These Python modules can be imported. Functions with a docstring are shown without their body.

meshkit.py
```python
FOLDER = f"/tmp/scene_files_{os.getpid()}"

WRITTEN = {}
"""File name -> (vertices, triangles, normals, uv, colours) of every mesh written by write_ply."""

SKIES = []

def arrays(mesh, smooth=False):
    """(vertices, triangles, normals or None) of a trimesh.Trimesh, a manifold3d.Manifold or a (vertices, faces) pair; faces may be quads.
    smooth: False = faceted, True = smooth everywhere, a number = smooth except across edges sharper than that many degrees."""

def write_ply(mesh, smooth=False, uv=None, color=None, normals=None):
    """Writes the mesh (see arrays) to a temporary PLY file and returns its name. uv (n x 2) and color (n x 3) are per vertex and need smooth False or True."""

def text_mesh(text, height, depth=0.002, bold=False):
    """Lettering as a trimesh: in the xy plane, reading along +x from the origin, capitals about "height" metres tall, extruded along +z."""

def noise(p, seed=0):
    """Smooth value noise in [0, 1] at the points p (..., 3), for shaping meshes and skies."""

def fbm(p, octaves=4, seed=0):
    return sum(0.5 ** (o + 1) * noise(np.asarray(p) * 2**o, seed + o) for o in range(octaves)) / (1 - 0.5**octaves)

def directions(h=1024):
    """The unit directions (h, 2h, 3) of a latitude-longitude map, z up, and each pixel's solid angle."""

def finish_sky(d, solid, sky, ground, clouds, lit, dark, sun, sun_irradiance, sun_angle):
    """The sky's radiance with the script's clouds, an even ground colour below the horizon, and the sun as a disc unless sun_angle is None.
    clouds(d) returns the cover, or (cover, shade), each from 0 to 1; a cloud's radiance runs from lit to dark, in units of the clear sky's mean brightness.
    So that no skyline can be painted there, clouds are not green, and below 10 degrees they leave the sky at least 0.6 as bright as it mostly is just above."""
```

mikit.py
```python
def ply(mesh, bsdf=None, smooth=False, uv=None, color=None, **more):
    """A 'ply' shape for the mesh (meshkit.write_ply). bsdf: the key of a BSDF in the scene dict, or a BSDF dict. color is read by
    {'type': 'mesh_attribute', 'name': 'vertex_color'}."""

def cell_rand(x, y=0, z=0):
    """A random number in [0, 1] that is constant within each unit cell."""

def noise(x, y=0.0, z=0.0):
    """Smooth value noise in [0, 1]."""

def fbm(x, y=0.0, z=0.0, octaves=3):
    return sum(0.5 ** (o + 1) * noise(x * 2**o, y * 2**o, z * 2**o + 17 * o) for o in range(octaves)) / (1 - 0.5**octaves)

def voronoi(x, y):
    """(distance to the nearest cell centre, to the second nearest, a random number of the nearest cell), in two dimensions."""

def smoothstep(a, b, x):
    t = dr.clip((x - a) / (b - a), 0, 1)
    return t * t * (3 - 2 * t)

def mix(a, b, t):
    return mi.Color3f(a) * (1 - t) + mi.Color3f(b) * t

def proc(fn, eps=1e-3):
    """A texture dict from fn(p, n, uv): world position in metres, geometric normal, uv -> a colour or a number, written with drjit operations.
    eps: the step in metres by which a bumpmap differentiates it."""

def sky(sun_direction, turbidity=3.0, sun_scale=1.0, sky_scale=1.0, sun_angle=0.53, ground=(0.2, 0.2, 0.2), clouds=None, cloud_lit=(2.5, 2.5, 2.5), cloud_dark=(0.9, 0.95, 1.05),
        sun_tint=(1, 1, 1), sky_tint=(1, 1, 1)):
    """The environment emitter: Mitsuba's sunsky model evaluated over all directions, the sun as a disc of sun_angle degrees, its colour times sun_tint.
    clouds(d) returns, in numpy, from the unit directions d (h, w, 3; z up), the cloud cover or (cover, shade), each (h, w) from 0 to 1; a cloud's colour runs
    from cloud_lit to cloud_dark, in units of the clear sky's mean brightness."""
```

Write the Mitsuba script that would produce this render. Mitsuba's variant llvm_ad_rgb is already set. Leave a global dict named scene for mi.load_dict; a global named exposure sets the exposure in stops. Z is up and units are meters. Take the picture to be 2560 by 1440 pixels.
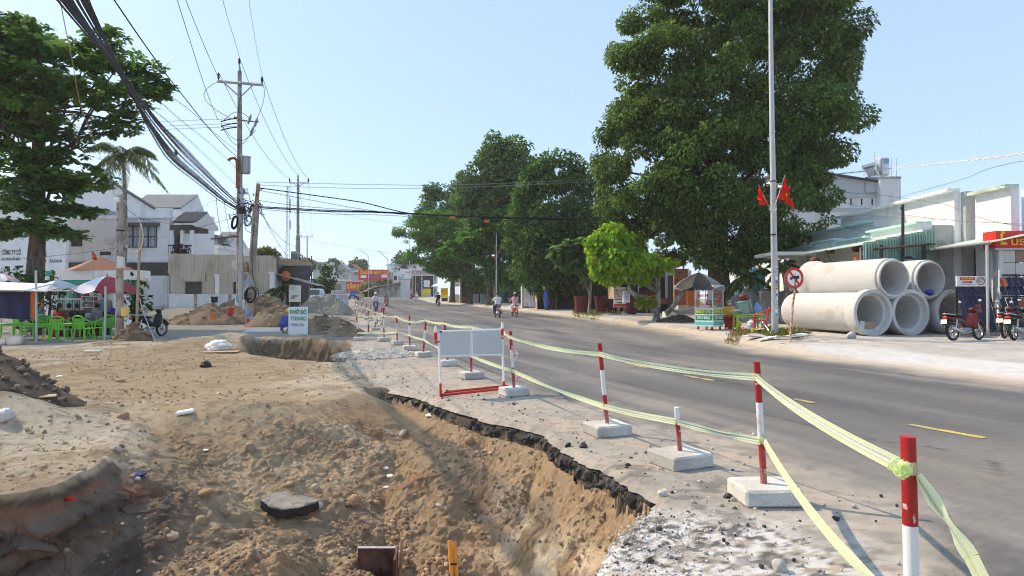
import math, random
import numpy as np, trimesh, mitsuba as mi, mikit, drjit as dr
import manifold3d as m3
from meshkit import fbm as nfbm, noise as nnoise, text_mesh
from shapely.geometry import Polygon, Point, LineString
T = mi.ScalarTransform4f
scene, labels = {'type': 'scene'}, {}
# ---------------------------------------------------------------- camera, sky, exposure
F, EYE, PITCH = 1600.0, 1.55, math.atan(28 / 1600)
scene['camera'] = {'type': 'perspective', 'fov': 2 * math.degrees(math.atan(1280 / F)), 'fov_axis': 'x', 'near_clip': 0.05, 'far_clip': 4000.0,
    'to_world': T().look_at(origin=[0, 0, EYE], target=[0, math.cos(PITCH), EYE + math.sin(PITCH)], up=[0, 0, 1])}
scene['sky_light'] = mikit.sky((-0.66, 0.30, 0.69), turbidity=4.0, sky_scale=1.7, sun_scale=1.15, sun_tint=(1.04, 1.0, 0.93), sky_tint=(1.0, 1.03, 1.06), clouds=lambda d: 0.45, cloud_lit=(1.42, 1.85, 2.36))
exposure = 1.66
# ---------------------------------------------------------------- helpers
ZS, ZY0 = 0.011, 12.0
def ss(a, b, x):
    t = np.clip((np.asarray(x, float) - a) / (b - a), 0, 1); return t * t * (3 - 2 * t)
def zg(x, y):
    x, y = np.asarray(x, float), np.asarray(y, float)
    return ZS * np.clip(y - ZY0, 0, 150) + 0.5 * ss(36, 47, y) * ss(-12, -17, x) + 0 * x
def dirn(px, py):
    u, v = (px - 1280) / F, (720 - py) / F
    c, s = math.cos(PITCH), math.sin(PITCH)
    return u / (c - v * s), (s + v * c) / (c - v * s)          # dx/dy, dz/dy
def at(px, py, Y):
    a, b = dirn(px, py); return np.array([a * Y, Y, EYE + b * Y])
def G(px, py):
    a, b = dirn(px, py)
    Y = -EYE / b if b < 0 else 1e9
    if Y > ZY0 or Y < 0: Y = (EYE + ZS * ZY0) / max(ZS - b, 1e-4)
    return np.array([a * Y, Y, float(zg(0, Y))])
def gz(x, y, dz=0.0): return np.array([x, y, float(zg(x, y)) + dz])
used = {}
def numbered(name):
    n = used.get(name, 0); used[name] = n + 1
    return name if n == 0 else f'{name}_{n:03d}'
def mat(name, rgb, rough=0.6, metal=0.0, spec=0.4, bump=None, bscale=0.004, eps=1e-3, **kw):
    base = rgb if isinstance(rgb, dict) else {'type': 'rgb', 'value': list(rgb)}
    b = {'type': 'principled', 'base_color': base, 'roughness': rough, 'metallic': metal, 'specular': spec, **kw}
    if bump: b = {'type': 'bumpmap', 'arbitrary': mikit.proc(bump, eps), 'scale': bscale, 'bsdf': b}
    scene['mat_' + name] = {'type': 'twosided', 'bsdf': b}
VC = {'type': 'mesh_attribute', 'name': 'vertex_color'}
class Proto:
    def __init__(s): s.parts, s.n = [], {}
    def add(s, path, mesh, m, smooth=False, color=None, label=None, kind=None):
        k = s.n.get(path, 0); s.n[path] = k + 1
        p = path if k == 0 else f'{path}_{k:03d}'
        s.parts.append((p, mikit.ply(mesh, 'mat_' + m, smooth=smooth, color=color), label, kind)); return p
    def copy(s, src, path, to, m=None):
        k = s.n.get(path, 0); s.n[path] = k + 1
        p = path if k == 0 else f'{path}_{k:03d}'
        d = dict(next(q[1] for q in s.parts if q[0] == src)); d['to_world'] = to
        if m: d['bsdf'] = {'type': 'ref', 'id': 'mat_' + m}
        s.parts.append((p, d, None, None)); return p
def stamp(pr, name, label, cat=None, group=None, to=None, swap={}, kind=None, skip=()):
    key = numbered(name); L = {'label': label} if label else {}
    if cat: L['category'] = cat
    if group: L['group'] = group
    if kind: L['kind'] = kind
    labels[key] = L
    for p, d, lb, kd in pr.parts:
        if p.split('__')[0] in skip: continue
        d = dict(d)
        if to is not None: d['to_world'] = to @ d['to_world'] if 'to_world' in d else to
        i = d['bsdf'].get('id', '')[4:]
        if i in swap: d['bsdf'] = {'type': 'ref', 'id': 'mat_' + swap[i]}
        k = key + ('__' + p if p else '')
        scene[k] = d
        e = {}
        if lb: e['label'] = lb
        if kd: e['kind'] = kd
        if e and p: labels[k] = e
    return key
def one(name, mesh, m, label, cat=None, group=None, smooth=False, color=None, kind=None, to=None):
    pr = Proto(); pr.add('', mesh, m, smooth, color); return stamp(pr, name, label, cat, group, to, kind=kind)
def TR(p, rz=0.0, s=1.0, rx=0.0, ry=0.0):
    t = T().translate([float(v) for v in p]).rotate([0, 0, 1], rz)
    if rx: t = t.rotate([1, 0, 0], rx)
    if ry: t = t.rotate([0, 1, 0], ry)
    return t.scale(s) if s != 1.0 else t
def tm(v, f):
    f = np.asarray(f, int)
    if f.shape[1] == 4: f = np.vstack([f[:, [0, 1, 2]], f[:, [0, 2, 3]]])
    return trimesh.Trimesh(np.asarray(v, float), f, process=False)
def cat(ms): return trimesh.util.concatenate([m for m in ms if m is not None])
def mv(m, p=(0, 0, 0), rz=0, rx=0, ry=0, s=1.0):
    m = m.copy()
    if np.any(np.asarray(s) != 1.0): m.vertices = m.vertices * np.asarray(s)
    for a, ax in ((rx, [1, 0, 0]), (ry, [0, 1, 0]), (rz, [0, 0, 1])):
        if a: m.apply_transform(trimesh.transformations.rotation_matrix(math.radians(a), ax))
    m.vertices = m.vertices + np.asarray(p, float); return m
def box(c, s, bev=0.0, rz=0, rx=0, ry=0):
    x, y, z = np.asarray(s, float) / 2
    if bev <= 0: m = trimesh.creation.box(extents=[2 * x, 2 * y, 2 * z])
    else:
        b = min(bev, x * .9, y * .9, z * .9); P = []
        for i in (-1, 1):
            for j in (-1, 1):
                for k in (-1, 1):
                    P += [[i * (x - b), j * (y - b), k * z], [i * (x - b), j * y, k * (z - b)], [i * x, j * (y - b), k * (z - b)]]
        q = m3.Manifold.hull_points(np.array(P)).to_mesh(); m = tm(q.vert_properties[:, :3], q.tri_verts)
    return mv(m, c, rz, rx, ry)
def box2(a, b, bev=0.0):
    a, b = np.minimum(a, b).astype(float), np.maximum(a, b).astype(float); return box((a + b) / 2, b - a, bev)
def tube(P, r, n=8, cap=True, flat=None):
    P = np.asarray(P, float); k = len(P); r = np.broadcast_to(np.asarray(r, float), (k,))
    t = np.gradient(P, axis=0); t /= np.maximum(np.linalg.norm(t, axis=1, keepdims=True), 1e-9)
    a = np.array([0, 0, 1.0]) if abs(t[0][2]) < .9 else np.array([1.0, 0, 0])
    V = []; ang = np.arange(n) / n * 2 * np.pi
    for i in range(k):
        a = a - t[i] * (a @ t[i]); a /= max(np.linalg.norm(a), 1e-9); b = np.cross(t[i], a)
        V.append(P[i] + r[i] * (np.cos(ang)[:, None] * a + np.sin(ang)[:, None] * b))
    V = np.vstack(V); I = np.arange(n); J = (I + 1) % n
    Fq = np.vstack([np.stack([i * n + I, i * n + J, (i + 1) * n + J, (i + 1) * n + I], 1) for i in range(k - 1)])
    m = tm(V, Fq)
    if cap:
        c = len(V); V = np.vstack([V, P[0], P[-1]])
        f = np.vstack([m.faces, np.stack([J, I, np.full(n, c)], 1), np.stack([(k - 1) * n + I, (k - 1) * n + J, np.full(n, c + 1)], 1)])
        m = tm(V, f)
    return m
def cyl(a, b, r, n=12, r2=None): return tube([a, b], [r, r if r2 is None else r2], n)
def lathe(pts, n=24, ax=None):
    pts = np.asarray(pts, float); k = len(pts); an = np.arange(n) / n * 2 * np.pi
    V = np.stack([np.outer(pts[:, 0], np.cos(an)), np.outer(pts[:, 0], np.sin(an)), np.repeat(pts[:, 1:2], n, 1)], -1).reshape(-1, 3)
    I = np.arange(n); J = (I + 1) % n
    return tm(V, np.vstack([np.stack([i * n + I, i * n + J, (i + 1) * n + J, (i + 1) * n + I], 1) for i in range(k - 1)]))
def prism(poly, h, p=(0, 0, 0), rx=0, rz=0, ry=0):
    return mv(trimesh.creation.extrude_polygon(poly if hasattr(poly, 'geom_type') else Polygon(poly), h, engine='earcut'), p, rz, rx, ry)
def upright(poly, th, p=(0, 0, 0), rz=0):            # polygon in x,z ; thickness runs along +y
    return mv(mv(prism(poly, th), (0, th, 0), rx=90), p, rz)
def ball(c, r, sub=2, s=(1, 1, 1)):
    m = trimesh.creation.icosphere(sub, 1.0); m.vertices = m.vertices * r * np.asarray(s) + np.asarray(c); return m
def rockm(rng, sub=1, rough=.25):
    m = trimesh.creation.icosphere(sub, 1.0); v = m.vertices
    d = 1 + rough * (nfbm(v * 1.3 + rng.uniform(0, 99, 3), 2) - .5) * 2
    v = v * d[:, None] * rng.uniform(.65, 1.15, 3); v[:, 2] *= .75
    q = trimesh.transformations.random_rotation_matrix(rng.random(3))[:3, :3]; m.vertices = v @ (trimesh.transformations.rotation_matrix(rng.uniform(0, 6.28), [0, 0, 1])[:3, :3].T if rng.random() < .6 else q.T); return m
def scatter(pts, sizes, rng, variants, sink=.3):
    V, Fc, C, o = [], [], [], 0
    for p, s in zip(pts, sizes):
        m = variants[rng.integers(len(variants))]; a = rng.uniform(0, 6.28); c, q = math.cos(a), math.sin(a)
        v = m.vertices * s; v = np.stack([v[:, 0] * c - v[:, 1] * q, v[:, 0] * q + v[:, 1] * c, v[:, 2]], 1)
        V.append(v + p + [0, 0, s * (.75 - sink) * .6]); Fc.append(m.faces + o); o += len(v); C.append(len(v))
    return tm(np.vstack(V), np.vstack(Fc)), np.array(C)
def grid(V, nu, nv):
    i = np.arange(nu * nv).reshape(nu, nv)
    return tm(V.reshape(-1, 3), np.stack([i[:-1, :-1], i[1:, :-1], i[1:, 1:], i[:-1, 1:]], -1).reshape(-1, 4))
def corr(w, h, pitch=.09, amp=.018, sub=4):          # corrugated sheet in x (waves) by z
    n = max(int(w / pitch * sub), 4) + 1; x = np.linspace(0, w, n)
    y = amp * np.clip(1.6 * np.sin(x / pitch * 2 * np.pi), -1, 1)
    V = np.stack([np.stack([x, y, 0 * x], 1), np.stack([x, y, 0 * x + h], 1)], 1)
    return grid(V, n, 2)
def smoothline(P, n=24):
    from scipy.interpolate import PchipInterpolator as PI
    P = np.asarray(P, float); d = np.r_[0, np.cumsum(np.linalg.norm(np.diff(P, axis=0), axis=1))]
    return PI(d, P)(np.linspace(0, d[-1], n))
def sag(a, b, s, n=24):
    t = np.linspace(0, 1, n)[:, None]; P = np.asarray(a, float) * (1 - t) + np.asarray(b, float) * t
    P[:, 2] -= s * 4 * (t * (1 - t))[:, 0]; return P
def text(t, h, depth=.006, bold=True, width=None, face=0.0, p=(0, 0, 0), rz=0, center=True):
    m = text_mesh(t, h, depth, bold); m = mv(m)
    b = m.bounds
    if width: m.vertices[:, 0] *= width / (b[1][0] - b[0][0]); b = m.bounds
    if center: m.vertices[:, 0] -= (b[0][0] + b[1][0]) / 2
    return mv(mv(m, rx=90), p, rz)                   # reads along +x, faces -y, capital base at z=0
# ---------------------------------------------------------------- materials
def N(p, s, o=3): return mikit.fbm(p.x * s, p.y * s, p.z * s, octaves=o)
def b_soil(p, n, uv): return 1.6 * N(p, 9, 3) + N(p, 32, 3) + .5 * N(p, 110, 2)
def b_road(p, n, uv): return mikit.noise(p.x * 90, p.y * 90, p.z * 90) + .6 * N(p, 14, 2)
def b_fine(p, n, uv): return N(p, 45, 3)
mat('ground', VC, .95, spec=.15, bump=b_soil, bscale=.030)
mat('road', VC, .72, spec=.35, bump=b_road, bscale=.004)
mat('pavement', VC, .85, spec=.25, bump=b_road, bscale=.004)
mat('crust', VC, .8, spec=.35, bump=b_soil, bscale=.02)
mat('stone', VC, .85, spec=.25)
def c_conc(p, n, uv):
    a = N(p, 2.2, 4); b = mikit.noise(p.x * 60, p.y * 60, p.z * 60)
    return mikit.mix([.36, .355, .33], [.56, .55, .52], mikit.smoothstep(.25, .7, a)) * (.85 + .25 * b)
mat('concrete', mikit.proc(c_conc), .85, spec=.25, bump=b_fine, bscale=.006)
def c_pipe(p, n, uv):
    a = N(p, 1.1, 4); s = mikit.smoothstep(.56, .74, N(p + 9.0, 1.7, 3))
    return mikit.mix(mikit.mix([.49, .49, .475], [.62, .62, .605], a), [.40, .35, .28], .45 * s) * (.92 + .12 * mikit.noise(p.x * 50, p.y * 50, p.z * 50))
mat('pipe', mikit.proc(c_pipe), .8, spec=.25, bump=b_fine, bscale=.003)
def c_pole(p, n, uv):
    return mikit.mix([.25, .22, .19], [.40, .37, .33], mikit.smoothstep(.3, .7, N(p, 3.0, 4))) * (.85 + .3 * mikit.noise(p.x * 40, p.y * 40, p.z * 6))
mat('pole', mikit.proc(c_pole), .9, spec=.2)
def c_galv(p, n, uv): return mikit.mix([.40, .43, .45], [.52, .55, .57], N(p, 6.0, 3))
mat('galv', mikit.proc(c_galv), .5, metal=.25, spec=.5)
def c_bark(p, n, uv):
    return mikit.mix([.055, .045, .036], [.15, .125, .10], mikit.smoothstep(.25, .75, mikit.fbm(p.x * 9, p.y * 9, p.z * 2.2, octaves=4)))
def b_bark(p, n, uv): return mikit.fbm(p.x * 14, p.y * 14, p.z * 3, octaves=3)
mat('bark', mikit.proc(c_bark), .95, spec=.15, bump=b_bark, bscale=.05)
def c_barkl(p, n, uv): return mikit.mix([.16, .14, .115], [.36, .33, .28], mikit.smoothstep(.3, .7, mikit.fbm(p.x * 5, p.y * 5, p.z * 3, octaves=4)))
mat('bark_light', mikit.proc(c_barkl), .9, spec=.2)
def c_wall(p, n, uv):
    st = mikit.smoothstep(.52, .8, mikit.fbm(p.x * 1.6, p.y * 1.6, p.z * .35, octaves=4))
    return mikit.mix([.78, .79, .80], [.55, .55, .54], .55 * st) * (.96 + .06 * N(p, 20, 2))
mat('wall_white', mikit.proc(c_wall), .85, spec=.2)
def c_wallg(p, n, uv):
    st = mikit.smoothstep(.45, .62, mikit.fbm(p.x * .8, p.y * .8, p.z * .6 + 3, octaves=5))
    return mikit.mix([.42, .43, .43], [.16, .16, .155], st)
mat('wall_grey', mikit.proc(c_wallg), .9, spec=.2)
def c_wallb(p, n, uv): return mikit.mix([.44, .49, .52], [.56, .60, .62], N(p, .7, 4))
mat('wall_blue', mikit.proc(c_wallb), .85, spec=.2)
def c_sheet(p, n, uv):
    st = mikit.smoothstep(.45, .75, mikit.fbm(p.x * 1.2, p.y * 1.2, p.z * .5, octaves=4))
    return mikit.mix([.50, .46, .37], [.36, .32, .25], st)
mat('beige_sheet', mikit.proc(c_sheet), .55, spec=.3)
def c_gsheet(p, n, uv):
    st = mikit.smoothstep(.5, .8, mikit.fbm(p.x * 1.2, p.y * 1.2, p.z * 1.0 + 5, octaves=4))
    return mikit.mix([.25, .40, .34], [.30, .29, .23], .6 * st)
mat('green_sheet', mikit.proc(c_gsheet), .5, spec=.4)
def c_gsheetl(p, n, uv): return mikit.mix([.50, .62, .54], [.42, .44, .36], mikit.smoothstep(.5, .8, N(p, 1.1, 4)))
mat('pale_green_sheet', mikit.proc(c_gsheetl), .5, spec=.4)
def c_rust(p, n, uv): return mikit.mix([.22, .10, .05], [.45, .33, .22], mikit.smoothstep(.35, .65, N(p, 14, 4)))
mat('rust', mikit.proc(c_rust), .85, spec=.2)
def c_wood(p, n, uv): return mikit.mix([.30, .22, .15], [.46, .36, .25], mikit.fbm(p.x * 8, p.y * 8, p.z * 20, octaves=3))
mat('wood', mikit.proc(c_wood), .8, spec=.2)
def c_board(p, n, uv): return mikit.mix([.060, .022, .022], [.13, .075, .065], mikit.smoothstep(.4, .8, N(p, 7, 4)))
mat('film_board', mikit.proc(c_board), .45, spec=.4)
def c_redp(p, n, uv):
    ch = mikit.smoothstep(.70, .74, N(p, 22, 3))
    mud = mikit.smoothstep(.42, .05, p.z + .35 * N(p, 16, 3) - .17) * .6
    return mikit.mix(mikit.mix([.34, .012, .012], [.55, .42, .38], ch) * (.85 + .3 * N(p, 9, 2)), [.34, .27, .20], mud)
mat('red_post', mikit.proc(c_redp), .45, spec=.5)
def c_whp(p, n, uv): return mikit.mix([.72, .73, .74], [.50, .46, .40], mikit.smoothstep(.55, .8, N(p, 10, 4)))
mat('white_post', mikit.proc(c_whp), .45, spec=.5)
def c_brick(p, n, uv):
    row = dr.floor(p.z / .075); u = (p.x + p.y) / .22 + .5 * (row - 2 * dr.floor(row / 2))
    fz = p.z / .075 - row; fu = u - dr.floor(u)
    j = dr.select((fz < .14) | (fu < .05), 1.0, 0.0)
    return mikit.mix(mikit.mix([.22, .075, .05], [.34, .13, .085], mikit.cell_rand(dr.floor(u), row)), [.32, .28, .24], j)
mat('brick', mikit.proc(c_brick), .9, spec=.15)
PL = dict(
 white=(.78, .79, .80, .5), off_white=(.62, .62, .60, .6), panel_grey=(.50, .53, .55, .5), black=(.012, .012, .013, .5), rubber=(.02, .02, .021, .8), dark=(.03, .03, .032, .7), shade_dark=(.075, .07, .066, .9),  # shade_dark: shaded openings and interiors painted as flat dark surfaces
 chrome=(.7, .7, .72, .2, 1.), alu=(.62, .63, .64, .35, .8), steel=(.35, .36, .37, .4, .7), red=(.50, .018, .015, .45), dark_red=(.16, .012, .014, .4), red_plastic=(.52, .02, .02, .4), maroon=(.13, .018, .018, .5), blue_dark=(.012, .02, .11, .5),
 tarp_blue=(.012, .018, .075, .6), orange=(.55, .16, .03, .6), green_plastic=(.15, .52, .05, .4), green_paint=(.015, .30, .18, .5), teal=(.10, .52, .50, .5), teal_light=(.45, .72, .68, .5), sign_green=(.01, .28, .14, .5), purple=(.26, .26, .72, .45),
 yellow=(.72, .55, .08, .5), gold=(.80, .55, .03, .5), olive=(.26, .25, .02, .5), bucket=(.72, .50, .16, .5), skin=(.42, .24, .16, .6), hair=(.012, .010, .009, .5), denim=(.06, .09, .16, .8), pink=(.70, .38, .42, .8), cloth_white=(.72, .72, .70, .9), cloth_black=(.02, .02, .024, .9),
 cloth_brown=(.16, .10, .06, .9), cloth_blue=(.055, .075, .30, .85), cloth_yellow=(.62, .42, .05, .85), cloth_red=(.35, .03, .05, .85), cloth_grey=(.22, .22, .24, .9), cloth_teal=(.05, .22, .22, .9), lav=(.35, .32, .42, .85), scooter_blue=(.04, .17, .55, .3), bike_red=(.085, .010, .011, .28), bike_bright=(.50, .03, .04, .3),
 grey_tile=(.34, .335, .325, .7), dark_tile=(.075, .08, .09, .6), glass=(.03, .04, .05, .12), curtain=(.38, .45, .52, .8), frame_dark=(.02, .025, .03, .4), canvas=(.50, .52, .53, .8), canvas_red=(.30, .05, .055, .8), canvas_grey=(.16, .16, .165, .8), canvas_black=(.018, .018, .020, .7), canvas_white=(.66, .67, .70, .8), canvas_brown=(.42, .16, .10, .8),
 roof_rust=(.25, .11, .08, .8), sign_red=(.58, .025, .02, .5), sign_yellow=(.82, .62, .04, .5), sign_white=(.75, .76, .76, .5), sign_blue=(.06, .12, .45, .5), conduit=(.78, .36, .06, .4), cardboard=(.36, .25, .15, .9), cooler=(.20, .33, .27, .5), water=(.12, .28, .55, .2), plate_white=(.74, .75, .72, .5), lamp_red=(.65, .03, .02, .35),
 marble=(.45, .45, .44, .3), wood_tile=(.22, .15, .10, .4), navy_sheet=(.012, .014, .045, .35), terracotta=(.30, .07, .035, .5), flag_red=(.62, .03, .015, .7), box_blue=(.03, .05, .32, .5), lime=(.30, .55, .06, .5), van=(.45, .50, .58, .3), truck_blue=(.06, .09, .30, .3), fence_white=(.52, .53, .54, .7), dusty_paint=(.45, .47, .48, .7), soft_pink=(.62, .45, .43, .8), sticker_blue=(.25, .38, .62, .6))
for k, v in PL.items(): mat(k, v[:3], v[3], v[4] if len(v) > 4 else 0.0, .4)
def thin(name, rgb, dt, rough=.5):
    scene['mat_' + name] = {'type': 'principledthin', 'base_color': rgb if isinstance(rgb, dict) else {'type': 'rgb', 'value': list(rgb)}, 'roughness': rough, 'diff_trans': dt, 'spec_trans': 0.0, 'eta': 1.45}
thin('leaf', VC, 1.15, .45)
thin('tape', (.90, .98, .64), 1.25, .4)
mat('tape_grey', (.42, .46, .42), .4, spec=.5)
thin('flag', (.72, .035, .02), .7, .7)
thin('flag_star', (.85, .62, .03), .5, .7)
thin('clear_plastic', (.75, .77, .78), 1.0, .25)
scene['mat_pane'] = {'type': 'thindielectric', 'int_ior': 1.5}
# ---------------------------------------------------------------- ground with the excavations, road, pavement
def gpx(pts): return np.array([G(*p)[:2] for p in pts])
edge_px = [(868, 905), (905, 935), (955, 970), (1040, 990), (1160, 1030), (1200, 1044), (1298, 1066), (1359, 1082), (1395, 1119), (1475, 1156), (1545, 1183), (1585, 1211), (1609, 1247), (1591, 1272), (1552, 1310), (1545, 1357), (1505, 1379), (1453, 1440)]
edge = gpx(edge_px)[::-1]
edge = np.vstack([[[-3, .2], [-1.2, 1.0], [-.3, 1.9], [.12, 2.4], [.3, 3.0]], edge])
farL = gpx([(880, 865), (886, 845), (893, 820), (890, 795), (868, 783), (862, 770), (872, 757), (868, 751)])
Lp = np.vstack([edge, farL]); Lp = Lp[np.argsort(Lp[:, 1])]
Rp = gpx([(2560, 955), (2300, 920), (2000, 885), (1850, 858), (1700, 828), (1500, 799), (1350, 782), (1200, 766), (1100, 758), (1040, 753)])
Rp = np.vstack([[[13.0, -.5]], Rp]); Rp = Rp[np.argsort(Rp[:, 1])]
def wob(y, s, a, seed=0): y = np.asarray(y, float); return a * 2 * (nfbm(np.stack([y * s, 0 * y + seed * 7.3, 0 * y], -1), 4, seed) - .5)
def XL(y): return np.interp(y, Lp[:, 1], Lp[:, 0]) + wob(y, 2.2, .16 * 1, 1) * ss(2.5, 4, y) + wob(y, 11, .05, 2) + wob(y, 40, .02, 5)
def XR(y): return np.interp(y, Rp[:, 1], Rp[:, 0]) + wob(y, .6, .15, 3)
CR = .23                                              # thickness of the asphalt crust
lipL = gpx([(900, 985), (850, 1000), (750, 1022), (600, 1046), (450, 1060), (345, 1052), (300, 1118), (262, 1150), (205, 1190), (130, 1225), (0, 1245), (-150, 1262)])
pit = [(*edge[i], CR, 1.75 if edge[i][1] < 6.9 else .95 if edge[i][1] < 7.9 else .50) for i in range(1, len(edge) - 2)] + [(*lipL[i], 0, s) for i, s in enumerate([.50, .46, .44, .42, .42, .5, 1.0, 1.5, 3.2, 4.2, 4.0])] + [(-7.5, 4.5, 0, 2.), (-7.5, 1.2, 0, 2.), (-1.6, 1.0, 0, 2.)]
t2 = gpx([(590, 880), (640, 893), (700, 900), (800, 907), (868, 906), (880, 872), (860, 863), (760, 858), (640, 857), (600, 866)])
trench = [(*p, 0, s) for p, s in zip(t2, [1, 1, 1, 1, 1.6, 2.4, 2.4, 2.4, 2.0, 1])]
t3 = gpx([(765, 800), (800, 803), (850, 802), (850, 791), (790, 790)]); trench3 = [(*p, 0, 1.2) for p in t3]
def pitdepth(poly, x, y, D, seed, rough=1.0):
    P = np.array(poly); q = np.stack([x, y], -1)
    w1 = nfbm(np.stack([x * 1.1, y * 1.1, 0 * x + seed], -1), 3, seed) - .5; w2 = nfbm(np.stack([x * 4, y * 4, 0 * x + seed], -1), 3, seed + 3) - .5
    A, B = P[:, :2], np.roll(P[:, :2], -1, 0); dep = np.full(x.shape, 9.0); which = np.zeros(x.shape, int); ins = np.zeros(x.shape, bool); dm = np.full(x.shape, 9.0)
    for i, (a, b) in enumerate(zip(A, B)):
        d = b - a; t = np.clip(((x - a[0]) * d[0] + (y - a[1]) * d[1]) / (d @ d), 0, 1)
        ds = np.hypot(x - a[0] - t * d[0], y - a[1] - t * d[1]); v = P[i, 2] + P[i, 3] * ds
        which = np.where(v < dep, i, which); dep = np.minimum(dep, v); dm = np.minimum(dm, ds)
        c = (a[1] > y) != (b[1] > y)
        with np.errstate(all='ignore'): ins ^= c & (x < (b[0] - a[0]) * (y - a[1]) / (b[1] - a[1]) + a[0])
    dep = np.where(ins, dep * (1 + .35 * w1 + .25 * w2 * rough), 0); k = .35
    dep = -np.log(np.exp(-np.clip(dep, 0, 9) / k) + math.exp(-D / k)) * k - (-math.log(1 + math.exp(-D / k)) * k) * 0
    return np.where(ins, np.maximum(dep, 0), 0), which, ins, dm
NE = len([1 for p in pit if p[2] == CR])
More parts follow.
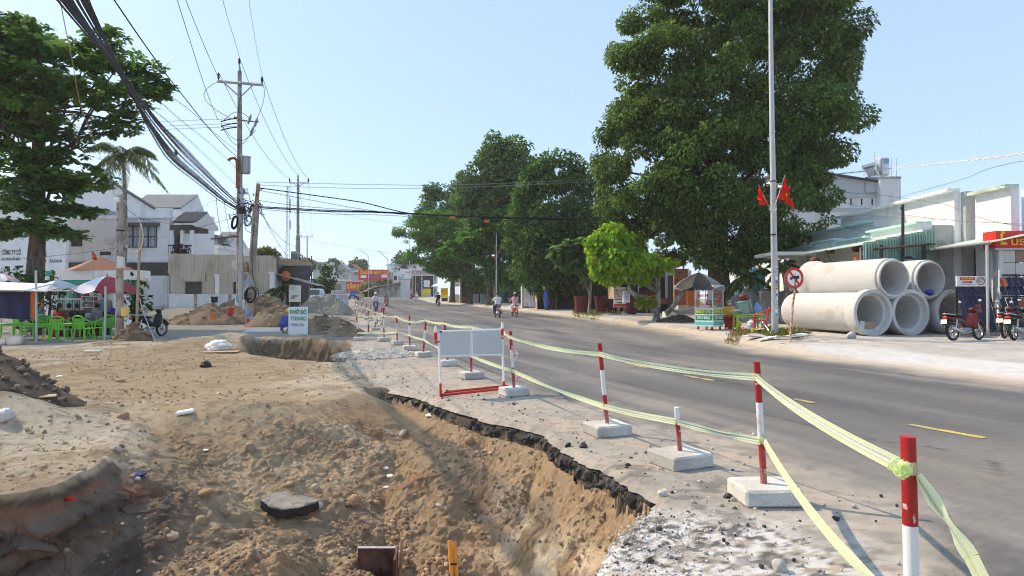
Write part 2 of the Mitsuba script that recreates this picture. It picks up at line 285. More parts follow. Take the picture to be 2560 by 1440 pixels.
def ground_h(x, y, want=False):
    b = zg(x, y)
    d1, w, ins, dm = pitdepth(pit, x, y, 1.9, 11)
    d2, _, in2, _ = pitdepth(trench, x, y, .95, 5); d3, _, in3, _ = pitdepth(trench3, x, y, 1.0, 6)
    xl = XL(y); right = x > xl
    p3 = lambda s, o=0: np.stack([x * s, y * s, 0 * x + o], -1)
    left = ~right & ~ins
    near = ss(60, 20, y)
    wild = ss(-9.5, -7.5, x) if False else 1.0
    plate = .035 + .10 * (nfbm(p3(.55, 3), 3, 2) - .5) + .05 * (nfbm(p3(2.6), 3, 4) - .5) + .028 * (nfbm(p3(9), 3, 6) - .5)
    ridge = .16 * np.exp(-(((x + 3.9) / 1.2) ** 2 + ((y - 8.6) / .45) ** 2)) + .10 * np.exp(-(((x + 1.5) / .8) ** 2 + ((y - 8.6) / .5) ** 2))
    mound = .62 * np.exp(-(((x + 6.9) / 1.15) ** 2 + ((y - 8.0) / 1.0) ** 2)) + .25 * np.exp(-(((x + 5.9) / .8) ** 2 + ((y - 7.3) / .4) ** 2))
    rim2 = .28 * np.exp(-(((y - 20.6) / .8) ** 2)) * ss(-10, -9, x) * ss(-5.2, -6, x) + .25 * np.exp(-(((x + 9.6) / 1.0) ** 2 + ((y - 19.2) / 1.2) ** 2))
    street = ss(21.6, 22.6, y) * ss(-4.9, -6.5, x)          # paved side street on the left: flat
    stall = ss(18.5, 20.5, y) * ss(-13.0, -14.5, x)
    flat = np.maximum(street, stall) if y is not None else 0
    h = b + (plate * (1 - .8 * flat) + (ridge + mound) * ss(-.4, -.9, x - xl) + rim2 - .03 * flat) * near
    ej = ss(.0, 1.8, xl - x) * (y > 10.8) + (y <= 10.8); h = b + (h - b) * ej + .012
    lump = .30 * np.exp(-(((x + 2.1) / .55) ** 2 + ((y - 5.5) / .7) ** 2)) + .25 * np.exp(-(((x + 1.0) / .5) ** 2 + ((y - 5.4) / .6) ** 2))
    n1 = nfbm(p3(1.9, 5), 4, 8) - .5; n2 = nfbm(p3(7.5, 2), 3, 9) - .5; n3 = nfbm(p3(26, 1), 3, 10) - .5
    rg = np.abs(nfbm(np.stack([x * 3.2 + .6 * y, y * 1.3, 0 * x], -1), 4, 14) - .5)
    k = ss(.02, .35, d1)
    h = h - d1 + k * (lump + .13 * n1 + .06 * n2 + .045 * n3) - d2 + ss(.02, .3, d2) * (.40 * n2 + .40 * n1 + .2 * n3) - d3
    h = np.where(ins & (w < NE), np.minimum(h, b - CR * .9), h)
    h = np.where(~right & ~ins & (y < 11.0) & (xl - x < .45) & (y > 1.7), np.minimum(h, b - CR - .5 * (xl - x)), h)
    h = np.where(right, b - np.where(y > 11.0, .012 + .08 * ss(.1, .5, x - xl), .09), h)
    if want: return h, d1, w, ins, dm, d2, right, flat, (n1, n2, n3)
    return h
gA = (-5.4, 1.5, 1.6, 9.4); gB = (-17.04, 2.04, 0.0, 24.0)
def lin(a, b, s): return np.linspace(a, b, int(round((b - a) / s)) + 1)
sB = .06
xb, yb = lin(gB[0], gB[1], sB), lin(gB[2], gB[3], sB)
snap = lambda v, g: g[np.argmin(abs(g - v))]
gA = (snap(gA[0], xb), snap(gA[1], xb), snap(gA[2], yb), snap(gA[3], yb))
from scipy.interpolate import RegularGridInterpolator as RGI
def soilcol(x, y, h, info):
    _, d1, w, ins, dm, d2, right, flat, (n1, n2, n3) = info
    p3 = lambda s, o=0: np.stack([x * s, y * s, 0 * x + o], -1)
    mixc = lambda a, b, t: a * (1 - t[..., None]) + np.array(b) * t[..., None]
    c = np.zeros(x.shape + (3,)) + [.425, .325, .21]
    m1, m2, m3_ = nfbm(p3(.35, 9), 4, 21), nfbm(p3(1.7, 4), 4, 22), nfbm(p3(12), 3, 23)
    c = mixc(c, [.53, .45, .33], ss(.42, .68, m1)); c = mixc(c, [.31, .22, .14], .7 * ss(.5, .72, m2)); c = mixc(c, [.23, .165, .105], .5 * ss(.5, .7, m3_))
    c = mixc(c, [.20, .155, .115], .65 * ss(.9, .2, np.hypot((x + 6.9) / 1.6, (y - 8.1) / 1.2)))
    c = mixc(c, [.36, .33, .29], flat * .8); c = mixc(c, [.23, .215, .20], flat * .8 * ss(.35, .6, m2))
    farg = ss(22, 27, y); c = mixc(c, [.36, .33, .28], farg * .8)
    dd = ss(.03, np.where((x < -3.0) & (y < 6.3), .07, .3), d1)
    slope = mixc(np.zeros(x.shape + (3,)) + [.33, .238, .148], [.42, .32, .205], ss(.45, .65, m2)); slope = mixc(slope, [.30, .155, .085], .6 * ss(.60, .72, nfbm(p3(1.3, 30), 3, 31)))
    slope = mixc(slope, [.22, .155, .10], .55 * ss(.52, .7, m3_))
    sand = mixc(np.zeros(x.shape + (3,)) + [.35, .255, .16], [.62, .52, .37], ss(.43, .55, nfbm(np.stack([x * 2.5, y * 2.5, h * 1.2], -1), 4, 33)) * ss(.5, 1.0, d1)); sand = mixc(sand, [.30, .20, .12], .7 * ss(.52, .66, nfbm(np.stack([x * 6, y * 6, h * 6], -1), 4, 34)))
    sand = mixc(sand, [.48, .24, .12], .7 * ss(.58, .7, nfbm(np.stack([x * 2, y * 2, h * 2 + 5], -1), 3, 35)) * ss(.7, 1.1, d1))
    wr = ss(-1.1, -.35, x - XL(y) + .5 * n1); slope = slope * (1 - wr[..., None]) + sand * wr[..., None]
    lw = ss(-2.75, -3.25, x + .25 * n1 * 4 + .25 * (5.6 - y)) * ss(6.8, 6.1, y)  # mask of the shade painted on the left pit wall
    dark = mixc(np.zeros(x.shape + (3,)) + [.175, .132, .10], [.27, .135, .08], .7 * ss(.52, .60, nfbm(np.stack([x * 1.6, y * 1.6, h * 2.2], -1), 4, 36))); dark = mixc(dark, [.105, .082, .066], ss(.48, .58, nfbm(np.stack([x * 2.2, y * 2.2, h * 6], -1), 4, 37)))  # left wall: grey brown and rusty soil, its shade painted into the darker tone
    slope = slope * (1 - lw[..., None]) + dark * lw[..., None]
    c = c * (1 - dd[..., None]) + slope * dd[..., None]
    t = ss(.05, .3, d2); c = mixc(c, [.17, .125, .085], t * .9)
    return c
def gmesh(xs, ys, hole=None, blend=None):
    X, Y = np.meshgrid(xs, ys, indexing='ij'); info = ground_h(X, Y, True); H = info[0].copy()
    if blend:
        f, bd = blend; e = np.minimum.reduce([X - bd[0], bd[1] - X, Y - bd[2], bd[3] - Y]); w = ss(0, .25, e); H = H * w + f(np.stack([X, Y], -1)) * (1 - w)
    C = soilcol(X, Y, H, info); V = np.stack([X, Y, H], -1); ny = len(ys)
    i = np.arange(X.size).reshape(X.shape); q = np.stack([i[:-1, :-1], i[1:, :-1], i[1:, 1:], i[:-1, 1:]], -1)
    if hole:
        cx, cy = (X[:-1, :-1] + X[1:, 1:]) / 2, (Y[:-1, :-1] + Y[1:, 1:]) / 2
        q = q[~((cx > hole[0]) & (cx < hole[1]) & (cy > hole[2]) & (cy < hole[3]))]
    return tm(V.reshape(-1, 3), q.reshape(-1, 4)), C.reshape(-1, 3), H
xc = np.unique(np.r_[-320, -250, -160, -110, lin(-80, -40, 4), lin(-40, gB[0], .4), lin(gB[0], gB[1], 1.06), lin(gB[1], 40, 2), lin(40, 100, 6), 160, 300, 420])
yc = np.unique(np.r_[-60, -30, -10, -3, lin(0, 24, 1.5), lin(24, 50, .4), lin(50, 100, 2), lin(100, 200, 8), 300, 450, 640])
mC, cC, hC = gmesh(xc, yc, hole=gB)
fC = RGI((xc, yc), hC, bounds_error=False, fill_value=0)
mB, cB, hB = gmesh(xb, yb, hole=gA, blend=(fC, gB)); fB = RGI((xb, yb), hB)
xa, ya = lin(gA[0], gA[1], .0145), lin(gA[2], gA[3], .0145)
mA, cA, hA = gmesh(xa, ya, blend=(fB, gA)); fA = RGI((xa, ya), hA)
v = mA.vertices; sl = np.clip(-v[:, 2] / .4, 0, 1)[:, None]    # crags on the pit faces
lwm = np.clip((-3.3 - v[:, :1]) / .5, 0, 1)
v = v + sl * (.12 + .40 * lwm) * np.stack([nfbm(v * [4, 4, 7] + 7, 4, 41) - .5, nfbm(v * 4 + 31, 4, 42) - .5, 0 * v[:, 0]], -1) + sl * (.045 + .06 * lwm) * np.stack([nfbm(v * 17 + 7, 3, 43) - .5, nfbm(v * 17 + 31, 3, 44) - .5, nfbm(v * 17 + 3, 3, 45) - .5], -1); mA.vertices = v
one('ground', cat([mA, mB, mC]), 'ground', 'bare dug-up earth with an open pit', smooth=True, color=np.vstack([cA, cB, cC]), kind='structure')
def gh(x, y):                                        # height of the ground anywhere
    x, y = np.broadcast_arrays(np.asarray(x, float), np.asarray(y, float)); q = np.stack([x, y], -1)
    a = (x > gA[0]) & (x < gA[1]) & (y > gA[2]) & (y < gA[3]); b = (x > gB[0]) & (x < gB[1]) & (y > gB[2]) & (y < gB[3])
    out = fC(q)
    if b.any(): out = np.where(b, fB(np.clip(q, [gB[0], gB[2]], [gB[1], gB[3]])), out)
    if a.any(): out = np.where(a, fA(np.clip(q, [gA[0], gA[2]], [gA[1], gA[3]])), out)
    return out
def hit(px, py, y0=2.5, y1=60):                       # where the sight line through a pixel meets the ground
    a, b = dirn(px, py); Y = np.geomspace(y0, y1, 4000); z = EYE + b * Y; k = np.argmax(z < np.maximum(gh(a * Y, Y), -9)); return np.array([a * Y[k], Y[k], z[k]])
# road: rows of constant y from the left edge to the right edge
ys = np.r_[lin(.2, 11.6, .02), lin(11.65, 30, .12), np.geomspace(30.2, 152, 80)]
s = np.r_[0, np.cumsum(.012 * 1.018 ** np.arange(150))]; s = s / s[-1]
xl, xr = XL(ys), XR(ys); X = xl[:, None] + (xr - xl)[:, None] * s[None]; Y = np.repeat(ys[:, None], len(s), 1)
dl, dr_ = X - xl[:, None], xr[:, None] - X
p3 = lambda q, o=0, st=1.0: np.stack([X * q, Y * q * st, 0 * X + o], -1)
al, ac = -.36 * X + .93 * Y, .93 * X + .36 * Y
a1, a2, a3, a4 = nfbm(p3(.22, 1), 4, 51), nfbm(p3(1.3, 2), 4, 52), nfbm(p3(7), 3, 53), nfbm(p3(28), 2, 54)
Z = zg(X, Y) + .03 * (nfbm(p3(.8), 3, 55) - .5) * ss(3.2, 1.0, dl) + .012 * (a3 - .5) * ss(1.5, .1, dl) - .05 * ss(.10, 0, dl) * (Y < 11.2)
mixc = lambda a, b, t: np.asarray(a) * (1 - t[..., None]) + np.array(b) * t[..., None]
C = np.zeros(X.shape + (3,)) + [.112, .110, .110]
C = mixc(C, [.155, .148, .140], ss(.4, .62, a1)); C = mixc(C, [.088, .088, .092], .8 * ss(.5, .68, nfbm(np.stack([ac * 1.0, al * .10, 0 * X], -1), 4, 56)))
C = mixc(C, [.21, .20, .185], .5 * ss(.56, .72, nfbm(np.stack([ac * 2.2, al * .12, 0 * X + 4], -1), 4, 57)))
wid = np.interp(Y, [2, 5, 8, 12, 16, 22, 40], [1.7, 2.0, 2.1, 2.3, 2.2, 2.0, 1.2])
crk = np.abs(nfbm(np.stack([ac * .55, al * .22, 0 * X + 3], -1), 5, 62) - .5); C = mixc(C, [.05, .05, .052], .75 * ss(.012, .003, crk) * ss(.42, .55, nfbm(p3(.3, 5), 2, 63))); lane = np.cos((dr_ - 1.2) * 2 * np.pi / 1.75); C = C * (1 + .10 * lane)[..., None]; C = mixc(C, [.26, .235, .20], .5 * ss(.55, .75, nfbm(np.stack([ac * 1.1, al * .25, 0 * X + 9], -1), 5, 64)) * ss(6.5, 2.5, dl))
du = ss(wid + .5, wid - .7, dl + 1.3 * (a2 - .5) + .5 * (a3 - .5))
dust = mixc(mixc(np.zeros(X.shape + (3,)) + [.325, .293, .25], [.275, .255, .225], ss(.4, .65, a2)), [.40, .325, .245], .55 * ss(.45, .68, nfbm(p3(1.1, 8), 4, 58)))
dust = mixc(dust, [.20, .185, .165], .6 * ss(.56, .7, a3))
C = C * (1 - du[..., None] * .96) + dust * du[..., None] * .96
rd = ss(1.5, .2, dr_ + 1.0 * (a2 - .5)); C = mixc(C, [.42, .37, .30], rd * .85)
ch = ss(1.55, .7, np.hypot((X - .85) / 1.0, (Y - 3.85) / .85) + 1.0 * (a2 - .5)) * (Y < 5.2); C = mixc(C, [.52, .52, .52], .9 * ch * ss(.40, .52, nfbm(p3(17, 6), 5, 66))); C = mixc(C, [.05, .05, .05], .85 * ss(.6, .75, ch + .0) * ss(.56, .64, nfbm(p3(16, 3), 3, 60)))
C = mixc(C, [.09, .085, .08], .6 * ss(.60, .68, nfbm(np.stack([X * 5, Y * 5, 0 * X + 2], -1), 4, 61)) * ss(2.0, .6, dl) * (Y < 6))
C = C * (.84 + .32 * a4)[..., None]
roadm = grid(np.stack([X, Y, Z], -1), len(ys), len(s))
one('road', tm(roadm.vertices, roadm.faces[:, ::-1] if False else roadm.faces), 'road', 'grey asphalt road with dusty edges', smooth=True, color=C.reshape(-1, 3), kind='structure')
fR = RGI((ys, s), Z)
# broken asphalt crust along the pit: top lip, ragged face, underside
ye = lin(1.9, 11.4, .012); k = 14; tt = np.linspace(0, 1, k); xe = XL(ye); n = len(ye); zt = np.interp(ye, ys, Z[:, 0])
th = (CR + .11) * (1 + .45 * wob(ye, 1.5, 1, 9)); u = np.repeat(tt[None], n, 0); P = np.stack([np.repeat(xe[:, None], k, 1), np.repeat(ye[:, None], k, 1), zt[:, None] - u * th[:, None]], -1)
tan = np.gradient(np.stack([xe, ye], 1), axis=0); tan /= np.linalg.norm(tan, axis=1)[:, None]; nrm = np.stack([-tan[:, 1], tan[:, 0]], 1)
jag = .20 * (nfbm(P * 9, 4, 71) - .5) + .06 * (nfbm(P * 30, 3, 72) - .5) + .05 * np.sin(u * np.pi) * .6 - .06 * u
jag[:, 0] = -.02; jag[:, 1] = jag[:, 1] * .5; jag[:, -1] = -.3
P[..., :2] += jag[..., None] * nrm[:, None]; P[:, 0, 2] -= .012
cc = np.zeros(P.shape) + [.030, .030, .031]; cc = mixc(cc, [.10, .095, .088], ss(.5, .68, nfbm(P * 22, 3, 73))); cc = mixc(cc, [.30, .24, .17], .8 * ss(.8, 1.0, u + .6 * (nfbm(P * 5, 3, 74) - .5)))
cc = mixc(cc, [.62, .62, .61], (.9 * ss(4.75, 4.4, ye)[:, None] * ss(.36, .52, nfbm(P * 9, 3, 75))))
pr = Proto(); pr.add('', grid(P, n, k), 'crust', True, cc.reshape(-1, 3)); stamp(pr, 'road__broken_edge', None)
labels['road__broken_edge'] = {'label': 'broken black asphalt edge above the pit'}
# pavement on the right: kerb slope, slabs, grey forecourt
ys2 = np.r_[lin(-.4, 60, .16), np.geomspace(60.5, 190, 70)]; off = np.r_[-.12, 0, .1, .22, .34, lin(.45, 9, .19), lin(9.6, 30, 1.0)]
X = XR(ys2)[:, None] + off[None]; Y = np.repeat(ys2[:, None], len(off), 1); o = np.repeat(off[None], len(ys2), 0)
kerb = .13 * ss(15, 19, Y) + .03
Z = zg(X, Y) - .05 + (kerb + .05) * ss(0, .42, o) - .02 * ss(.05, -.12, o) + .03 * (nfbm(np.stack([X, Y, 0 * X], -1) * .7, 3, 81) - .5) * ss(.4, 1, o)
p3 = lambda q, oo=0: np.stack([X * q, Y * q, 0 * X + oo], -1)
b1, b2, b3 = nfbm(p3(.5), 4, 82), nfbm(p3(2.2), 4, 83), nfbm(p3(9), 3, 84)
C = np.zeros(X.shape + (3,)) + [.375, .36, .34]; C = mixc(C, [.30, .27, .235], ss(.45, .65, b2)); C = mixc(C, [.42, .37, .30], .5 * ss(.5, .66, b1))
apr = ss(20.5, 17, Y + .35 * o + 1.2 * (b1 - .5)); lt = ss(3.2, 2.2, o - .12 * (17 - Y) + .6 * (b1 - .5)); ap = mixc(mixc(np.zeros(X.shape + (3,)) + [.30, .29, .275], [.37, .35, .33], ss(.4, .6, b1)), [.45, .45, .445], lt); ap = mixc(ap, [.40, .39, .37], .5 * ss(.52, .64, b2))
apr = np.maximum(apr, ss(3.6, 4.2, o) * ss(27, 24, Y)); C = C * (1 - apr[..., None]) + ap * apr[..., None]
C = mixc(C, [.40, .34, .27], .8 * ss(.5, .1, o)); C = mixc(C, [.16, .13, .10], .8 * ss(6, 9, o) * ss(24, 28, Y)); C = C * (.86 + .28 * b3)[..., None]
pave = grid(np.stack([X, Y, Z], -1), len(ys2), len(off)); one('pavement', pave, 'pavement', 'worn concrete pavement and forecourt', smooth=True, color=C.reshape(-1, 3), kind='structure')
fP = RGI((ys2, off), Z, bounds_error=False, fill_value=None)
xr_y = np.linspace(-1, 200, 6000); xr_x = XR(xr_y)
def XRf(y): return np.interp(y, xr_y, xr_x)
def ph(x, y): return float(fP((y, x - XRf(y))))
def Ysafe(px, m=1.2):
    a = dirn(px, 748)[0]; Y = np.linspace(8, 150, 2000); ok = a * Y > np.interp(Y, Rp[:, 1], Rp[:, 0]) + m; return float(Y[np.argmax(ok)]) if ok.any() else 153.0
def PG(px, py, lift=.13):                              # point on the pavement under a pixel
    p = G(px, py)
    for _ in range(4):
        z = ph(p[0], p[1]); a, b = dirn(px, py); Yn = (z - EYE) / b if b < 0 else p[1]
        p = np.array([a * Yn, Yn, ph(a * Yn, Yn)])
    return p
# worn yellow centre dashes
lp = lambda y: float(zg(0, y))
for i, (a, b, w) in enumerate([((2272, 1062), (2462, 1096), 12), ((1985, 998), (2036, 1008), 8), ((1712, 939), (1784, 952), 7), ((1566, 908), (1612, 919), 6), ((1455, 884), (1492, 892), 5), ((1308, 851), (1330, 856), 3)]):
    A, B = G(a[0], a[1]), G(b[0], b[1]); d = (B - A)[:2] / np.linalg.norm((B - A)[:2]); nn = np.array([-d[1], d[0]]); n = 30; t = np.linspace(0, 1, n)
    hw = .065; ed = [wob(t * 8 + 40 * i, 1, .022, k) for k in (1, 2)]
    V = np.stack([np.column_stack([A[:2] + t[:, None] * (B - A)[:2] + nn * (sg * hw + ed[q][:, None]), [0] * n]) for q, sg in enumerate((-1, 1))], 1); V[..., 2] = zg(V[..., 0], V[..., 1]) + .006
    cc = np.zeros(V.shape) + [.42, .33, .10]; cc = mixc(cc, [.2, .18, .14], ss(.4, .7, nfbm(V * 9, 3, 90)))
    pr = Proto(); pr.add('', grid(V, n, 2), 'pavement', False, cc.reshape(-1, 3)); k = stamp(pr, 'road__lane_marking', None)
    labels[k] = {'label': 'worn yellow centre line dash'}
# ---------------------------------------------------------------- trees and plants
def leafmesh(P, D, U, L, W, shape, cols):
    """leaves at P along D with normal U; shape: outline (t, half width) rows"""
    k = len(shape); n = len(P); S = np.cross(D, U); S /= np.maximum(np.linalg.norm(S, axis=1, keepdims=True), 1e-9); U = np.cross(S, D)
    t, w, b = np.array(shape).T
    V = []
    for j in range(k):
        c = P + D * (L * t[j])[:, None] - U * (L * b[j])[:, None]
        V += [c + S * (W * w[j])[:, None], c - S * (W * w[j])[:, None]] if w[j] > 0 else [c]
    V = np.stack(V, 1); idx, o = [], 0
    for j in range(k): idx.append((o, o + 1) if w[j] > 0 else (o, o)); o += 2 if w[j] > 0 else 1
    f = []
    for j in range(k - 1):
        a, b2 = idx[j], idx[j + 1]
        if a[0] != a[1] and b2[0] != b2[1]: f += [[a[0], a[1], b2[1]], [a[0], b2[1], b2[0]]]
        elif a[0] == a[1]: f.append([a[0], b2[1], b2[0]])
        else: f.append([a[0], a[1], b2[0]])
    f = np.array(f); m = V.shape[1]
    return tm(V.reshape(-1, 3), (f[None] + (np.arange(n) * m)[:, None, None]).reshape(-1, 3)), np.repeat(cols, m, 0)
LEAF = [(0, 0, 0), (.5, 1, .05), (1, 0, .22)]
BROAD = [(0, .12, 0), (.55, .85, .0), (.85, .75, .06), (1, 0, .14)]
LONG = [(0, 0, 0), (.3, 1, .03), (.7, .8, .15), (1, 0, .34)]
def unit(v): return v / np.maximum(np.linalg.norm(v, axis=-1, keepdims=True), 1e-9)
def shades(rng, n, base, var=.3, tint=(.16, .22, .03), ft=.15):
    c = np.array(base)[None] * np.exp(rng.normal(0, var, (n, 1))); t = (rng.random((n, 1)) < ft); return np.where(t, np.array(tint)[None] * np.exp(rng.normal(0, .2, (n, 1))), c)
def outline_blobs(rng, poly, Y, n, rad, thick):
    """clump centres filling the solid whose silhouette is the polygon (pixels of the photograph) at distance Y"""
    x0, y0 = np.min(poly, 0); x1, y1 = np.max(poly, 0); W = max(x1 - x0, y1 - y0) / 2; A = np.array(poly, float); B = np.roll(A, -1, 0); d = B - A; M = n * 40
    q = np.stack([rng.uniform(x0, x1, M), rng.uniform(y0, y1, M)], 1); w = q[:, None] - A[None]; t = np.clip((w * d).sum(-1) / (d * d).sum(-1), 0, 1); e = np.linalg.norm(w - t[..., None] * d, axis=-1).min(1)
    c = (A[None, :, 1] > q[:, 1:]) != (B[None, :, 1] > q[:, 1:]); xi = (B[:, 0] - A[:, 0]) * (q[:, 1:] - A[:, 1]) / np.where(d[:, 1] == 0, 1e-9, d[:, 1]) + A[:, 0]; ins = (c & (q[:, :1] < xi)).sum(1) % 2 == 1
    r = rad * rng.uniform(.42, 1.28, M); ok = np.nonzero(ins & (e > r * F / Y * .42))[0][:n]; u = rng.uniform(-1, 1, M); out = []
    for k in ok: out.append((at(q[k, 0], q[k, 1], Y) + np.array([0, math.copysign(abs(u[k]) ** .5, u[k]) * thick * math.sqrt(max(e[k] / W, .01)), 0]), r[k], e[k] / W))
    return out
def crown(rng, blobs, per, L, W, shape, base, droop=.3, var=.3, tint=(.14, .2, .03), ft=.12, rosette=1, flat=.7, jl=.25):
    Ps, Ds, Us, Cs = [], [], [], []
    for c, r, e in blobs:
        n = max(int(per * r * r), 4); d = unit(rng.normal(0, 1, (n, 3))); rr = r * rng.uniform(.35, 1, (n, 1)) ** .5
        q = c + d * rr * [1, 1, flat]; 
        tw = unit(d * [1, 1, .6] + rng.normal(0, .45, (n, 3)))
        k = rosette; q = np.repeat(q, k, 0); tw = np.repeat(tw, k, 0)
        if k > 1:
            ang = np.tile(np.arange(k) / k * 6.283, n) + np.repeat(rng.uniform(0, 6.28, n), k); upv = unit(np.repeat(rng.normal(0, .25, (n, 3)) + [0, 0, 1], k, 0))
            a = unit(np.cross(upv, [0, 1, .01])); b = np.cross(upv, a); dd = unit(a * np.cos(ang)[:, None] + b * np.sin(ang)[:, None] + upv * rng.uniform(-.45, .35, (n * k, 1)))
            uu = unit(upv + rng.normal(0, .3, (n * k, 3)))
        else:
            dd = unit(tw + [0, 0, -droop] + rng.normal(0, .35, (n * k, 3))); uu = unit(d.repeat(k, 0) * .5 + [0, 0, .7] + rng.normal(0, .5, (n * k, 3)))
        Ps.append(q); Ds.append(dd); Us.append(uu); Cs.append(shades(rng, n * k, np.array(base) * math.exp(rng.normal(0, var * .6)), var * .6, tint, ft))
    P, D, U, C = map(np.vstack, (Ps, Ds, Us, Cs)); n = len(P); l = L * np.exp(rng.normal(0, jl, n)); return leafmesh(P, D, U, l, l / L * W, shape, C)
def limb(rng, a, b, r0, r1, n=7, wig=.12, ns=9):
    t = np.linspace(0, 1, n)[:, None]; P = np.asarray(a) * (1 - t) + np.asarray(b) * t; ln = np.linalg.norm(np.asarray(b) - a); P[1:-1] += rng.normal(0, wig * ln / n, (n - 2, 3)); P[:, 2] += (t * (1 - t))[:, 0] * ln * .12
    return tube(P, np.linspace(r0, r1, n), ns)
def trunkm(base, top, r0, r1, seed=0, flare=1.6, n=24, lean=None, rough=.12):
    t = np.linspace(0, 1, 26)[:, None]; P = np.asarray(base, float) * (1 - t) + np.asarray(top, float) * t
    if lean is not None: P += np.asarray(lean) * np.sin(t * np.pi)
    P[0] -= [0, 0, .12]; r = r0 + (r1 - r0) * t[:, 0]; r = r * (1 + (flare - 1) * np.exp(-t[:, 0] * 14)); m = tube(P, r, n); v = m.vertices
    d = nfbm(np.column_stack([v[:, 0] * 3 / max(r0, .1) * .3, v[:, 1] * 3 / max(r0, .1) * .3, v[:, 2] * .6]) + seed, 4, seed) - .5; c = np.repeat(P, n, 0); k = len(c); w = v.copy(); w[:k] = c + (v[:k] - c) * (1 + rough * 4 * d[:k, None]); m.vertices = w; return m
def tree(name, label, base, top, r0, r1, blobs, cm, group=None, barkm='bark', limbs=18, seed=0, lean=None, catg='tree', trunks=None, jnt=None):
    rng = np.random.default_rng(seed); pr = Proto(); pr.add('trunk', trunkm(base, top, r0, r1, seed, lean=lean), barkm, True)
    for tr in trunks or []: pr.add('trunk', tr, barkm, True)
    if limbs:
        pick = sorted(blobs, key=lambda b: -b[1])[:limbs * 2]; rng.shuffle(pick); 
        for i, (c, r, e) in enumerate(pick[:limbs]):
            t = rng.uniform(.45, 1.0) if i else 1.0; tz = np.asarray(base) * (1 - t) + np.asarray(top) * t
            if lean is not None: tz = tz + np.asarray(lean) * math.sin(t * math.pi)
            pr.add('branch', limb(rng, tz, c, max(r1 * .5, r0 * .2), r0 * .05), barkm, True)
    m, cc = cm; pr.add('crown', m, 'leaf', False, cc, kind='stuff')
    return stamp(pr, name, label, catg, group)
def R(s): return np.random.default_rng(s)
# large dark tree behind the food cart
TB = PG(1796, 776)
poly = [(1545, 0), (1700, -150), (1900, -190), (2080, -110), (2130, 30), (2172, 60), (2150, 150), (2165, 190), (2140, 235), (2185, 300), (2160, 345), (2120, 400), (2130, 430), (2060, 430), (2095, 480), (2070, 540), (2070, 580), (2040, 600), (1990, 640), (1950, 668), (1890, 690), (1840, 672), (1760, 690), (1690, 668), (1640, 650), (1570, 650), (1530, 590), (1500, 510), (1490, 450), (1480, 390), (1500, 350), (1480, 300), (1520, 250), (1580, 240), (1530, 190), (1520, 110), (1555, 60)]
YT = 36.0; bt = np.array([at(1796, 700, YT)[0], YT, ph(at(1796, 700, YT)[0], YT)])
poly = [(1796 + (x - 1796) * .968, y) for x, y in poly]; bl = outline_blobs(R(1), poly, YT, 540, .95, 6.0)
tree('shade_tree', 'huge dark green tree with a dense tall crown rising behind the food cart', bt, at(1800, 330, YT), .62, .30, bl, crown(R(2), bl, 620, .205, .055, LEAF, (.098, .18, .045), droop=.7, var=.34, tint=(.20, .26, .07), ft=.2), limbs=20, seed=3)
# tropical almond at the left edge, layered
poly = [(-60, 30), (40, 20), (90, 50), (150, 80), (165, 105), (200, 110), (270, 100), (300, 70), (345, 95), (350, 130), (395, 155), (410, 185), (380, 215), (395, 235), (370, 260), (340, 240), (345, 290), (300, 300), (330, 310), (365, 340), (300, 345), (250, 320), (200, 345), (150, 370), (100, 360), (30, 350), (-60, 340)]
poly2 = [(-60, 345), (40, 330), (100, 355), (180, 365), (215, 395), (250, 425), (290, 440), (260, 460), (235, 490), (180, 495), (110, 480), (60, 475), (-60, 480)]
poly3 = [(10, 500), (60, 490), (130, 500), (170, 510), (225, 515), (268, 522), (240, 545), (180, 545), (110, 535), (30, 545)]
poly4 = [(-60, 560), (30, 545), (100, 550), (150, 565), (195, 580), (232, 602), (200, 610), (150, 590), (110, 605), (60, 590), (-60, 600)]
poly5 = [(-90, 10), (60, 25), (130, 90), (130, 330), (-90, 340)]
YA = 30.0; bl = outline_blobs(R(17), [(20, 340), (120, 340), (150, 420), (190, 520), (150, 570), (60, 570), (20, 480)], YA - 1.2, 30, .5, .8) + outline_blobs(R(11), poly, YA, 185, .66, 4.2) + outline_blobs(R(12), poly2, YA, 75, .55, 3.5) + outline_blobs(R(13), poly3, YA, 40, .4, 2.2) + outline_blobs(R(14), poly4, YA, 60, .42, 2.6) + outline_blobs(R(15), poly5, YA, 46, .8, 4.0)
ab = np.array([*at(78, 700, YA)[:2], .25]); tree('almond_tree', 'layered broad leaved tree at the left edge beside the food stall', ab, at(88, 230, YA), .42, .14, bl, crown(R(16), bl, 38, .285, .082, BROAD, (.095, .19, .045), var=.3, tint=(.17, .28, .04), ft=.10, rosette=7, flat=.45), limbs=34, seed=12, lean=(.25, 0, 0))
# bushes under and around the almond tree
def bush(name, label, poly, Y, n, rad, thick, per, L, W, shape, col, seed, base=None, r0=.06, group=None, barkm='bark', limbs=6, tint=(.14, .2, .03), ft=.12, droop=.2, rosette=1, catg='bush', flat=.8, var=.3):
    bl = outline_blobs(R(seed), poly, Y, n, rad, thick); xs = [p[0] for p in poly]; yb = max(p[1] for p in poly)
    if base is None: q = at(sum(xs) / len(xs), yb, Y); base = np.array([q[0], Y, min(float(gh(q[0], Y)), q[2] - .2)])
    top = np.mean([b[0] for b in bl], 0); tree(name, label, base, top, r0, r0 * .6, bl, crown(R(seed + 500), bl, per, L, W, shape, col, droop, var, tint, ft, rosette, flat), group, barkm, limbs, seed, catg=catg)
bush('leafy_bush', 'dark leafy bush behind the white stall canopy', [(0, 690), (30, 672), (90, 668), (160, 690), (175, 712), (140, 725), (0, 725)], 29, 26, .4, 1.2, 160, .2, .07, LEAF, (.05, .11, .03), 21)
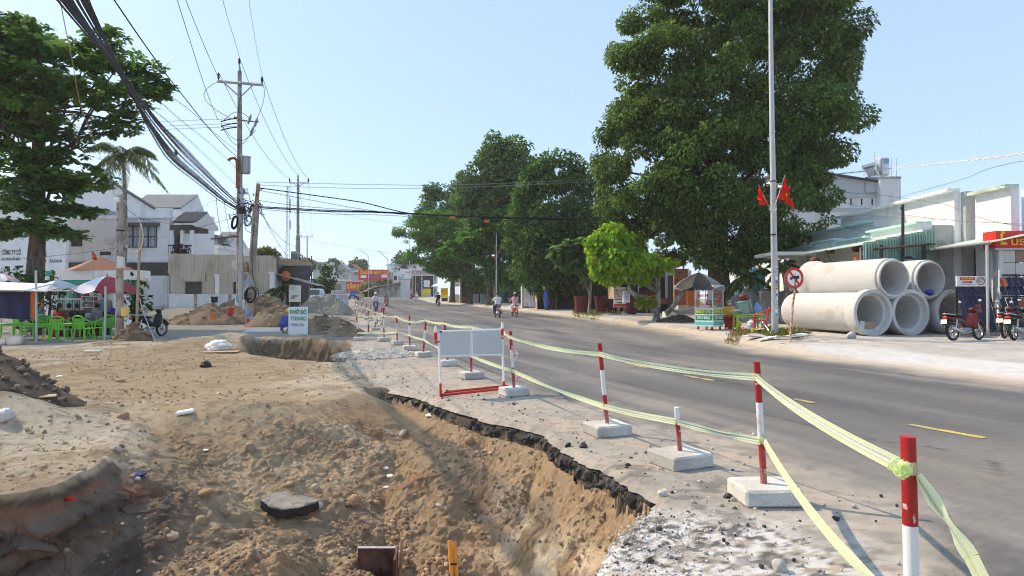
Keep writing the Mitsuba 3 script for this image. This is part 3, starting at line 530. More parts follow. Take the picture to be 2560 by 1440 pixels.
bush('leafy_bush', 'dark shrub hanging between the canopy post and the green wall', [(95, 705), (140, 700), (150, 760), (125, 775), (98, 770)], 26, 14, .3, .6, 200, .18, .06, LEAF, (.03, .06, .02), 22)
bush('potted_shrub', 'tall narrow shrub right beside the grey concrete pole', [(312, 705), (350, 690), (368, 720), (360, 800), (325, 815), (312, 780)], 26, 18, .32, .5, 180, .22, .04, LONG, (.04, .08, .025), 23, catg='shrub')
# row of street trees along the far pavement
Y0 = 66
def stree(lbl, poly, Y, tx, tyb, n, rad, thick, per, L, W, shape, col, seed, r0=.3, topy=None, limbs=14, tint=(.14, .22, .03), ft=.15, droop=.4, name='street_tree', rosette=1, flat=.75, barkm='bark', lean=None, trunks=None, var=.3):
    Y = max(Y, Ysafe(tx)); n, per, L, W, col = int(n * 2.2), per * 1.25, L * 1.2, W * 1.35, (1.6 * col[0], 1.85 * col[1], 1.6 * col[2]); bl = outline_blobs(R(seed), poly, Y, n, rad, thick); q = at(tx, 740, Y); x = q[0]; b = np.array([x, Y, ph(x, Y) if x > XR(Y) else float(gh(x, Y))]); ys_ = [p[1] for p in poly]
    tree(name, lbl, b, at(tx + 6, topy if topy else (min(ys_) * .5 + max(ys_) * .5), Y), r0, r0 * .5, bl, crown(R(seed + 900), bl, per, L, W, shape, col, droop, var, tint, ft, rosette, flat), None, barkm, limbs, seed, lean, trunks=trunks)
stree('tall dark tree crown rising highest in the middle of the street row', [(1140, 420), (1180, 385), (1210, 370), (1215, 340), (1250, 328), (1300, 345), (1335, 370), (1345, 410), (1345, 470), (1340, 640), (1160, 640), (1130, 480)], 78, 1240, 760, 70, 1.3, 4.5, 90, .34, .10, LEAF, (.055, .095, .035), 31, .35, 480)
stree('rounded dark green tree left of the tall tree with feathery foliage', [(1040, 545), (1050, 480), (1090, 458), (1150, 440), (1200, 450), (1220, 660), (1120, 690), (1060, 640)], 84, 1130, 757, 60, 1.3, 4.5, 90, .34, .09, LEAF, (.05, .095, .035), 32, .35, 540)
stree('spreading feathery tree with flat layered sprays, leftmost of the street row', [(990, 570), (1020, 545), (1080, 525), (1130, 520), (1160, 560), (1190, 660), (1150, 715), (1075, 680), (1005, 650), (1030, 610), (990, 600)], 72, 1172, 760, 90, .85, 3.5, 180, .24, .05, LEAF, (.075, .15, .03), 33, .3, 620, flat=.4, tint=(.14, .24, .04), ft=.25)
stree('domed dark tree with small leaves on the right of the street row', [(1300, 470), (1320, 420), (1360, 385), (1400, 378), (1450, 400), (1490, 440), (1540, 490), (1560, 560), (1550, 660), (1460, 730), (1370, 740), (1290, 715), (1260, 560), (1270, 500)], 56, 1375, 775, 130, .95, 4.2, 190, .24, .06, LEAF, (.045, .085, .03), 34, .28, 520)
stree('broad leaved tree with glossy bright green leaves in front of the street row', [(1080, 640), (1120, 600), (1180, 560), (1200, 480), (1240, 430), (1300, 440), (1340, 500), (1340, 600), (1350, 690), (1310, 730), (1270, 725), (1225, 710), (1200, 665), (1150, 650), (1090, 640)], 58, 1222, 768, 110, .85, 3.4, 60, .34, .11, BROAD, (.07, .15, .03), 35, .25, 560, rosette=4, flat=.55, tint=(.16, .28, .04), ft=.25)
stree('feathery low tree over the awnings beside the leaning street tree', [(1150, 660), (1190, 630), (1250, 650), (1250, 725), (1190, 728), (1145, 700)], 64, 1176, 765, 30, .7, 2, 160, .24, .05, LEAF, (.08, .13, .04), 36, .28, 690, limbs=6)
# small trees on the pavement
stree('small crooked tree with big drooping pale leaves and a forked grey trunk', [(1385, 620), (1400, 595), (1440, 580), (1500, 590), (1500, 640), (1490, 690), (1470, 700), (1450, 670), (1420, 680), (1390, 668)], 37, 1472, 770, 26, .45, 1.3, 60, .42, .11, LONG, (.065, .11, .045), 37, .12, 705, limbs=9, name='small_tree', rosette=3, barkm='bark_light', tint=(.14, .22, .07), flat=.6)
yb = PG(1632, 780)
stree('bright yellow green tree glowing in the sun in front of the dark crown', [(1465, 605), (1490, 580), (1520, 560), (1545, 552), (1560, 575), (1585, 610), (1640, 640), (1690, 645), (1688, 668), (1640, 690), (1610, 705), (1570, 700), (1520, 710), (1480, 690), (1470, 650)], 34, 1640, 785, 120, .36, 1.7, 400, .20, .045, LONG, (.15, .25, .025), 38, .17, 690, limbs=12, droop=.9, name='lime_tree', rosette=1, barkm='bark_light', tint=(.42, .48, .04), ft=.35, flat=.7, lean=(.05, 0, 0), var=.22,
      trunks=[tube(smoothline([at(1634, 782, 34), at(1622, 752, 34), at(1590, 738, 33.8), at(1572, 722, 33.8), at(1577, 695, 33.8)], 16), np.linspace(.17, .10, 16), 12), tube(smoothline([at(1665, 785, 34.4), at(1680, 770, 34.4), at(1700, 740, 34.4), at(1715, 715, 34.4)], 12), np.linspace(.14, .1, 12), 12)])
bush('yellow_shrub', 'small yellow green shrub at the foot of the lime coloured tree', [(1590, 755), (1605, 735), (1620, 733), (1640, 750), (1635, 768), (1600, 770)], 33.5, 14, .25, .4, 260, .22, .05, LONG, (.28, .36, .03), 39, catg='shrub', rosette=2, base=PG(1615, 772))
# far and background greenery
for i, (pl, Y, lbl, c, tx) in enumerate([
    ([(780, 700), (800, 670), (820, 655), (845, 660), (842, 700), (840, 740), (790, 745)], 78, 'dense glossy bush tree beside the parked white car', (.05, .10, .03), 812), ([(760, 730), (790, 690), (800, 740)], 70, 'low dark hedge bush by the third power pole', (.035, .075, .025), 780),
    ([(900, 735), (905, 715), (930, 708), (960, 715), (955, 740), (915, 748)], 156, 'rounded yellowish bush in front of the lower red banner', (.13, .17, .04), 928), ([(935, 722), (960, 702), (980, 710), (970, 738), (940, 742)], 158, 'dark green bush right of the yellowish bush', (.05, .09, .03), 958),
    ([(878, 662), (890, 650), (912, 655), (912, 672), (880, 672)], 230, 'far rounded tree above the red roof', (.09, .13, .08), 894), ([(820, 660), (832, 650), (850, 655), (852, 668), (822, 670)], 230, 'far tree left of the grey gable', (.10, .14, .09), 836),
    ([(985, 665), (985, 645), (1005, 628), (1040, 640), (1050, 680), (1000, 690)], 185, 'bluish far tree at the end of the street row', (.07, .11, .07), 1018), ([(640, 640), (648, 625), (665, 620), (686, 628), (690, 645)], 60, 'feathery treetop behind the corrugated fence', (.14, .17, .05), 668),
    ([(755, 660), (765, 650), (785, 655), (790, 670), (760, 672)], 180, 'far tree beside the thin far power pole', (.08, .12, .07), 772), ([(0, 545), (0, 460), (25, 462), (40, 500), (35, 545)], 50, 'dark treetop behind the company building', (.035, .07, .03), -10)]):
    bush('background_tree', lbl, pl, Y, 40, Y * .008, Y * .02, 9e5 / Y ** 2, Y * .0042, Y * .0014, LEAF, c, 60 + i, r0=.12, limbs=5, catg='tree')
# coconut palm
def palm(label, base, crownp, nf, fl, seed, r=.14, name='palm_tree', col=(.10, .15, .05), lw=.05, catg='palm', droopk=1.0):
    rng = R(seed); pr = Proto(); base, crownp = np.asarray(base, float), np.asarray(crownp, float)
    if np.linalg.norm(crownp - base) > .5: pr.add('trunk', trunkm(base, crownp, r, r * .75, seed, lean=(.2, 0, 0), rough=.04), 'bark_light', True)
    for i in range(nf):
        az = i / nf * 6.283 + rng.uniform(-.3, .3); el = rng.uniform(-.3, 1.1); L = fl * rng.uniform(.8, 1.1); t = np.linspace(0, 1, 14)
        hx = L * t * math.cos(el * .8) ; hz = L * (math.sin(el) * t - droopk * (.55 + .25 * math.cos(el)) * t ** 2.2); rach = crownp + np.stack([hx * math.cos(az), hx * math.sin(az), hz], 1)
        pr.add('frond_stalk', tube(rach, np.linspace(.03, .006, 14) * fl / 2.5, 5), 'bark_light', True)
        q = np.linspace(.12, 1, int(34)); P = np.stack([np.interp(q, t, rach[:, k]) for k in range(3)], 1); tg = unit(np.gradient(P, axis=0)); sd = unit(np.cross(tg, [0, 0, 1.0])); 
        PP, DD, UU = [], [], []
        for sgn in (-1, 1): PP.append(P); DD.append(unit(sd * sgn + tg * .7 + np.array([0, 0, -.55]) + rng.normal(0, .1, P.shape))); UU.append(np.tile([0, 0, 1.0], (len(P), 1)) + rng.normal(0, .2, P.shape))
        PP, DD, UU = map(np.vstack, (PP, DD, UU)); l = fl * .30 * np.tile(np.sin(np.pi * (.15 + .8 * q)), 2); m, c = leafmesh(PP, DD, UU, l, l * 0 + lw * fl / 2.5, LONG, shades(rng, len(PP), col, .2)); pr.add('frond', m, 'leaf', False, c)
    return stamp(pr, name, label, catg)
palm('coconut palm with a slim trunk behind the grey concrete pole', [*at(303, 740, 40)[:2], .6], at(308, 388, 40), 19, 2.5, 5, lw=.03, droopk=1.0)
palm('dark fan palm in a pot beside the dark shack', [*at(705, 745, 46)[:2], .9], at(706, 725, 46), 16, 1.5, 6, name='potted_palm', col=(.03, .06, .025))
palm('green palm behind the white gates on the right', [*PG(1880, 790)[:2] * 1.28, .5], at(1872, 690, 33), 14, 1.6, 7, name='garden_palm', col=(.08, .14, .04))
palm('palm fronds showing behind the lamp post next to the concrete pipes', at(1955, 760, 31) * [1, 1, 0] + [0, 0, .5], at(1956, 665, 31), 12, 1.1, 8, name='garden_palm', col=(.10, .16, .04))
def grass(label, pts, n, h, seed, col=(.13, .17, .04), name='grass'):
    rng = R(seed); pg = Polygon(pts); x0, y0, x1, y1 = pg.bounds; g = [PG(*q) for q in pts]; P = []; tri = Polygon([q[:2] for q in g]); x0, y0, x1, y1 = tri.bounds
    import shapely
    q = rng.uniform([x0, y0], [x1, y1], (n * 8, 2)); q = q[shapely.contains_xy(tri, q[:, 0], q[:, 1])][:n]; n = len(q); P = np.column_stack([q, fP(np.stack([q[:, 1], q[:, 0] - XRf(q[:, 1])], 1))])
    P = np.array(P) + rng.normal(0, .05, (n, 3)) * [1, 1, 0]; P[:, 2] -= .01; D = unit(rng.normal(0, .45, (n, 3)) + [0, 0, 1]); U = unit(rng.normal(0, 1, (n, 3))); l = h * np.exp(rng.normal(0, .3, n))
    m, c = leafmesh(P, D, U, l, l * .09, LONG, shades(rng, n, col, .25, (.25, .22, .09), .2)); one(name, m, 'leaf', label, 'grass', color=c, kind='stuff')
grass('grass patch growing on the pavement edge in front of the red pots', [(1420, 795), (1440, 785), (1500, 780), (1530, 785), (1520, 800), (1450, 806)], 2600, .16, 1)
grass('grass around the concrete stump under the lime coloured tree', [(1495, 782), (1540, 772), (1620, 772), (1610, 780), (1540, 788)], 1800, .18, 2)
grass('dry weeds at the pavement edge by the lamp post', [(1800, 858), (1850, 848), (1885, 850), (1880, 858), (1830, 866)], 900, .12, 3, (.24, .18, .09))
grass('grass strip at the foot of the wall behind the lamp post', [(1890, 832), (1930, 826), (2020, 834), (2000, 846), (1930, 845)], 1600, .16, 4)
# ---------------------------------------------------------------- buildings
def fb(x0, y0, x1, y1, Y, th=.2, dy=0.0, bev=0.0):     # upright box facing the camera whose front face spans these pixels at distance Y
    a, b = at(x0, y1, Y), at(x1, y0, Y); return box2([a[0], Y + dy, a[2]], [b[0], Y + dy + th, b[2]], bev)
def fpoly(pts, Y, th=.2):
    P = [at(x, y, Y) for x, y in pts]; return upright([(p[0], p[2]) for p in P], th, (0, Y, 0))
def ftext(t, x0, x1, ybase, hpx, Y, dy=-.012, depth=.008, bold=True, rz=0):
    p = at((x0 + x1) / 2, ybase, Y + dy); return text(t, hpx / F * Y, depth, bold, (x1 - x0) / F * Y, p=(p[0], Y + dy, p[2]))
def window(pr, path, x0, y0, x1, y1, Y, nx=2, ny=1, frame='frame_dark', pane='glass', dy=0.0, fw=.07, bars=0):
    w = pr.add(path, fb(x0, y0, x1, y1, Y, .04, dy - .02), pane); a, b = at(x0, y1, Y), at(x1, y0, Y); ms = []
    for i in range(nx + 1): x = a[0] + (b[0] - a[0]) * i / nx; ms.append(box2([x - fw / 2, Y + dy - .08, a[2]], [x + fw / 2, Y + dy - .022, b[2]]))
    for j in range(ny + 1): z = a[2] + (b[2] - a[2]) * j / ny; ms.append(box2([a[0] - fw / 2, Y + dy - .083, z - fw / 2], [b[0] + fw / 2, Y + dy - .024, z + fw / 2]))
    for i in range(bars): x = a[0] + (b[0] - a[0]) * (i + .5) / bars; ms.append(box2([x - .012, Y + dy - .10, a[2]], [x + .012, Y + dy - .085, b[2]]))
    pr.add(w + '__frame', cat(ms), frame); return w
def tiles(pr, roof, O, U, V, nu, nv, m, swap=None):     # roof tiles in rows: O lower left, U along the eave, V up the slope
    O, U, V = map(lambda q: np.asarray(q, float), (O, U, V)); lu, lv = np.linalg.norm(U) / nu, np.linalg.norm(V) / nv; u, v = U / np.linalg.norm(U), V / np.linalg.norm(V); w = np.cross(u, v)
    x = np.linspace(0, 1.04, 7); prof = .09 * np.abs(np.sin(x * np.pi)) ** .7 ; P = np.stack([np.stack([x * lu, 0 * x, prof + .03], 1), np.stack([x * lu, 0 * x + lv * 1.1, prof - .005], 1)], 1)
    top = grid(P, 7, 2); fr = grid(np.stack([np.stack([x * lu, 0 * x, prof + .03], 1), np.stack([x * lu, 0 * x, prof - .01], 1)], 1), 7, 2); t = cat([top, fr]); first = None
    for j in range(nv):
        for i in range(nu):
            M = np.eye(4); M[:3, 0], M[:3, 1], M[:3, 2] = u, v, w; M[:3, 3] = O + u * lu * i + v * lv * j + w * .01
            if first is None: first = pr.add(roof + '__tile', t, m); first_d = pr.parts[-1][1]; pr.parts[-1][1]['to_world'] = T(M.tolist())
            else: pr.copy(first, roof + '__tile', T(M.tolist()))
def addl(pr, path, ms, m):
    for q in ms: pr.add(path, q, m)
# company building at the left edge
pr = Proto(); YB = 46; pr.add('wall', fb(-160, 510, 166, 800, YB, .3), 'wall_white'); pr.add('roof', fb(-165, 503, 170, 512, YB, 6, -.15), 'wall_grey'); pr.add('ledge', fb(-160, 668, 166, 676, YB, .2, -.16), 'wall_white')
addl(pr, 'lettering', ([ftext('CÔNG TY CỔ', 4, 52, 637, 12, YB), ftext('PHẦN', 92, 116, 642, 11, YB), ftext('ĐC: 308 P. ẤP BẮC', 4, 50, 651, 7, YB), ftext('TỈNH THUẬN', 84, 115, 655, 7, YB), ftext('01 623 206 789', 124, 154, 656, 7, YB)]), 'frame_dark')
stamp(pr, 'company_building', 'flat white building with black company lettering behind the almond tree', 'building')
# white two storey house
pr = Proto(); YB = 53; pr.add('wall', fpoly([(150, 790), (150, 515), (250, 440), (380, 520), (428, 520), (428, 790)], YB, .3), 'wall_white')
for a, b in (((140, 520), (250, 438)), ((250, 438), (388, 524))):
    A, B = at(*a, YB), at(*b, YB); d = B - A; L = np.hypot(d[0], d[2]); pr.add('roof_edge', mv(box((0, 0, 0), (L, .6, .14)), (A + B) / 2 + [0, .1, .06], ry=-math.degrees(math.atan2(d[2], d[0]))), 'dark_tile')
for y in (541, 650): pr.add('ledge', fb(160, y, 432, y + 6, YB, .2, -.18), 'wall_white')
window(pr, 'window', 313, 566, 392, 618, YB, 4, 2, pane='curtain', bars=9); window(pr, 'window', 180, 577, 205, 615, YB, 2, 1); pr.add('window_awning', fb(308, 558, 400, 566, YB, .55, -.55), 'dark_tile')
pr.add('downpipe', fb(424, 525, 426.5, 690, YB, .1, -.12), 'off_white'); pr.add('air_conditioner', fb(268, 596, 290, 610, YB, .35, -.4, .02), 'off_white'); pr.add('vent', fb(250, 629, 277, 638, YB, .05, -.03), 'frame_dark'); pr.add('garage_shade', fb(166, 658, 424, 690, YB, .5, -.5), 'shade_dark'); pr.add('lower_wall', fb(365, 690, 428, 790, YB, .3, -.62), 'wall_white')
O, E = at(316, 521, YB + 1.5), at(452, 521, YB + 1.5); Vv = at(316, 474, YB + 1.5) - O; rf = pr.add('roof', mv(box2([0, 0, -.06], [E[0] - O[0], math.hypot(Vv[2], 3), 0]), O, rx=math.degrees(math.atan2(Vv[2], 3))), 'dark_tile')
tiles(pr, rf, O, E - O, [0, 3, Vv[2]], 15, 9, 'grey_tile')
pr.add('gable_wall', mv(upright([(0, 0), (4.5, 0), (3.0, Vv[2])], .15), E + [0.0, 0, 0], rz=90), 'wall_white'); pr.add('wing_wall', fb(428, 521, 455, 640, YB + 1.6, 6), 'wall_white')
O, E = at(430, 556, YB - .8), at(490, 556, YB - .8); Vv = at(430, 523, YB - .8) - O; rf = pr.add('porch_roof', mv(box2([0, 0, -.06], [E[0] - O[0], math.hypot(Vv[2], 2), 0]), O, rx=math.degrees(math.atan2(Vv[2], 2))), 'dark_tile')
tiles(pr, rf, O, E - O, [0, 2, Vv[2]], 8, 5, 'dark_tile')
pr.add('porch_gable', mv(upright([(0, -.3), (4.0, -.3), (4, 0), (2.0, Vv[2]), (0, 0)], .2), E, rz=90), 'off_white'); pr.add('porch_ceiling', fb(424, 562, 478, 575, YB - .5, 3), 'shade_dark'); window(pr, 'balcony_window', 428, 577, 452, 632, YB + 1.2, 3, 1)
for x in (424, 450, 474): pr.add('column', fb(x, 575, x + 7, 645, YB - .4, .3), 'wall_white')
pr.add('balcony_floor', fb(418, 640, 482, 650, YB - 1.2, 3), 'wall_white'); rl = [fb(420, 612, 480, 615, YB - 1.1, .04)] + [fb(421 + 5 * i, 615, 422 + 5 * i, 640, YB - 1.1, .03) for i in range(12)]; pr.add('balcony_railing', cat(rl), 'frame_dark')
stamp(pr, 'white_house', 'white two storey house with gable wall, dark framed window and grey tiled roofs', 'house')
bush('balcony_plant', 'dark purple leafed plant spilling over the balcony railing of the white house', [(432, 635), (440, 615), (458, 610), (475, 625), (480, 636)], 51.2, 14, .45, .4, 120, .22, .08, LEAF, (.05, .022, .03), 71, catg='plant', tint=(.09, .03, .045))
# corrugated sheet fence on a white wall
pr = Proto(); YF = 48; W = lambda x: at(x, 700, YF)[0]; Zy = lambda y: at(600, y, YF)[2]
pr.add('wall', fb(422, 738, 690, 800, YF, .25), 'wall_white'); pr.add('wall_cap', fb(420, 735, 692, 739, YF, .35, -.05), 'wall_white')
for x in (540, 676): p = pr.add('pillar', fb(x, 690 if x < 600 else 684, x + 10, 800, YF, .4, -.2), 'wall_white'); pr.add(p + '__cap', fb(x - 2, 686 if x < 600 else 680, x + 12, 691 if x < 600 else 685, YF, .5, -.25), 'wall_white')
rng = R(5); x = 422
while x < 686:
    w = rng.uniform(26, 40); x2 = min(x + w, 690); y0 = 634 + (x - 422) * .035 + rng.uniform(-1.5, 1.5); pr.add('metal_sheet', mv(corr(W(x2 + 2) - W(x), Zy(y0) - Zy(684 + rng.uniform(-3, 3)), .19, .03), (W(x), YF - .12 - .05 * rng.random(), Zy(684))), 'beige_sheet'); x = x2
for x0, y0, x1, y1 in ((428, 682, 453, 703), (453, 680, 515, 704), (515, 683, 541, 702), (549, 683, 580, 702), (575, 678, 600, 705), (640, 682, 678, 704), (428, 702, 464, 738), (505, 702, 541, 738), (549, 702, 584, 738), (596, 704, 676, 738)): pr.add('metal_sheet', mv(corr(W(x1) - W(x0), Zy(y0) - Zy(y1), .19, .03), (W(x0), YF - .03 - .12 * ((x0 == 453) or (x0 == 575)), Zy(y1))), 'beige_sheet')
pr.add('dark_opening', fb(463, 703, 506, 738, YF, .05, .05), 'shade_dark'); pr.add('dark_opening', fb(583, 703, 597, 738, YF, .05, .05), 'shade_dark')
for x in (484, 570): pr.add('leaning_post', mv(fb(x, 735, x + 6, 782, YF - .9, .2)), 'pole')
pr.add('back_building', fb(425, 640, 688, 800, YF + .5, 5), 'wall_grey'); stamp(pr, 'corrugated_fence', 'beige corrugated metal sheet fence standing on a low white wall', 'fence')
# houses behind the fence
pr = Proto(); YB = 64; pr.add('wall', fb(478, 584, 516, 660, YB, 5), 'wall_grey'); pr.add('parapet', fb(476, 582, 518, 587, YB, 5.2, -.1), 'wall_grey'); pr.add('balcony', fb(500, 620, 545, 660, YB - 1, 4), 'wall_white'); pr.add('balcony_trim', fb(498, 612, 547, 620, YB - 1.2, 4), 'wall_white'); pr.add('balcony_band', fb(499, 611, 546, 613, YB - 1.15, 4), 'terracotta')
window(pr, 'window', 515, 622, 523, 640, YB - 1, 1, 1); stamp(pr, 'grey_house', 'small grey house with a curved white balcony behind the corrugated fence', 'house')
pr = Proto(); YB = 68; pr.add('wall', fb(530, 612, 578, 660, YB, 5), 'wall_white')
O, E = at(528, 612, YB - .6), at(572, 612, YB - .6); Vv = at(528, 575, YB - .6) - O; rf = pr.add('roof', mv(box2([0, 0, -.06], [E[0] - O[0], math.hypot(Vv[2], 2.5), 0]), O, rx=math.degrees(math.atan2(Vv[2], 2.5))), 'dark_tile'); tiles(pr, rf, O, E - O, [0, 2.5, Vv[2]], 8, 5, 'grey_tile')
pr.add('gable', mv(upright([(0, 0), (5, 0), (2.5, Vv[2])], .2), E, rz=90), 'off_white')
for x in (544, 558, 572): pr.add('column', fb(x, 618, x + 4, 660, YB - .9, .3), 'wall_white')
stamp(pr, 'tiled_roof_house', 'white house with a steep grey tiled roof behind the utility pole', 'house')
# green and white kiosk house behind the stall, with gate
pr = Proto(); YB = 38; pr.add('wall', fb(96, 700, 350, 815, YB, .8), 'dusty_paint'); pr.add('green_band', fb(94, 700, 352, 713, YB, .1, -.12), 'green_paint'); [pr.add('green_pillar', fb(x, 713, x + 11, 815, YB, .2, -.18), 'green_paint') for x in (150, 176, 250, 330)]; pr.add('dark_opening', fb(190, 722, 250, 815, YB, .05, -.06), 'shade_dark'); pr.add('parapet', fb(90, 676, 356, 700, YB, 1.0, -.15), 'wall_white'); pr.add('white_panel', fb(105, 738, 150, 812, YB, .05, -.06), 'wall_white'); pr.add('white_panel', fb(285, 738, 330, 812, YB, .05, -.06), 'wall_white'); pr.add('shutter', fb(120, 678, 140, 690, YB, .05, -.2), 'green_paint')
for i in range(14): pr.add('gate_bar', fb(128 + i * 6, 748, 129.5 + i * 6, 812, YB - .5, .04), 'fence_white')
pr.add('gate_rail', fb(126, 746, 212, 749, YB - .52, .05), 'fence_white'); pr.add('hip_roof', mv(lathe([(2.4, 0), (0, .9)], 4), at(250, 678, YB + 1.6)), 'roof_rust'); stamp(pr, 'kiosk_house', 'low green painted shop with a white parapet and barred gate behind the stall', 'building')
# dark shack past the fence
pr = Proto(); YB = 50; pr.add('wall', fb(688, 660, 735, 790, YB, 4), 'shade_dark'); pr.add('thatch', mv(fb(683, 648, 740, 664, YB - 1, 4), rx=0), 'wood'); pr.add('roof_sheet', fb(690, 664, 778, 690, YB - .6, .1), 'dark_tile'); pr.add('name_plate', fb(693, 664, 703, 670, YB - .75, .05), 'wall_blue'); pr.add('lantern', mv(ball((0, 0, 0), .35, 2, (1, 1, 1.2)), at(715, 690, YB - .9)), 'orange'); pr.add('lean_to_roof', mv(box((0, 0, 0), (3.2, 2, .06)), at(752, 700, YB - .4), ry=16), 'grey_tile'); pr.add('awning_post', fb(771, 700, 774, 770, YB - .5, .1), 'pole')
pr.add('rubble_wall', fb(727, 628, 737, 662, YB + 6, 1), 'wall_grey'); stamp(pr, 'dark_shack', 'dark low shack with a shaggy thatched edge and lean-to roof by the third power pole', 'building')
pr = Proto(); pr.add('board', fb(722, 713, 752, 755, 42, .05), 'off_white'); pr.add('picture_band', fb(724, 716, 741, 736, 42, .02, -.03), 'pale_green_sheet'); pr.add('dark_script', cat([fb(726, 744, 738, 746, 42, .02, -.04), fb(730, 739, 746, 741, 42, .02, -.04)]), 'frame_dark'); pr.add('leg', fb(723, 755, 725, 765, 42, .05), 'pole'); pr.add('leg', fb(749, 755, 751, 765, 42, .05), 'pole'); stamp(pr, 'menu_board', 'white and green signboard leaning by the fan palm', 'sign')
# far end of the street
def house(name, lbl, x0, y0, x1, y1, Y, wallm, roofm=None, gable=False, d=6, wins=(), extra=None):
    pr = Proto()
    if gable: pr.add('wall', fpoly([(x0, y1), (x0, y0 + gable), ((x0 + x1) / 2, y0), (x1, y0 + gable), (x1, y1)], Y, d), wallm)
    else: pr.add('wall', fb(x0, y0, x1, y1, Y, d), wallm)
    if roofm and not gable: pr.add('roof', fb(x0 - 2, y0 - 3, x1 + 2, y0, Y, d + 1, -.5), roofm)
    if roofm and gable:
        for s in (-1, 1):
            A, B = at((x0 + x1) / 2, y0, Y), at(x1 + 2 if s > 0 else x0 - 2, y0 + gable + 1, Y); dd = B - A; L = np.hypot(dd[0], dd[2]); pr.add('roof', mv(box((0, 0, 0), (L, d + 1, .15)), (A + B) / 2 + [0, d / 2, .08], ry=-math.degrees(math.atan2(dd[2], dd[0]))), roofm)
    for w in wins: window(pr, 'window', *w, Y, 2, 1)
    if extra: extra(pr, Y)
    stamp(pr, name, lbl, 'house')
house('far_house', 'grey far house with a pale gable left of the red roofed one', 838, 660, 868, 760, 190, 'wall_grey', 'grey_tile', 14)
house('far_house', 'far grey house under a red pitched roof', 862, 660, 893, 760, 196, 'wall_grey', 'roof_rust', 12, wins=((872, 684, 884, 696),))
house('far_house', 'far pale blue roofed house past the green bush tree', 782, 658, 824, 750, 180, 'wall_blue', 'galv')
house('far_house', 'low grey wall house behind the lower red banner', 832, 702, 872, 760, 176, 'wall_grey', 'wall_white')
house('far_house', 'wide white flat roofed building with blue tank at the street end', 968, 664, 1052, 760, 182, 'wall_white', 'galv', wins=((985, 690, 992, 700),), extra=lambda pr, Y: pr.add('water_tank', mv(ball((0, 0, 0), 1, 2, (.7, .7, .5)), at(1008, 661, Y + 2)), 'box_blue'))
house('far_house', 'grey shopfront house behind the upper red banner', 880, 680, 972, 760, 174, 'wall_grey', 'pale_green_sheet')
pr = Proto(); Y = 166; pr.add('panel', fb(896, 674, 973, 700, Y, .2), 'sign_red'); pr.add('lettering', ftext('CHỢ XE MÁY CŨ', 900, 969, 685, 8, Y), 'sign_yellow'); pr.add('print', cat([fb(902, 688, 916, 695, Y, .03, -.04), fb(953, 687, 968, 694, Y, .03, -.04)]), 'sign_white'); pr.add('small_print', fb(922, 688, 950, 692, Y, .03, -.04), 'sign_blue')
for x in (898, 970): pr.add('post', fb(x, 700, x + 1.5, 755, Y, .1), 'galv')
stamp(pr, 'red_banner', 'upper red banner with yellow used motorbike market lettering', 'sign')
pr = Proto(); Y = 160; pr.add('panel', fb(865, 705, 946, 738, Y, .2), 'sign_red'); pr.add('lettering', ftext('CẦM ĐỒ THUẬN', 867, 944, 721, 10, Y), 'sign_yellow'); pr.add('small_print', cat([fb(868, 725, 888, 729, Y, .03, -.04)]), 'sign_blue'); pr.add('yellow_strip', fb(866, 733, 890, 737, Y, .03, -.05), 'sign_yellow'); stamp(pr, 'red_banner', 'lower red banner with large yellow pawnshop lettering behind the bush', 'sign')
pr = Proto(); Y = 153
for i in range(9): pr.add('plank', fb(934 + i * 7.5, 722 - i * 1.6, 941 + i * 7.5, 758, Y, .12, .02 * (i % 2)), 'wall_grey' if i % 3 else 'wood')
pr.add('roof', mv(box((0, 0, 0), (8.0, 6, .15)), at(966, 714, Y + 2), ry=-11), 'grey_tile'); pr.add('awning', mv(box((0, 0, 0), (3.3, 3, .08)), at(926, 722, Y - 1), ry=-25), 'canvas_white'); stamp(pr, 'plank_shed', 'weathered plank shed with a white tarp awning at the street end', 'shed')
pr = Proto(); Y = 153
for i in range(2): pr.add('shutter', mv(corr((11) / F * Y, 56 / F * Y, .25, .03), at(1001 + 11 * i, 755, Y)), 'off_white')
pr.add('wall', fb(998, 692, 1030, 756, Y + .2, 4), 'wall_grey'); pr.add('roof', fb(996, 690, 1032, 695, Y - .4, 4), 'grey_tile'); stamp(pr, 'shutter_shop', 'closed shop with a cream metal shutter beside the pavement', 'shop')
pr = Proto(); Y = 151; pr.add('panel', fb(1000, 672, 1028, 697, Y, .12), 'sign_white'); addl(pr, 'lettering', ([ftext('TIN HỌC', 1001, 1012, 689, 4, Y), ftext('PHÚ', 1014, 1026, 684, 6, Y)]), 'sign_red'); pr.add('blue_print', fb(1001, 691, 1010, 696, Y, .02, -.03), 'sticker_blue'); stamp(pr, 'shop_sign', 'white shop sign with red lettering above the cream shutter', 'sign')
pr = Proto(); Y = 140; pr.add('panel', fb(1028, 675, 1082, 690, Y, .1), 'galv'); pr.add('lettering', ftext('XE TOÀN THẮNG', 1030, 1078, 686, 9, Y), 'sign_red'); stamp(pr, 'shop_sign', 'grey fascia sign with long red lettering under the trees', 'sign')
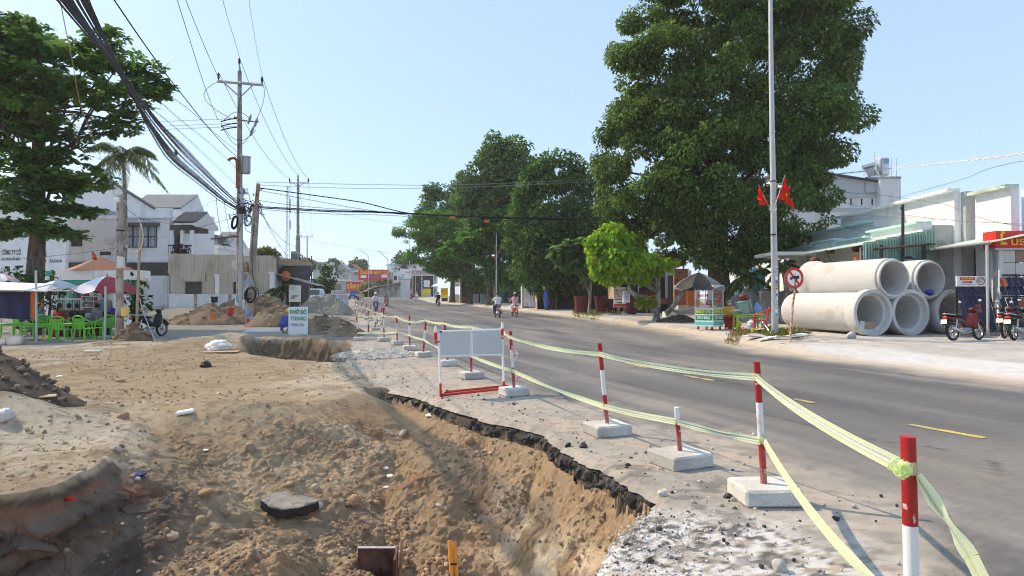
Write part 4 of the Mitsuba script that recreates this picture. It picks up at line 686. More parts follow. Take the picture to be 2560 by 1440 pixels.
# stalls and shops along the pavement, in the shade of the trees
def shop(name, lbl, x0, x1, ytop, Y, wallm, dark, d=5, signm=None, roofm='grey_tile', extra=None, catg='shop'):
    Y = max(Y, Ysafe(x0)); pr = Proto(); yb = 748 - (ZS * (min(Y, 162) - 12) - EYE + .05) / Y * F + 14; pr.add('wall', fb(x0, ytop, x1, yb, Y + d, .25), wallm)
    pr.add('side_wall', fb(x0, ytop, x0 + 3, yb, Y, d), 'wood' if dark else wallm); pr.add('side_wall', fb(x1 - 3, ytop, x1, yb, Y, d), wallm); pr.add('roof', fb(x0 - 2, ytop - 3, x1 + 2, ytop + 1, Y - .6, d + 1), roofm)  # left side wall in dark wood colour, painting in the shade of the trees
    if dark: pr.add('interior', fb(x0 + 3, ytop + 2, x1 - 3, yb, Y + 1.2, .1), dark)  # dark sheet before the back wall, painted shade of the shop inside
    if extra: extra(pr, Y)
    return stamp(pr, name, lbl, catg)
def ex1(pr, Y):
    pr.add('menu_panel', fb(1040, 703, 1052, 720, Y, .05, -.5), 'frame_dark'); pr.add('white_panel', fb(1060, 701, 1075, 718, Y, .05, -.5), 'sign_white'); pr.add('yellow_panel', fb(1056, 722, 1078, 748, Y, .05, -.6), 'gold'); pr.add('counter', fb(1045, 740, 1082, 754, Y, .6, -.4), 'wood'); pr.add('crate', fb(1071, 735, 1079, 754, Y, .4, -1.2), 'panel_grey')
    for x in (1053, 1083): pr.add('post', fb(x, 685, x + 2.5, 755, Y - .8, .1), 'fence_white')
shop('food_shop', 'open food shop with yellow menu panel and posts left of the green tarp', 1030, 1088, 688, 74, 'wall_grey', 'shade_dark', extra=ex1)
def ex2(pr, Y):
    for x0, x1, m in ((1200, 1222, 'shade_dark'), (1232, 1262, 'cloth_teal'), (1264, 1300, 'shade_dark')): pr.add('shutter', mv(corr((x1 - x0) / F * Y, 52 / F * Y, .3, .04), at(x0, 764, Y + .6)), m)
    pr.add('name_board', fb(1232, 702, 1256, 712, Y, .08, -.4), 'maroon')
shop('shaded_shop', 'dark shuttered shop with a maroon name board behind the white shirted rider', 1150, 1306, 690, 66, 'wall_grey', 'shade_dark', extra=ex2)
def ex3(pr, Y): pr.add('slat_wall', mv(corr(30 / F * Y, 62 / F * Y, .35, .04), at(1308, 766, Y - .1)), 'wall_blue'); pr.add('box', fb(1314, 745, 1319, 756, Y, .2, -1.4), 'off_white')
shop('blue_shed', 'pale blue metal shed wall behind the row of trunks', 1304, 1342, 692, 62, 'wall_blue', None, extra=ex3)
def ex4(pr, Y):
    for i in range(4): pr.add('folding_gate', cat([fb(1394 + 36 * i + 3 * j, 700, 1395 + 36 * i + 3 * j, 765, Y, .05, .6) for j in range(10)]), 'frame_dark')
    pr.add('steel_rail', fb(1345, 702, 1392, 706, Y, .1, -.6), 'off_white'); pr.add('post', fb(1360, 680, 1363, 770, Y, .1, -.5), 'galv'); pr.add('post', fb(1388, 680, 1390, 770, Y, .1, -.5), 'galv')
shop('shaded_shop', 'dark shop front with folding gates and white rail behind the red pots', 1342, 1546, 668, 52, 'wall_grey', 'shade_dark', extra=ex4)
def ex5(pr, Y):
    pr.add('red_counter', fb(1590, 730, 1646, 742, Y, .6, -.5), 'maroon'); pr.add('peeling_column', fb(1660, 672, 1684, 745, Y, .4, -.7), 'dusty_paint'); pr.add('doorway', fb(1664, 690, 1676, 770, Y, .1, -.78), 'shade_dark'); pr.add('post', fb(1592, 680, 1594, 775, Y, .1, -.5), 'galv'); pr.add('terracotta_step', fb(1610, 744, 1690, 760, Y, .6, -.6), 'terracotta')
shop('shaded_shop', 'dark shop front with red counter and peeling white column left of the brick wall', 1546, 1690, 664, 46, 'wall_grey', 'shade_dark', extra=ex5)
pr = Proto(); Y = 43; pr.add('bricks', fb(1686, 672, 1722, 775, Y, .3), 'brick'); pr.add('pillar', fb(1720, 676, 1727, 775, Y, .4, -.1), 'wall_white'); pr.add('step', fb(1684, 764, 1735, 774, Y, 1.2, -1.2), 'concrete'); stamp(pr, 'brick_wall', 'red brick house wall behind the grey and black umbrella', 'wall')
pr = Proto(); Y = 42
for i in range(4): pr.add('door_leaf', fb(1718 + 7 * i, 726, 1724.5 + 7 * i, 776, Y, .08), 'orange')
pr.add('frame', cat([fb(1716, 722, 1747, 726, Y, .15), fb(1745, 722, 1748, 776, Y, .15)]), 'dark'); stamp(pr, 'orange_door', 'orange panelled door in the shade behind the cart', 'door')
pr = Proto(); Y = 55; pr.add('wall', fb(1836, 600, 2060, 780, Y, 6), 'wall_white'); pr.add('roof', fb(1830, 590, 2066, 602, Y, 7, -.4), 'wall_blue'); pr.add('band', fb(1836, 680, 2060, 686, Y, .3, -.2), 'teal_light')
window(pr, 'window', 1850, 640, 1868, 668, Y, 2, 1); stamp(pr, 'white_villa', 'white house wall seen through the gap right of the big trunk', 'house')
# gates and wall on the right pavement
pr = Proto(); Y = 33.5
for i in range(3): pr.add('gate_panel', fb(1826 + 9.5 * i, 736, 1834.5 + 9.5 * i, 800, Y, .06), 'lav')
pr.add('teal_column', fb(1846, 696, 1856, 735, Y + 1, .5), 'teal_light'); pr.add('panel', fb(1856, 722, 1872, 812, Y, .10, -.2), 'dusty_paint'); pr.add('panel', fb(1876, 725, 1906, 812, Y, .10, -.15), 'dusty_paint'); pr.add('post', fb(1871, 718, 1877, 812, Y, .2, -.3), 'dusty_paint'); pr.add('roof_rail', fb(1870, 722, 1922, 728, Y, .3, -.4), 'dusty_paint'); stamp(pr, 'gate_wall', 'row of pale lilac and white metal gates behind the seated vendor', 'gate')
pr = Proto(); Y = 31; pr.add('wall', fb(1904, 732, 2060, 842, Y, .25), 'wall_grey'); pr.add('coping', fb(1902, 728, 2062, 734, Y, .4, -.08), 'wall_grey')
for i in range(5): pr.add('pillar', fb(1935 + 26 * i, 726, 1941 + 26 * i, 842, Y, .4, -.1), 'wall_grey')
stamp(pr, 'garden_wall', 'weathered grey concrete garden wall between lamp post and pipes', 'wall')
one('water_butt', mv(lathe([(.0, 0), (.34, 0), (.40, .5), (.36, .9), (.2, 1.05), (0, 1.05)], 16), at(1893, 722, 33.2)), 'teal', 'teal plastic drum on the wall behind the vendor', 'drum', smooth=40)
# ---- right hand shops (their fronts run along the street)
def seg(A, B, z0, z1, th=.2):                          # wall between two ground points; thickness to the right of A->B
    A, B = np.asarray(A, float), np.asarray(B, float); d = B - A; L = np.hypot(*d); return mv(box2([0, -th, z0], [L, 0, z1]), (A[0], A[1], 0), rz=math.degrees(math.atan2(d[1], d[0])))
pr = Proto(); pr.add('front_wall', seg((17.5, 33.5), (17.5, 24.9), 0, 5.75, .25), 'wall_white'); pr.add('side_wall', box2([17.51, 24.65, 0], [18.5, 24.9, 5.72]), 'wall_grey'); pr.add('cornice', seg((17.42, 33.6), (17.42, 24.8), 5.75, 5.86, .5), 'wall_white'); pr.add('cornice', seg((17.38, 38), (17.38, 30.4), 5.2, 5.3, .5), 'teal_light')
pr.add('front_wall', seg((17.46, 38), (17.46, 33.5), 0, 5.2, .25), 'wall_white'); pr.add('lower_front', seg((16.5, 37.5), (16.5, 25.1), 3.2, 4.35, .25), 'wall_white'); pr.add('lower_side_wall', box2([16.5, 24.98, 0], [17.6, 25.08, 4.45]), 'wall_grey')
for a, b, z in ((37.5, 34, 4.40), (34.0, 31.5, 4.52), (31.5, 28.6, 4.36), (28.6, 25.0, 4.56)): pr.add('parapet_trim', seg((16.42, a), (16.42, b), z - .04, z + .04, .6), 'teal_light'); pr.add('parapet', seg((16.46, a), (16.46, b), z - .35, z - .04, .4), 'wall_white')
stamp(pr, 'white_shop', 'white shop with stepped teal trimmed parapets and a stained grey side wall', 'shop')
pr = Proto(); n = 42
for i in range(12): pr.add('roof_sheet', mv(mv(corr(1.06, 3.05, .15, .022), rx=-101.5), (16.5, 25.0 + 1.03 * i, 4.26), rz=90), 'pale_green_sheet')
for i in range(6): pr.add('end_sheet', upright([(0, 0), (.50, 0), (.50, 2.36 + .095 * i + .06), (0, 2.36 + .095 * i)], .02, (13.7 + .47 * i, 24.93 - .03 * (i % 2), 1.4)), 'green_sheet'); pr.add('rib', cat([box2([13.75 + .47 * i + .11 * k, 24.86, 1.4], [13.79 + .47 * i + .11 * k, 24.90, 3.74 + .095 * i]) for k in range(4)]), 'green_sheet')
for y in (25.2, 29, 33): pr.add('post', cyl((13.75, y, 0), (13.75, y, 3.6), .05), 'steel')
stamp(pr, 'green_awning', 'long green corrugated awning with a green sheet end screen above the pipes', 'awning')
pr = Proto(); pr.add('front_wall', seg((18.0, 24.4), (18.0, 22.65), 0, 5.5, .3), 'wall_white'); pr.add('cornice', seg((17.92, 24.45), (17.92, 22.55), 5.5, 5.62, .5), 'pale_green_sheet'); pr.add('shop_opening', seg((17.85, 24.95), (17.85, 22.6), .06, 3.5, .03), 'shade_dark'); pr.add('street_wall', box2([18.31, 22.65, 0], [27, 22.95, 5.5]), 'wall_white'); pr.add('street_cornice', box2([18.43, 22.5, 5.5], [27, 23.0, 5.62]), 'pale_green_sheet')  # dark sheet on the solid wall paints the shade under the awning
for i in range(2): pr.add('shop_window', seg((17.78, 24.5 - .8 * i), (17.78, 23.8 - .8 * i), .9, 2.5, .03), 'glass')
stamp(pr, 'white_shop', 'plain bright white shop at the right edge behind the red sign', 'shop')
pr = Proto()
for i in range(6): pr.add('roof_sheet', mv(mv(corr(1.06, 1.95, .15, .022), rx=-102), (17.9, 21.4 + 1.03 * i, 3.85), rz=90), 'pale_green_sheet')
pr.add('edge_beam', tube([(16.0, 21.4, 3.44), (16.0, 27.5, 3.44)], .05), 'steel')
for y in (21.6, 25.0): pr.add('post', cyl((16.05, y, 0), (16.05, y, 3.4), .045), 'galv')
stamp(pr, 'pale_awning', 'pale green corrugated awning right of the black pole', 'awning')
pr = Proto(); Y = 48; pr.add('wall', fpoly([(1960, 800), (1960, 425), (2050, 431), (2205, 456), (2205, 800)], Y, 9), 'wall_white'); pr.add('cladding', fpoly([(1962, 494), (1962, 428), (2050, 433), (2203, 457), (2203, 494)], Y - .1, .1), 'wall_blue'); pr.add('roof_edge', fpoly([(1955, 426), (1955, 421), (2050, 427), (2206, 452), (2206, 457), (2050, 432)], Y - .3, 9.5), 'dark_tile'); pr.add('stair_tower', fb(2204, 443, 2252, 800, Y - .6, 5), 'wall_white'); pr.add('tower_coping', fb(2203, 441, 2253, 445, Y - .7, 5.2), 'wall_grey')
w = pr.add('hatch', fb(2161, 444, 2193, 482, Y, .03, -.14), 'wall_blue'); pr.add(w + '__frame', cat([fb(2160, 443, 2194, 445, Y, .05, -.18), fb(2160, 481, 2194, 483, Y, .05, -.18), fb(2160, 445, 2161.5, 481, Y, .05, -.18), fb(2192.5, 445, 2194, 481, Y, .05, -.18)]), 'steel')
for x in (2127, 2154, 2180): pr.add('slit_window', fb(x - 1.5, 497, x + 1.5, 512, Y, .05, -.03), 'frame_dark')
pr.add('grey_band', fb(1964, 520, 2203, 530, Y, .05, -.03), 'panel_grey'); pr.add('grey_band', fb(1964, 556, 2203, 562, Y, .05, -.03), 'panel_grey'); pr.add('red_panel', fb(2044, 568, 2066, 592, Y, .05, -.05), 'maroon')
tk = pr.add('water_tank', mv(lathe([(0, 0), (.43, 0), (.45, .06), (.45, 1.2), (.40, 1.28), (.1, 1.34), (0, 1.34)], 24), at(2206, 439, Y)), 'alu', 40); pr.add(tk + '__label', fb(2200, 400, 2213, 412, Y, .02, -.47), 'sticker_blue')
sh = pr.add('solar_heater', cyl(at(2158, 419, Y), at(2186, 411, Y), .19, 16), 'alu', 40); pr.add(sh + '__tubes', cat([cyl(at(2160 + 3 * i, 420 - .8 * i, Y - .2), at(2172 + 3 * i, 442 - .5 * i, Y - 1.0), .03, 6) for i in range(8)]), 'dark'); pr.add(sh + '__frame', cat([cyl(at(2160, 420, Y), at(2160, 440, Y), .02, 6), cyl(at(2186, 412, Y), at(2186, 445, Y), .02, 6)]), 'steel')
for x, y in ((2186, 380), (2228, 395), (2241, 396)): pr.add('antenna_rod', cyl(at(x, 443, Y), at(x, y, Y), .02, 6), 'steel')
stamp(pr, 'tall_grey_building', 'tall pale building with blue cladding, steel water tank and solar heater on top', 'building')
pr = Proto(); pr.add('slab', fb(1936, 629, 2040, 637, 30, 2.5), 'off_white'); pr.add('post', fb(2021, 637, 2024, 740, 30.2, .12), 'steel'); pr.add('post', fb(1943, 637, 1946, 740, 30.2, .12), 'steel'); stamp(pr, 'flat_canopy', 'thin flat grey canopy roof just right of the lamp post', 'canopy')
# ---------------------------------------------------------------- barrier posts and tape
def road_z(x, y): return float(zg(x, y))
POSTS = {}
def post(k, top, base, lbl, bw=.44, tall=None, bands=(.33, .31, .36), cap=None, Y=None, bh=.13, rz=20, zb=None, grp=None):
    b = G(*base) if Y is None else np.array([at(base[0], 748, Y)[0], Y, float(zg(0, Y))]); Yb = b[1]
    if zb is not None: b[2] = zb
    t = at(top[0], top[1], Yb); pr = Proto(); rng = R(abs(hash(k)) % 1000 if not isinstance(k, int) else k)
    blk = box((0, 0, bh / 2), (bw, bw * .9, bh), .018); blk = blk.subdivide().subdivide(); blk.vertices += .012 * (np.stack([nfbm(blk.vertices * 9 + k * 3.1 + o, 2, o) for o in (1, 2, 3)], -1) - .5)
    pr.add('concrete_base', mv(blk, b, rz=rz + rng.uniform(-12, 12)), 'concrete'); b0 = b + [0, 0, bh - .01]; d = t - b0; u = 0
    names = ['lower_band', 'middle_band', 'upper_band']; cols = ['red_post', 'white_post', 'red_post']
    for nme, c, f in zip(names, cols, bands[::-1]):
        pr.add(nme, tube([b0 + d * u, b0 + d * (u + f)], .025, 18), c, 40); u += f
    if cap: pr.add('cap', tube([t - d * .04, t + d * .03], .05, 14), 'red_plastic', 40)
    POSTS[k] = (b0, d); stamp(pr, 'barrier_post', lbl, 'barrier post', grp or 'striped barrier posts along the pit')
post(1, (2270, 1091), (0, 0), 'nearest red and white post at the right with a knotted yellow tape', Y=2.28) if False else None
B1 = np.array([(2270 - 1280) / 1600 * 2.28, 2.28, 0]); POSTS[1] = None
def post_at(k, top, Y, lbl): post(k, top, (top[0] + (6 if k == 1 else 0), 748), lbl, Y=Y)
post_at(1, (2270, 1091), 2.28, 'nearest red and white post at the right with a knotted yellow tape')
post(2, (1892, 905), (1910, 1250), 'tall striped post on a white concrete block, second from the right', rz=8)
pr = Proto(); b = G(1700, 1162); blk = box((0, 0, .065), (.46, .42, .13), .018).subdivide().subdivide(); blk.vertices += .012 * (np.stack([nfbm(blk.vertices * 9 + o, 2, o) for o in (1, 2, 3)], -1) - .5); pr.add('concrete_base', mv(blk, b, rz=25), 'concrete'); t = at(1691, 1018, b[1]); b0 = b + [0, 0, .12]; POSTS[20] = (b0, t - b0)
pr.add('red_band', tube([b0, b0 + (t - b0) * .72], .022, 16), 'red_post', 40); pr.add('white_band', tube([b0 + (t - b0) * .72, t], .024, 16), 'white_post', 40); stamp(pr, 'barrier_post', 'short broken off post with a white top between two taller posts', 'barrier post', 'striped barrier posts along the pit')
post(3, (1499, 858), (1518, 1086), 'striped post third from the right, above the asphalt edge', rz=30); post(4, (1276, 828), (1285, 988), 'striped post right of the grey barricade board', .40); post(5, (1176, 812), (1178, 946), 'striped post standing behind the grey barricade board', .40)
post(6, (1111, 803), (1119, 914), 'striped post mostly hidden behind the left leg of the barricade board', .38); post(7, (1065, 798), (1058, 892), 'striped post leaning slightly just left of the barricade board', .38); post(8, (1024, 789), (1024, 875), 'striped post second to the left of the barricade board', .38)
post(9, (992, 787), (993, 862), 'striped post with pink rags hanging from it', .36); post(10, (959, 772), (960, 853), 'striped post with a red cap where the tapes cross', .38, cap=1); post(11, (891, 787), (896, 852), 'striped post at the corner of the tape beside the trench', .36)
FP = 'far striped posts round the second trench'
for k, t, b in ((30, (921, 778), (921, 838)), (31, (938, 783), (938, 826)), (32, (888, 753), (889, 790)), (33, (894, 757), (895, 789)), (34, (905, 756), (905, 795)), (35, (916, 760), (917, 799)), (36, (927, 762), (929, 803)), (37, (942, 767), (943, 809)), (38, (954, 769), (955, 811)), (39, (868, 753), (869, 785)), (40, (765, 755), (766, 785))):
    post(k, t, b, ['first', 'second', 'third', 'fourth', 'fifth', 'sixth', 'seventh', 'eighth', 'ninth', 'tenth', 'eleventh'][sorted((765, 868, 888, 894, 905, 916, 921, 927, 938, 942, 954)).index(t[0])] + ' from the left of the small far striped posts round the second trench', .36, grp=FP)
def pt(k, f): b, d = POSTS[k]; return b + d * f
def ribbon(P, w, twist=None, off=0.0):
    P = np.asarray(P); n = len(P); t = unit(np.gradient(P, axis=0)); s = unit(np.cross(t, [0, 0, 1.0])); u = np.cross(s, t); a = np.zeros(n) if twist is None else twist
    w_ = u * np.cos(a)[:, None] + s * np.sin(a)[:, None]; nr = np.cross(t, w_) * off; k = np.linspace(-.5, .5, 5); V = P[:, None] + w_[:, None] * (k * w)[None, :, None] + nr[:, None] + (np.cross(t, w_)[:, None] * (.004 * np.cos(k * 6))[None, :, None]); return grid(V, n, 5)
def tape(lbl, pts, sags, seed, w=.052, extra=None, grp='fluorescent barrier tapes'):
    rng = R(seed); pr = Proto()
    for i, (a, b) in enumerate(zip(pts[:-1], pts[1:])):
        L = np.linalg.norm(b - a); n = max(int(L / .04), 12); P = sag(a, b, sags[i] if not np.isscalar(sags) else sags * L, n); t = np.linspace(0, 1, n)
        tw = rng.uniform(-.9, .9) * np.sin(t * np.pi) ** 2 + rng.uniform(-.35, .35) + .25 * np.sin(t * rng.uniform(5, 12) + rng.uniform(0, 6)); w_ = w * (1 - .45 * (np.exp(-t * 16) + np.exp(-(1 - t) * 16)))[0] if False else w
        p = pr.add('span', ribbon(P, w_, tw), 'tape', True); (a[1] + b[1] < 15.5) and pr.add(p + '__grey_stripe', cat([ribbon(P, w * .30, tw, .0015), ribbon(P, w * .30, tw, -.0015)]), 'tape_grey', True)
    if extra: extra(pr)
    stamp(pr, 'barrier_tape', lbl, 'barrier tape', grp)
def wrap(k, f, pr, h=.055, m='tape'):
    b, d = POSTS[k]; q = b + d * f; u = d / np.linalg.norm(d); pr.add('wrap', tube([q - u * h / 2, q + u * h / 2], .0285, 14, cap=False), m, 40)
sd = np.array([0.03, -.02, 0])
def up(k, f): return pt(k, f) + np.array([-.02, -.022, 0])
def ex(pr):
    for k, f in ((2, .88), (3, .87), (4, .9), (5, .96), (7, .97), (9, .95), (10, .78), (11, .93)): wrap(k, f, pr, .05)
    wrap(1, .885, pr, .045); q = pt(1, .89); rng = R(3)
    for i in range(7):                                   # knot with loose loops
        a = rng.uniform(0, 6.28, 3); P = q + np.array([-.04, -.035, 0]) + np.stack([.021 * np.sin(np.linspace(0, 4, 14) + a[0]) - .012, .016 * np.cos(np.linspace(0, 5, 14) + a[1]), .022 * np.sin(np.linspace(0, 5, 14) + a[2])], 1); pr.add('knot', ribbon(P, .030, np.linspace(0, 3, 14)), 'tape', True)
tape('upper fluorescent tape running from the knotted near post along the tops of the posts', [up(1, .885), up(2, .88), up(3, .87), up(4, .9), at(1255, 826, pt(4, 0)[1] + .9), up(5, .96), up(6, .95), up(7, .97), up(8, .80), up(9, .95), up(10, .76), up(11, .93)], .014, 1, .056, extra=ex)
def ex(pr):
    for k, f in ((2, .36), (3, .22), (4, .31), (7, .38), (8, .36), (9, .36), (11, .2)): wrap(k, f, pr, .05)
tape('lower fluorescent tape sloping from the trench corner down to the white block post', [up(2, .36), up(20, .69), up(3, .22), up(4, .31), up(5, .36), up(6, .24), up(7, .38), up(8, .36), up(9, .36), up(10, .15), up(11, .2)], .007, 2, .060, extra=ex)
b1 = pt(1, .28) + [-.03, .0, 0]
tape('fluorescent tape hanging steeply from the white block post to the bottom edge', [up(2, .36) + [.03, 0, 0], at(2222, 1490, 2.62)], .03, 3, .05)
q1 = pt(1, .86); tape('wide fluorescent tape dropping from the knot on the nearest post', [q1 + [.01, -.03, 0], q1 + [.085, -.18, -.22], q1 + [.15, -.42, -.62], q1 + [.30, -1.2, -.75]], [.0, .0, .02], 7, .062)
tape('bright green tape looped round the far posts by the second trench', [pt(30, .9), pt(10, .88), pt(31, .75), pt(30, .25)], .06, 5, .05, grp='far barrier tapes'); tape('upper far tape round the second trench', [pt(40, .85), pt(39, .8), pt(32, .85), pt(33, .8), pt(34, .75), pt(35, .72), pt(36, .65), pt(37, .6), pt(38, .6)], .03, 6, .05, grp='far barrier tapes'); tape('lower far tape round the second trench', [pt(40, .2), pt(39, .25), pt(33, .3), pt(34, .15), pt(36, .4), pt(38, .3)], .05, 8, .05, grp='far barrier tapes')
def rag(pr, k, fs, m='soft_pink'):
    rng = R(k)
    for f in fs:
        q = pt(k, f); P = q + np.cumsum(rng.normal(0, .018, (14, 3)) + [.006, -.004, -.012], 0); pr.add('rag', ribbon(P, .03, np.linspace(0, 4, 14)), m, True)
pr = Proto(); rag(pr, 9, (.8, .62, .45)); stamp(pr, 'pink_rag', 'torn pink plastic strips tied to a far striped post', 'rag'); pr = Proto(); rag(pr, 4, (.72, .36)); stamp(pr, 'pink_rag', 'two small pink strips knotted round the post right of the barricade board', 'rag'); pr = Proto(); rag(pr, 5, (.93, .9)); stamp(pr, 'pink_rag', 'pink strip tied at the top of the post behind the barricade board', 'rag')
# barricade board
YB = G(1105, 993)[1]; pr = Proto(); p = lambda x, y, dY=0.0: at(x, y, YB + dY)
gx = lambda a, b, m, nme, w=.035: pr.add(nme, mv(box((0, 0, 0), (w, w, np.linalg.norm(np.subtract(b, a)))), (np.add(a, b)) / 2, ry=math.degrees(math.atan2(b[0] - a[0], b[2] - a[2]))), m)
YR = .55; L0, L1, Lm = p(1102, 993), p(1096, 829), p(1101, 958); R0, R1, Rm = p(1262, 976, YR), p(1255, 824, YR), p(1259, 953, YR)
def bar(a, b, m, nme, r=.020): pr.add(nme, tube([a, b], r, 4), m)
bar(L1, Lm, 'white', 'leg'); bar(Lm, L0, 'red', 'leg_foot'); bar(R1, Rm, 'white', 'leg'); bar(Rm, R0, 'red', 'leg_foot'); bar(L1, R1, 'white', 'top_rail'); L2, R2 = p(1098, 891), p(1258, 886, YR); bar(L2, R2, 'white', 'lower_rail'); bar((L1 + R1) / 2, (L2 + R2) / 2, 'white', 'middle_stile')
bar(L0 + [.02, 0, .03], R0 + [0, 0, .03], 'red', 'foot_rail'); bk = np.array([.13, .34, 0]); bar(L0 + bk * [0.3, 1, 1] + [.0, 0, .03], R0 + bk * [0.3, 1, 1] + [0, 0, .03], 'red', 'foot_rail'); bar(L0 + [0, 0, .02], L0 + bk * [.3, 1, 1] + [0, 0, .02], 'red', 'foot_link'); bar(R0 + [0, 0, .02], R0 + bk * [.3, 1, 1] + [0, 0, .02], 'red', 'foot_link')
for i in (0, 1):
    f = lambda t, A, B: A + (B - A) * t
    a, b, c, d = f(.5 * i + .02, L1, R1), f(.5 * i + .48, L1, R1), f(.5 * i + .48, L2, R2), f(.5 * i + .02, L2, R2); o = np.array([0, .008, 0]); V = np.array([a - o, b - o, c - o, d - o, a + o, b + o, c + o, d + o]); pr.add('panel', tm(V, [[0, 1, 2, 3], [7, 6, 5, 4], [0, 4, 5, 1], [1, 5, 6, 2], [2, 6, 7, 3], [3, 7, 4, 0]]), 'panel_grey')
for q in (L1 + [.04, -.022, .0], L1 + [-.0, -.025, -.16]): pr.add('tie', box(q, (.05, .01, .02)), 'dark')
stamp(pr, 'barricade_board', 'white framed barricade with two blank grey panels and red feet', 'barricade')
for q, lb in ((p(1089, 815), 'clear topped red warning lamp hanging on the left end of the barricade'), (p(1256, 806, YR), 'clear topped red warning lamp hanging on the right end of the barricade')):
    pr = Proto(); pr.add('lens', mv(lathe([(.0, 0), (.012, -.005), (.022, -.03), (.024, -.075), (0, -.075)], 14), q), 'white', 40); pr.add('body', mv(lathe([(0, -.075), (.026, -.075), (.026, -.13), (.022, -.2), (.014, -.235), (0, -.235)], 14), q), 'lamp_red', 40); pr.add('hook', mv(lathe([(0, -.235), (.02, -.25), (.02, -.275), (0, -.29)], 10), q), 'lamp_red', 40); pr.add('collar', mv(lathe([(.027, -.07), (.028, -.09), (.027, -.1)], 12), q), 'white'); stamp(pr, 'warning_lamp', lb, 'warning lamp')
for (x0, y0, x1, y1, lb, Y) in ((812, 735, 871, 752, 'far wide barricade with white triangles on the gravel heap', 50), (814, 752, 840, 768, 'far small barricade with two pale panels by the gravel heap', 47), (848, 750, 872, 773, 'far pale barricade beside the road edge', 47), (828, 725, 858, 736, 'farthest grey barricade frame behind the others', 60)):
    pr = Proto(); w = 1.6
    for i in range(2): pr.add('panel', fb(x0 + 1 + i * (x1 - x0) / 2, y0 + 2, x0 + (i + 1) * (x1 - x0) / 2 - 1, y1 - 1, Y, .02), 'panel_grey')
    for x in (x0, (x0 + x1) / 2 - .5, x1 - 1): pr.add('upright', fb(x, y0, x + 1.4, 768 if Y < 55 else 755, Y, .04, -.03), 'white')
    pr.add('rail', fb(x0, y0, x1, y0 + 1.6, Y, .05, -.04), 'white'); pr.add('rail', fb(x0, y1 - 1, x1, y1, Y, .05, -.04), 'white')
    if x1 - x0 > 50:
        for xx in (820, 836): pr.add('triangle', fpoly([(xx, 750), (xx + 14, 750), (xx + 7, 738)], Y - .04, .02), 'white')
    stamp(pr, 'barricade_board', lb, 'barricade')
# ---------------------------------------------------------------- concrete pipes
ax = unit(np.array([-.25, .968, 0])); row = np.array([ax[1], -ax[0], 0]); A0 = np.array([12.62, 22.35, 0]); zA = ph(13, 23) + .80
bell = [(.70, 0), (.82, 0), (.83, .03), (.83, .26), (.74, .52), (.72, .6), (.72, 3.97), (.70, 4.0), (.60, 4.0), (.60, .20), (.685, .16), (.70, 0)]; spig = [(.60, 0), (.655, 0), (.665, .02), (.665, .12), (.72, .13), (.72, 3.45), (.74, 3.55), (.83, 3.8), (.83, 4.05), (.60, 4.05), (.60, 0)]
def pipe(prof, p, seed, lbl):
    m = lathe(prof[::-1], 72); v = m.vertices; v[:, :2] *= (1 + .004 * (nfbm(v * [2, 2, 2] + seed, 3, seed) - .5))[:, None]; M = np.eye(4); M[:3, 2] = ax; M[:3, 0] = row; M[:3, 1] = np.cross(ax, row); M[:3, 3] = p; m.apply_transform(M)
    one('concrete_pipe', m, 'pipe', lbl, 'concrete pipe', 'stacked concrete pipes', smooth=35)
pipe(bell, A0 + [0, 0, zA], 1, 'bottom left concrete pipe with a wide collar and a wooden box inside'); pipe(bell, A0 + row * 1.62 + [0, 0, zA], 2, 'bottom middle concrete pipe with a wide empty collar'); pipe(bell, A0 + row * 3.55 + [0, 0, zA], 3, 'bottom right concrete pipe behind the red motorbike')
pipe(spig, A0 + row * .80 + [0, 0, zA + 1.21] - ax * .1, 4, 'top left concrete pipe with a plain end, stained on its side'); pipe(spig, A0 + row * 2.55 + [0, 0, zA + 1.19] + ax * .05, 5, 'top right concrete pipe with a blue helmet inside')
q = A0 + ax * .5 + [0.05, 0, zA - .47]; pr = Proto(); pr.add('box', box(q, (.55, .4, .28), .01, rz=15), 'wood'); pr.add('board', box(q + [-.2, -.25, .03], (.16, .03, .3), .005), 'off_white'); stamp(pr, 'wooden_box', 'small wooden box inside the bottom left concrete pipe', 'box')
q = A0 + row * 2.6 + [0, 0, zA + 1.19 - .46] + ax * .15; pr = Proto(); pr.add('shell', ball(q, .13, 2, (1, 1.15, .85)), 'box_blue', 40); pr.add('strap', tube([q + [.08, 0, -.02], q + [.12, 0, -.08], q + [.16, 0, -.1]], .008, 6), 'dark'); pr.add('peak', box(q + [0, -.15, -.03], (.16, .1, .02), .006), 'box_blue'); stamp(pr, 'helmet', 'blue helmet lying in the top right pipe', 'helmet')
rng = R(77); one('wedge_stone', mv(rockm(rng, 2), PG(2128, 846) + [0, 0, .08], s=.2), 'concrete', 'pale stone wedged under the bottom left pipe', 'stone')
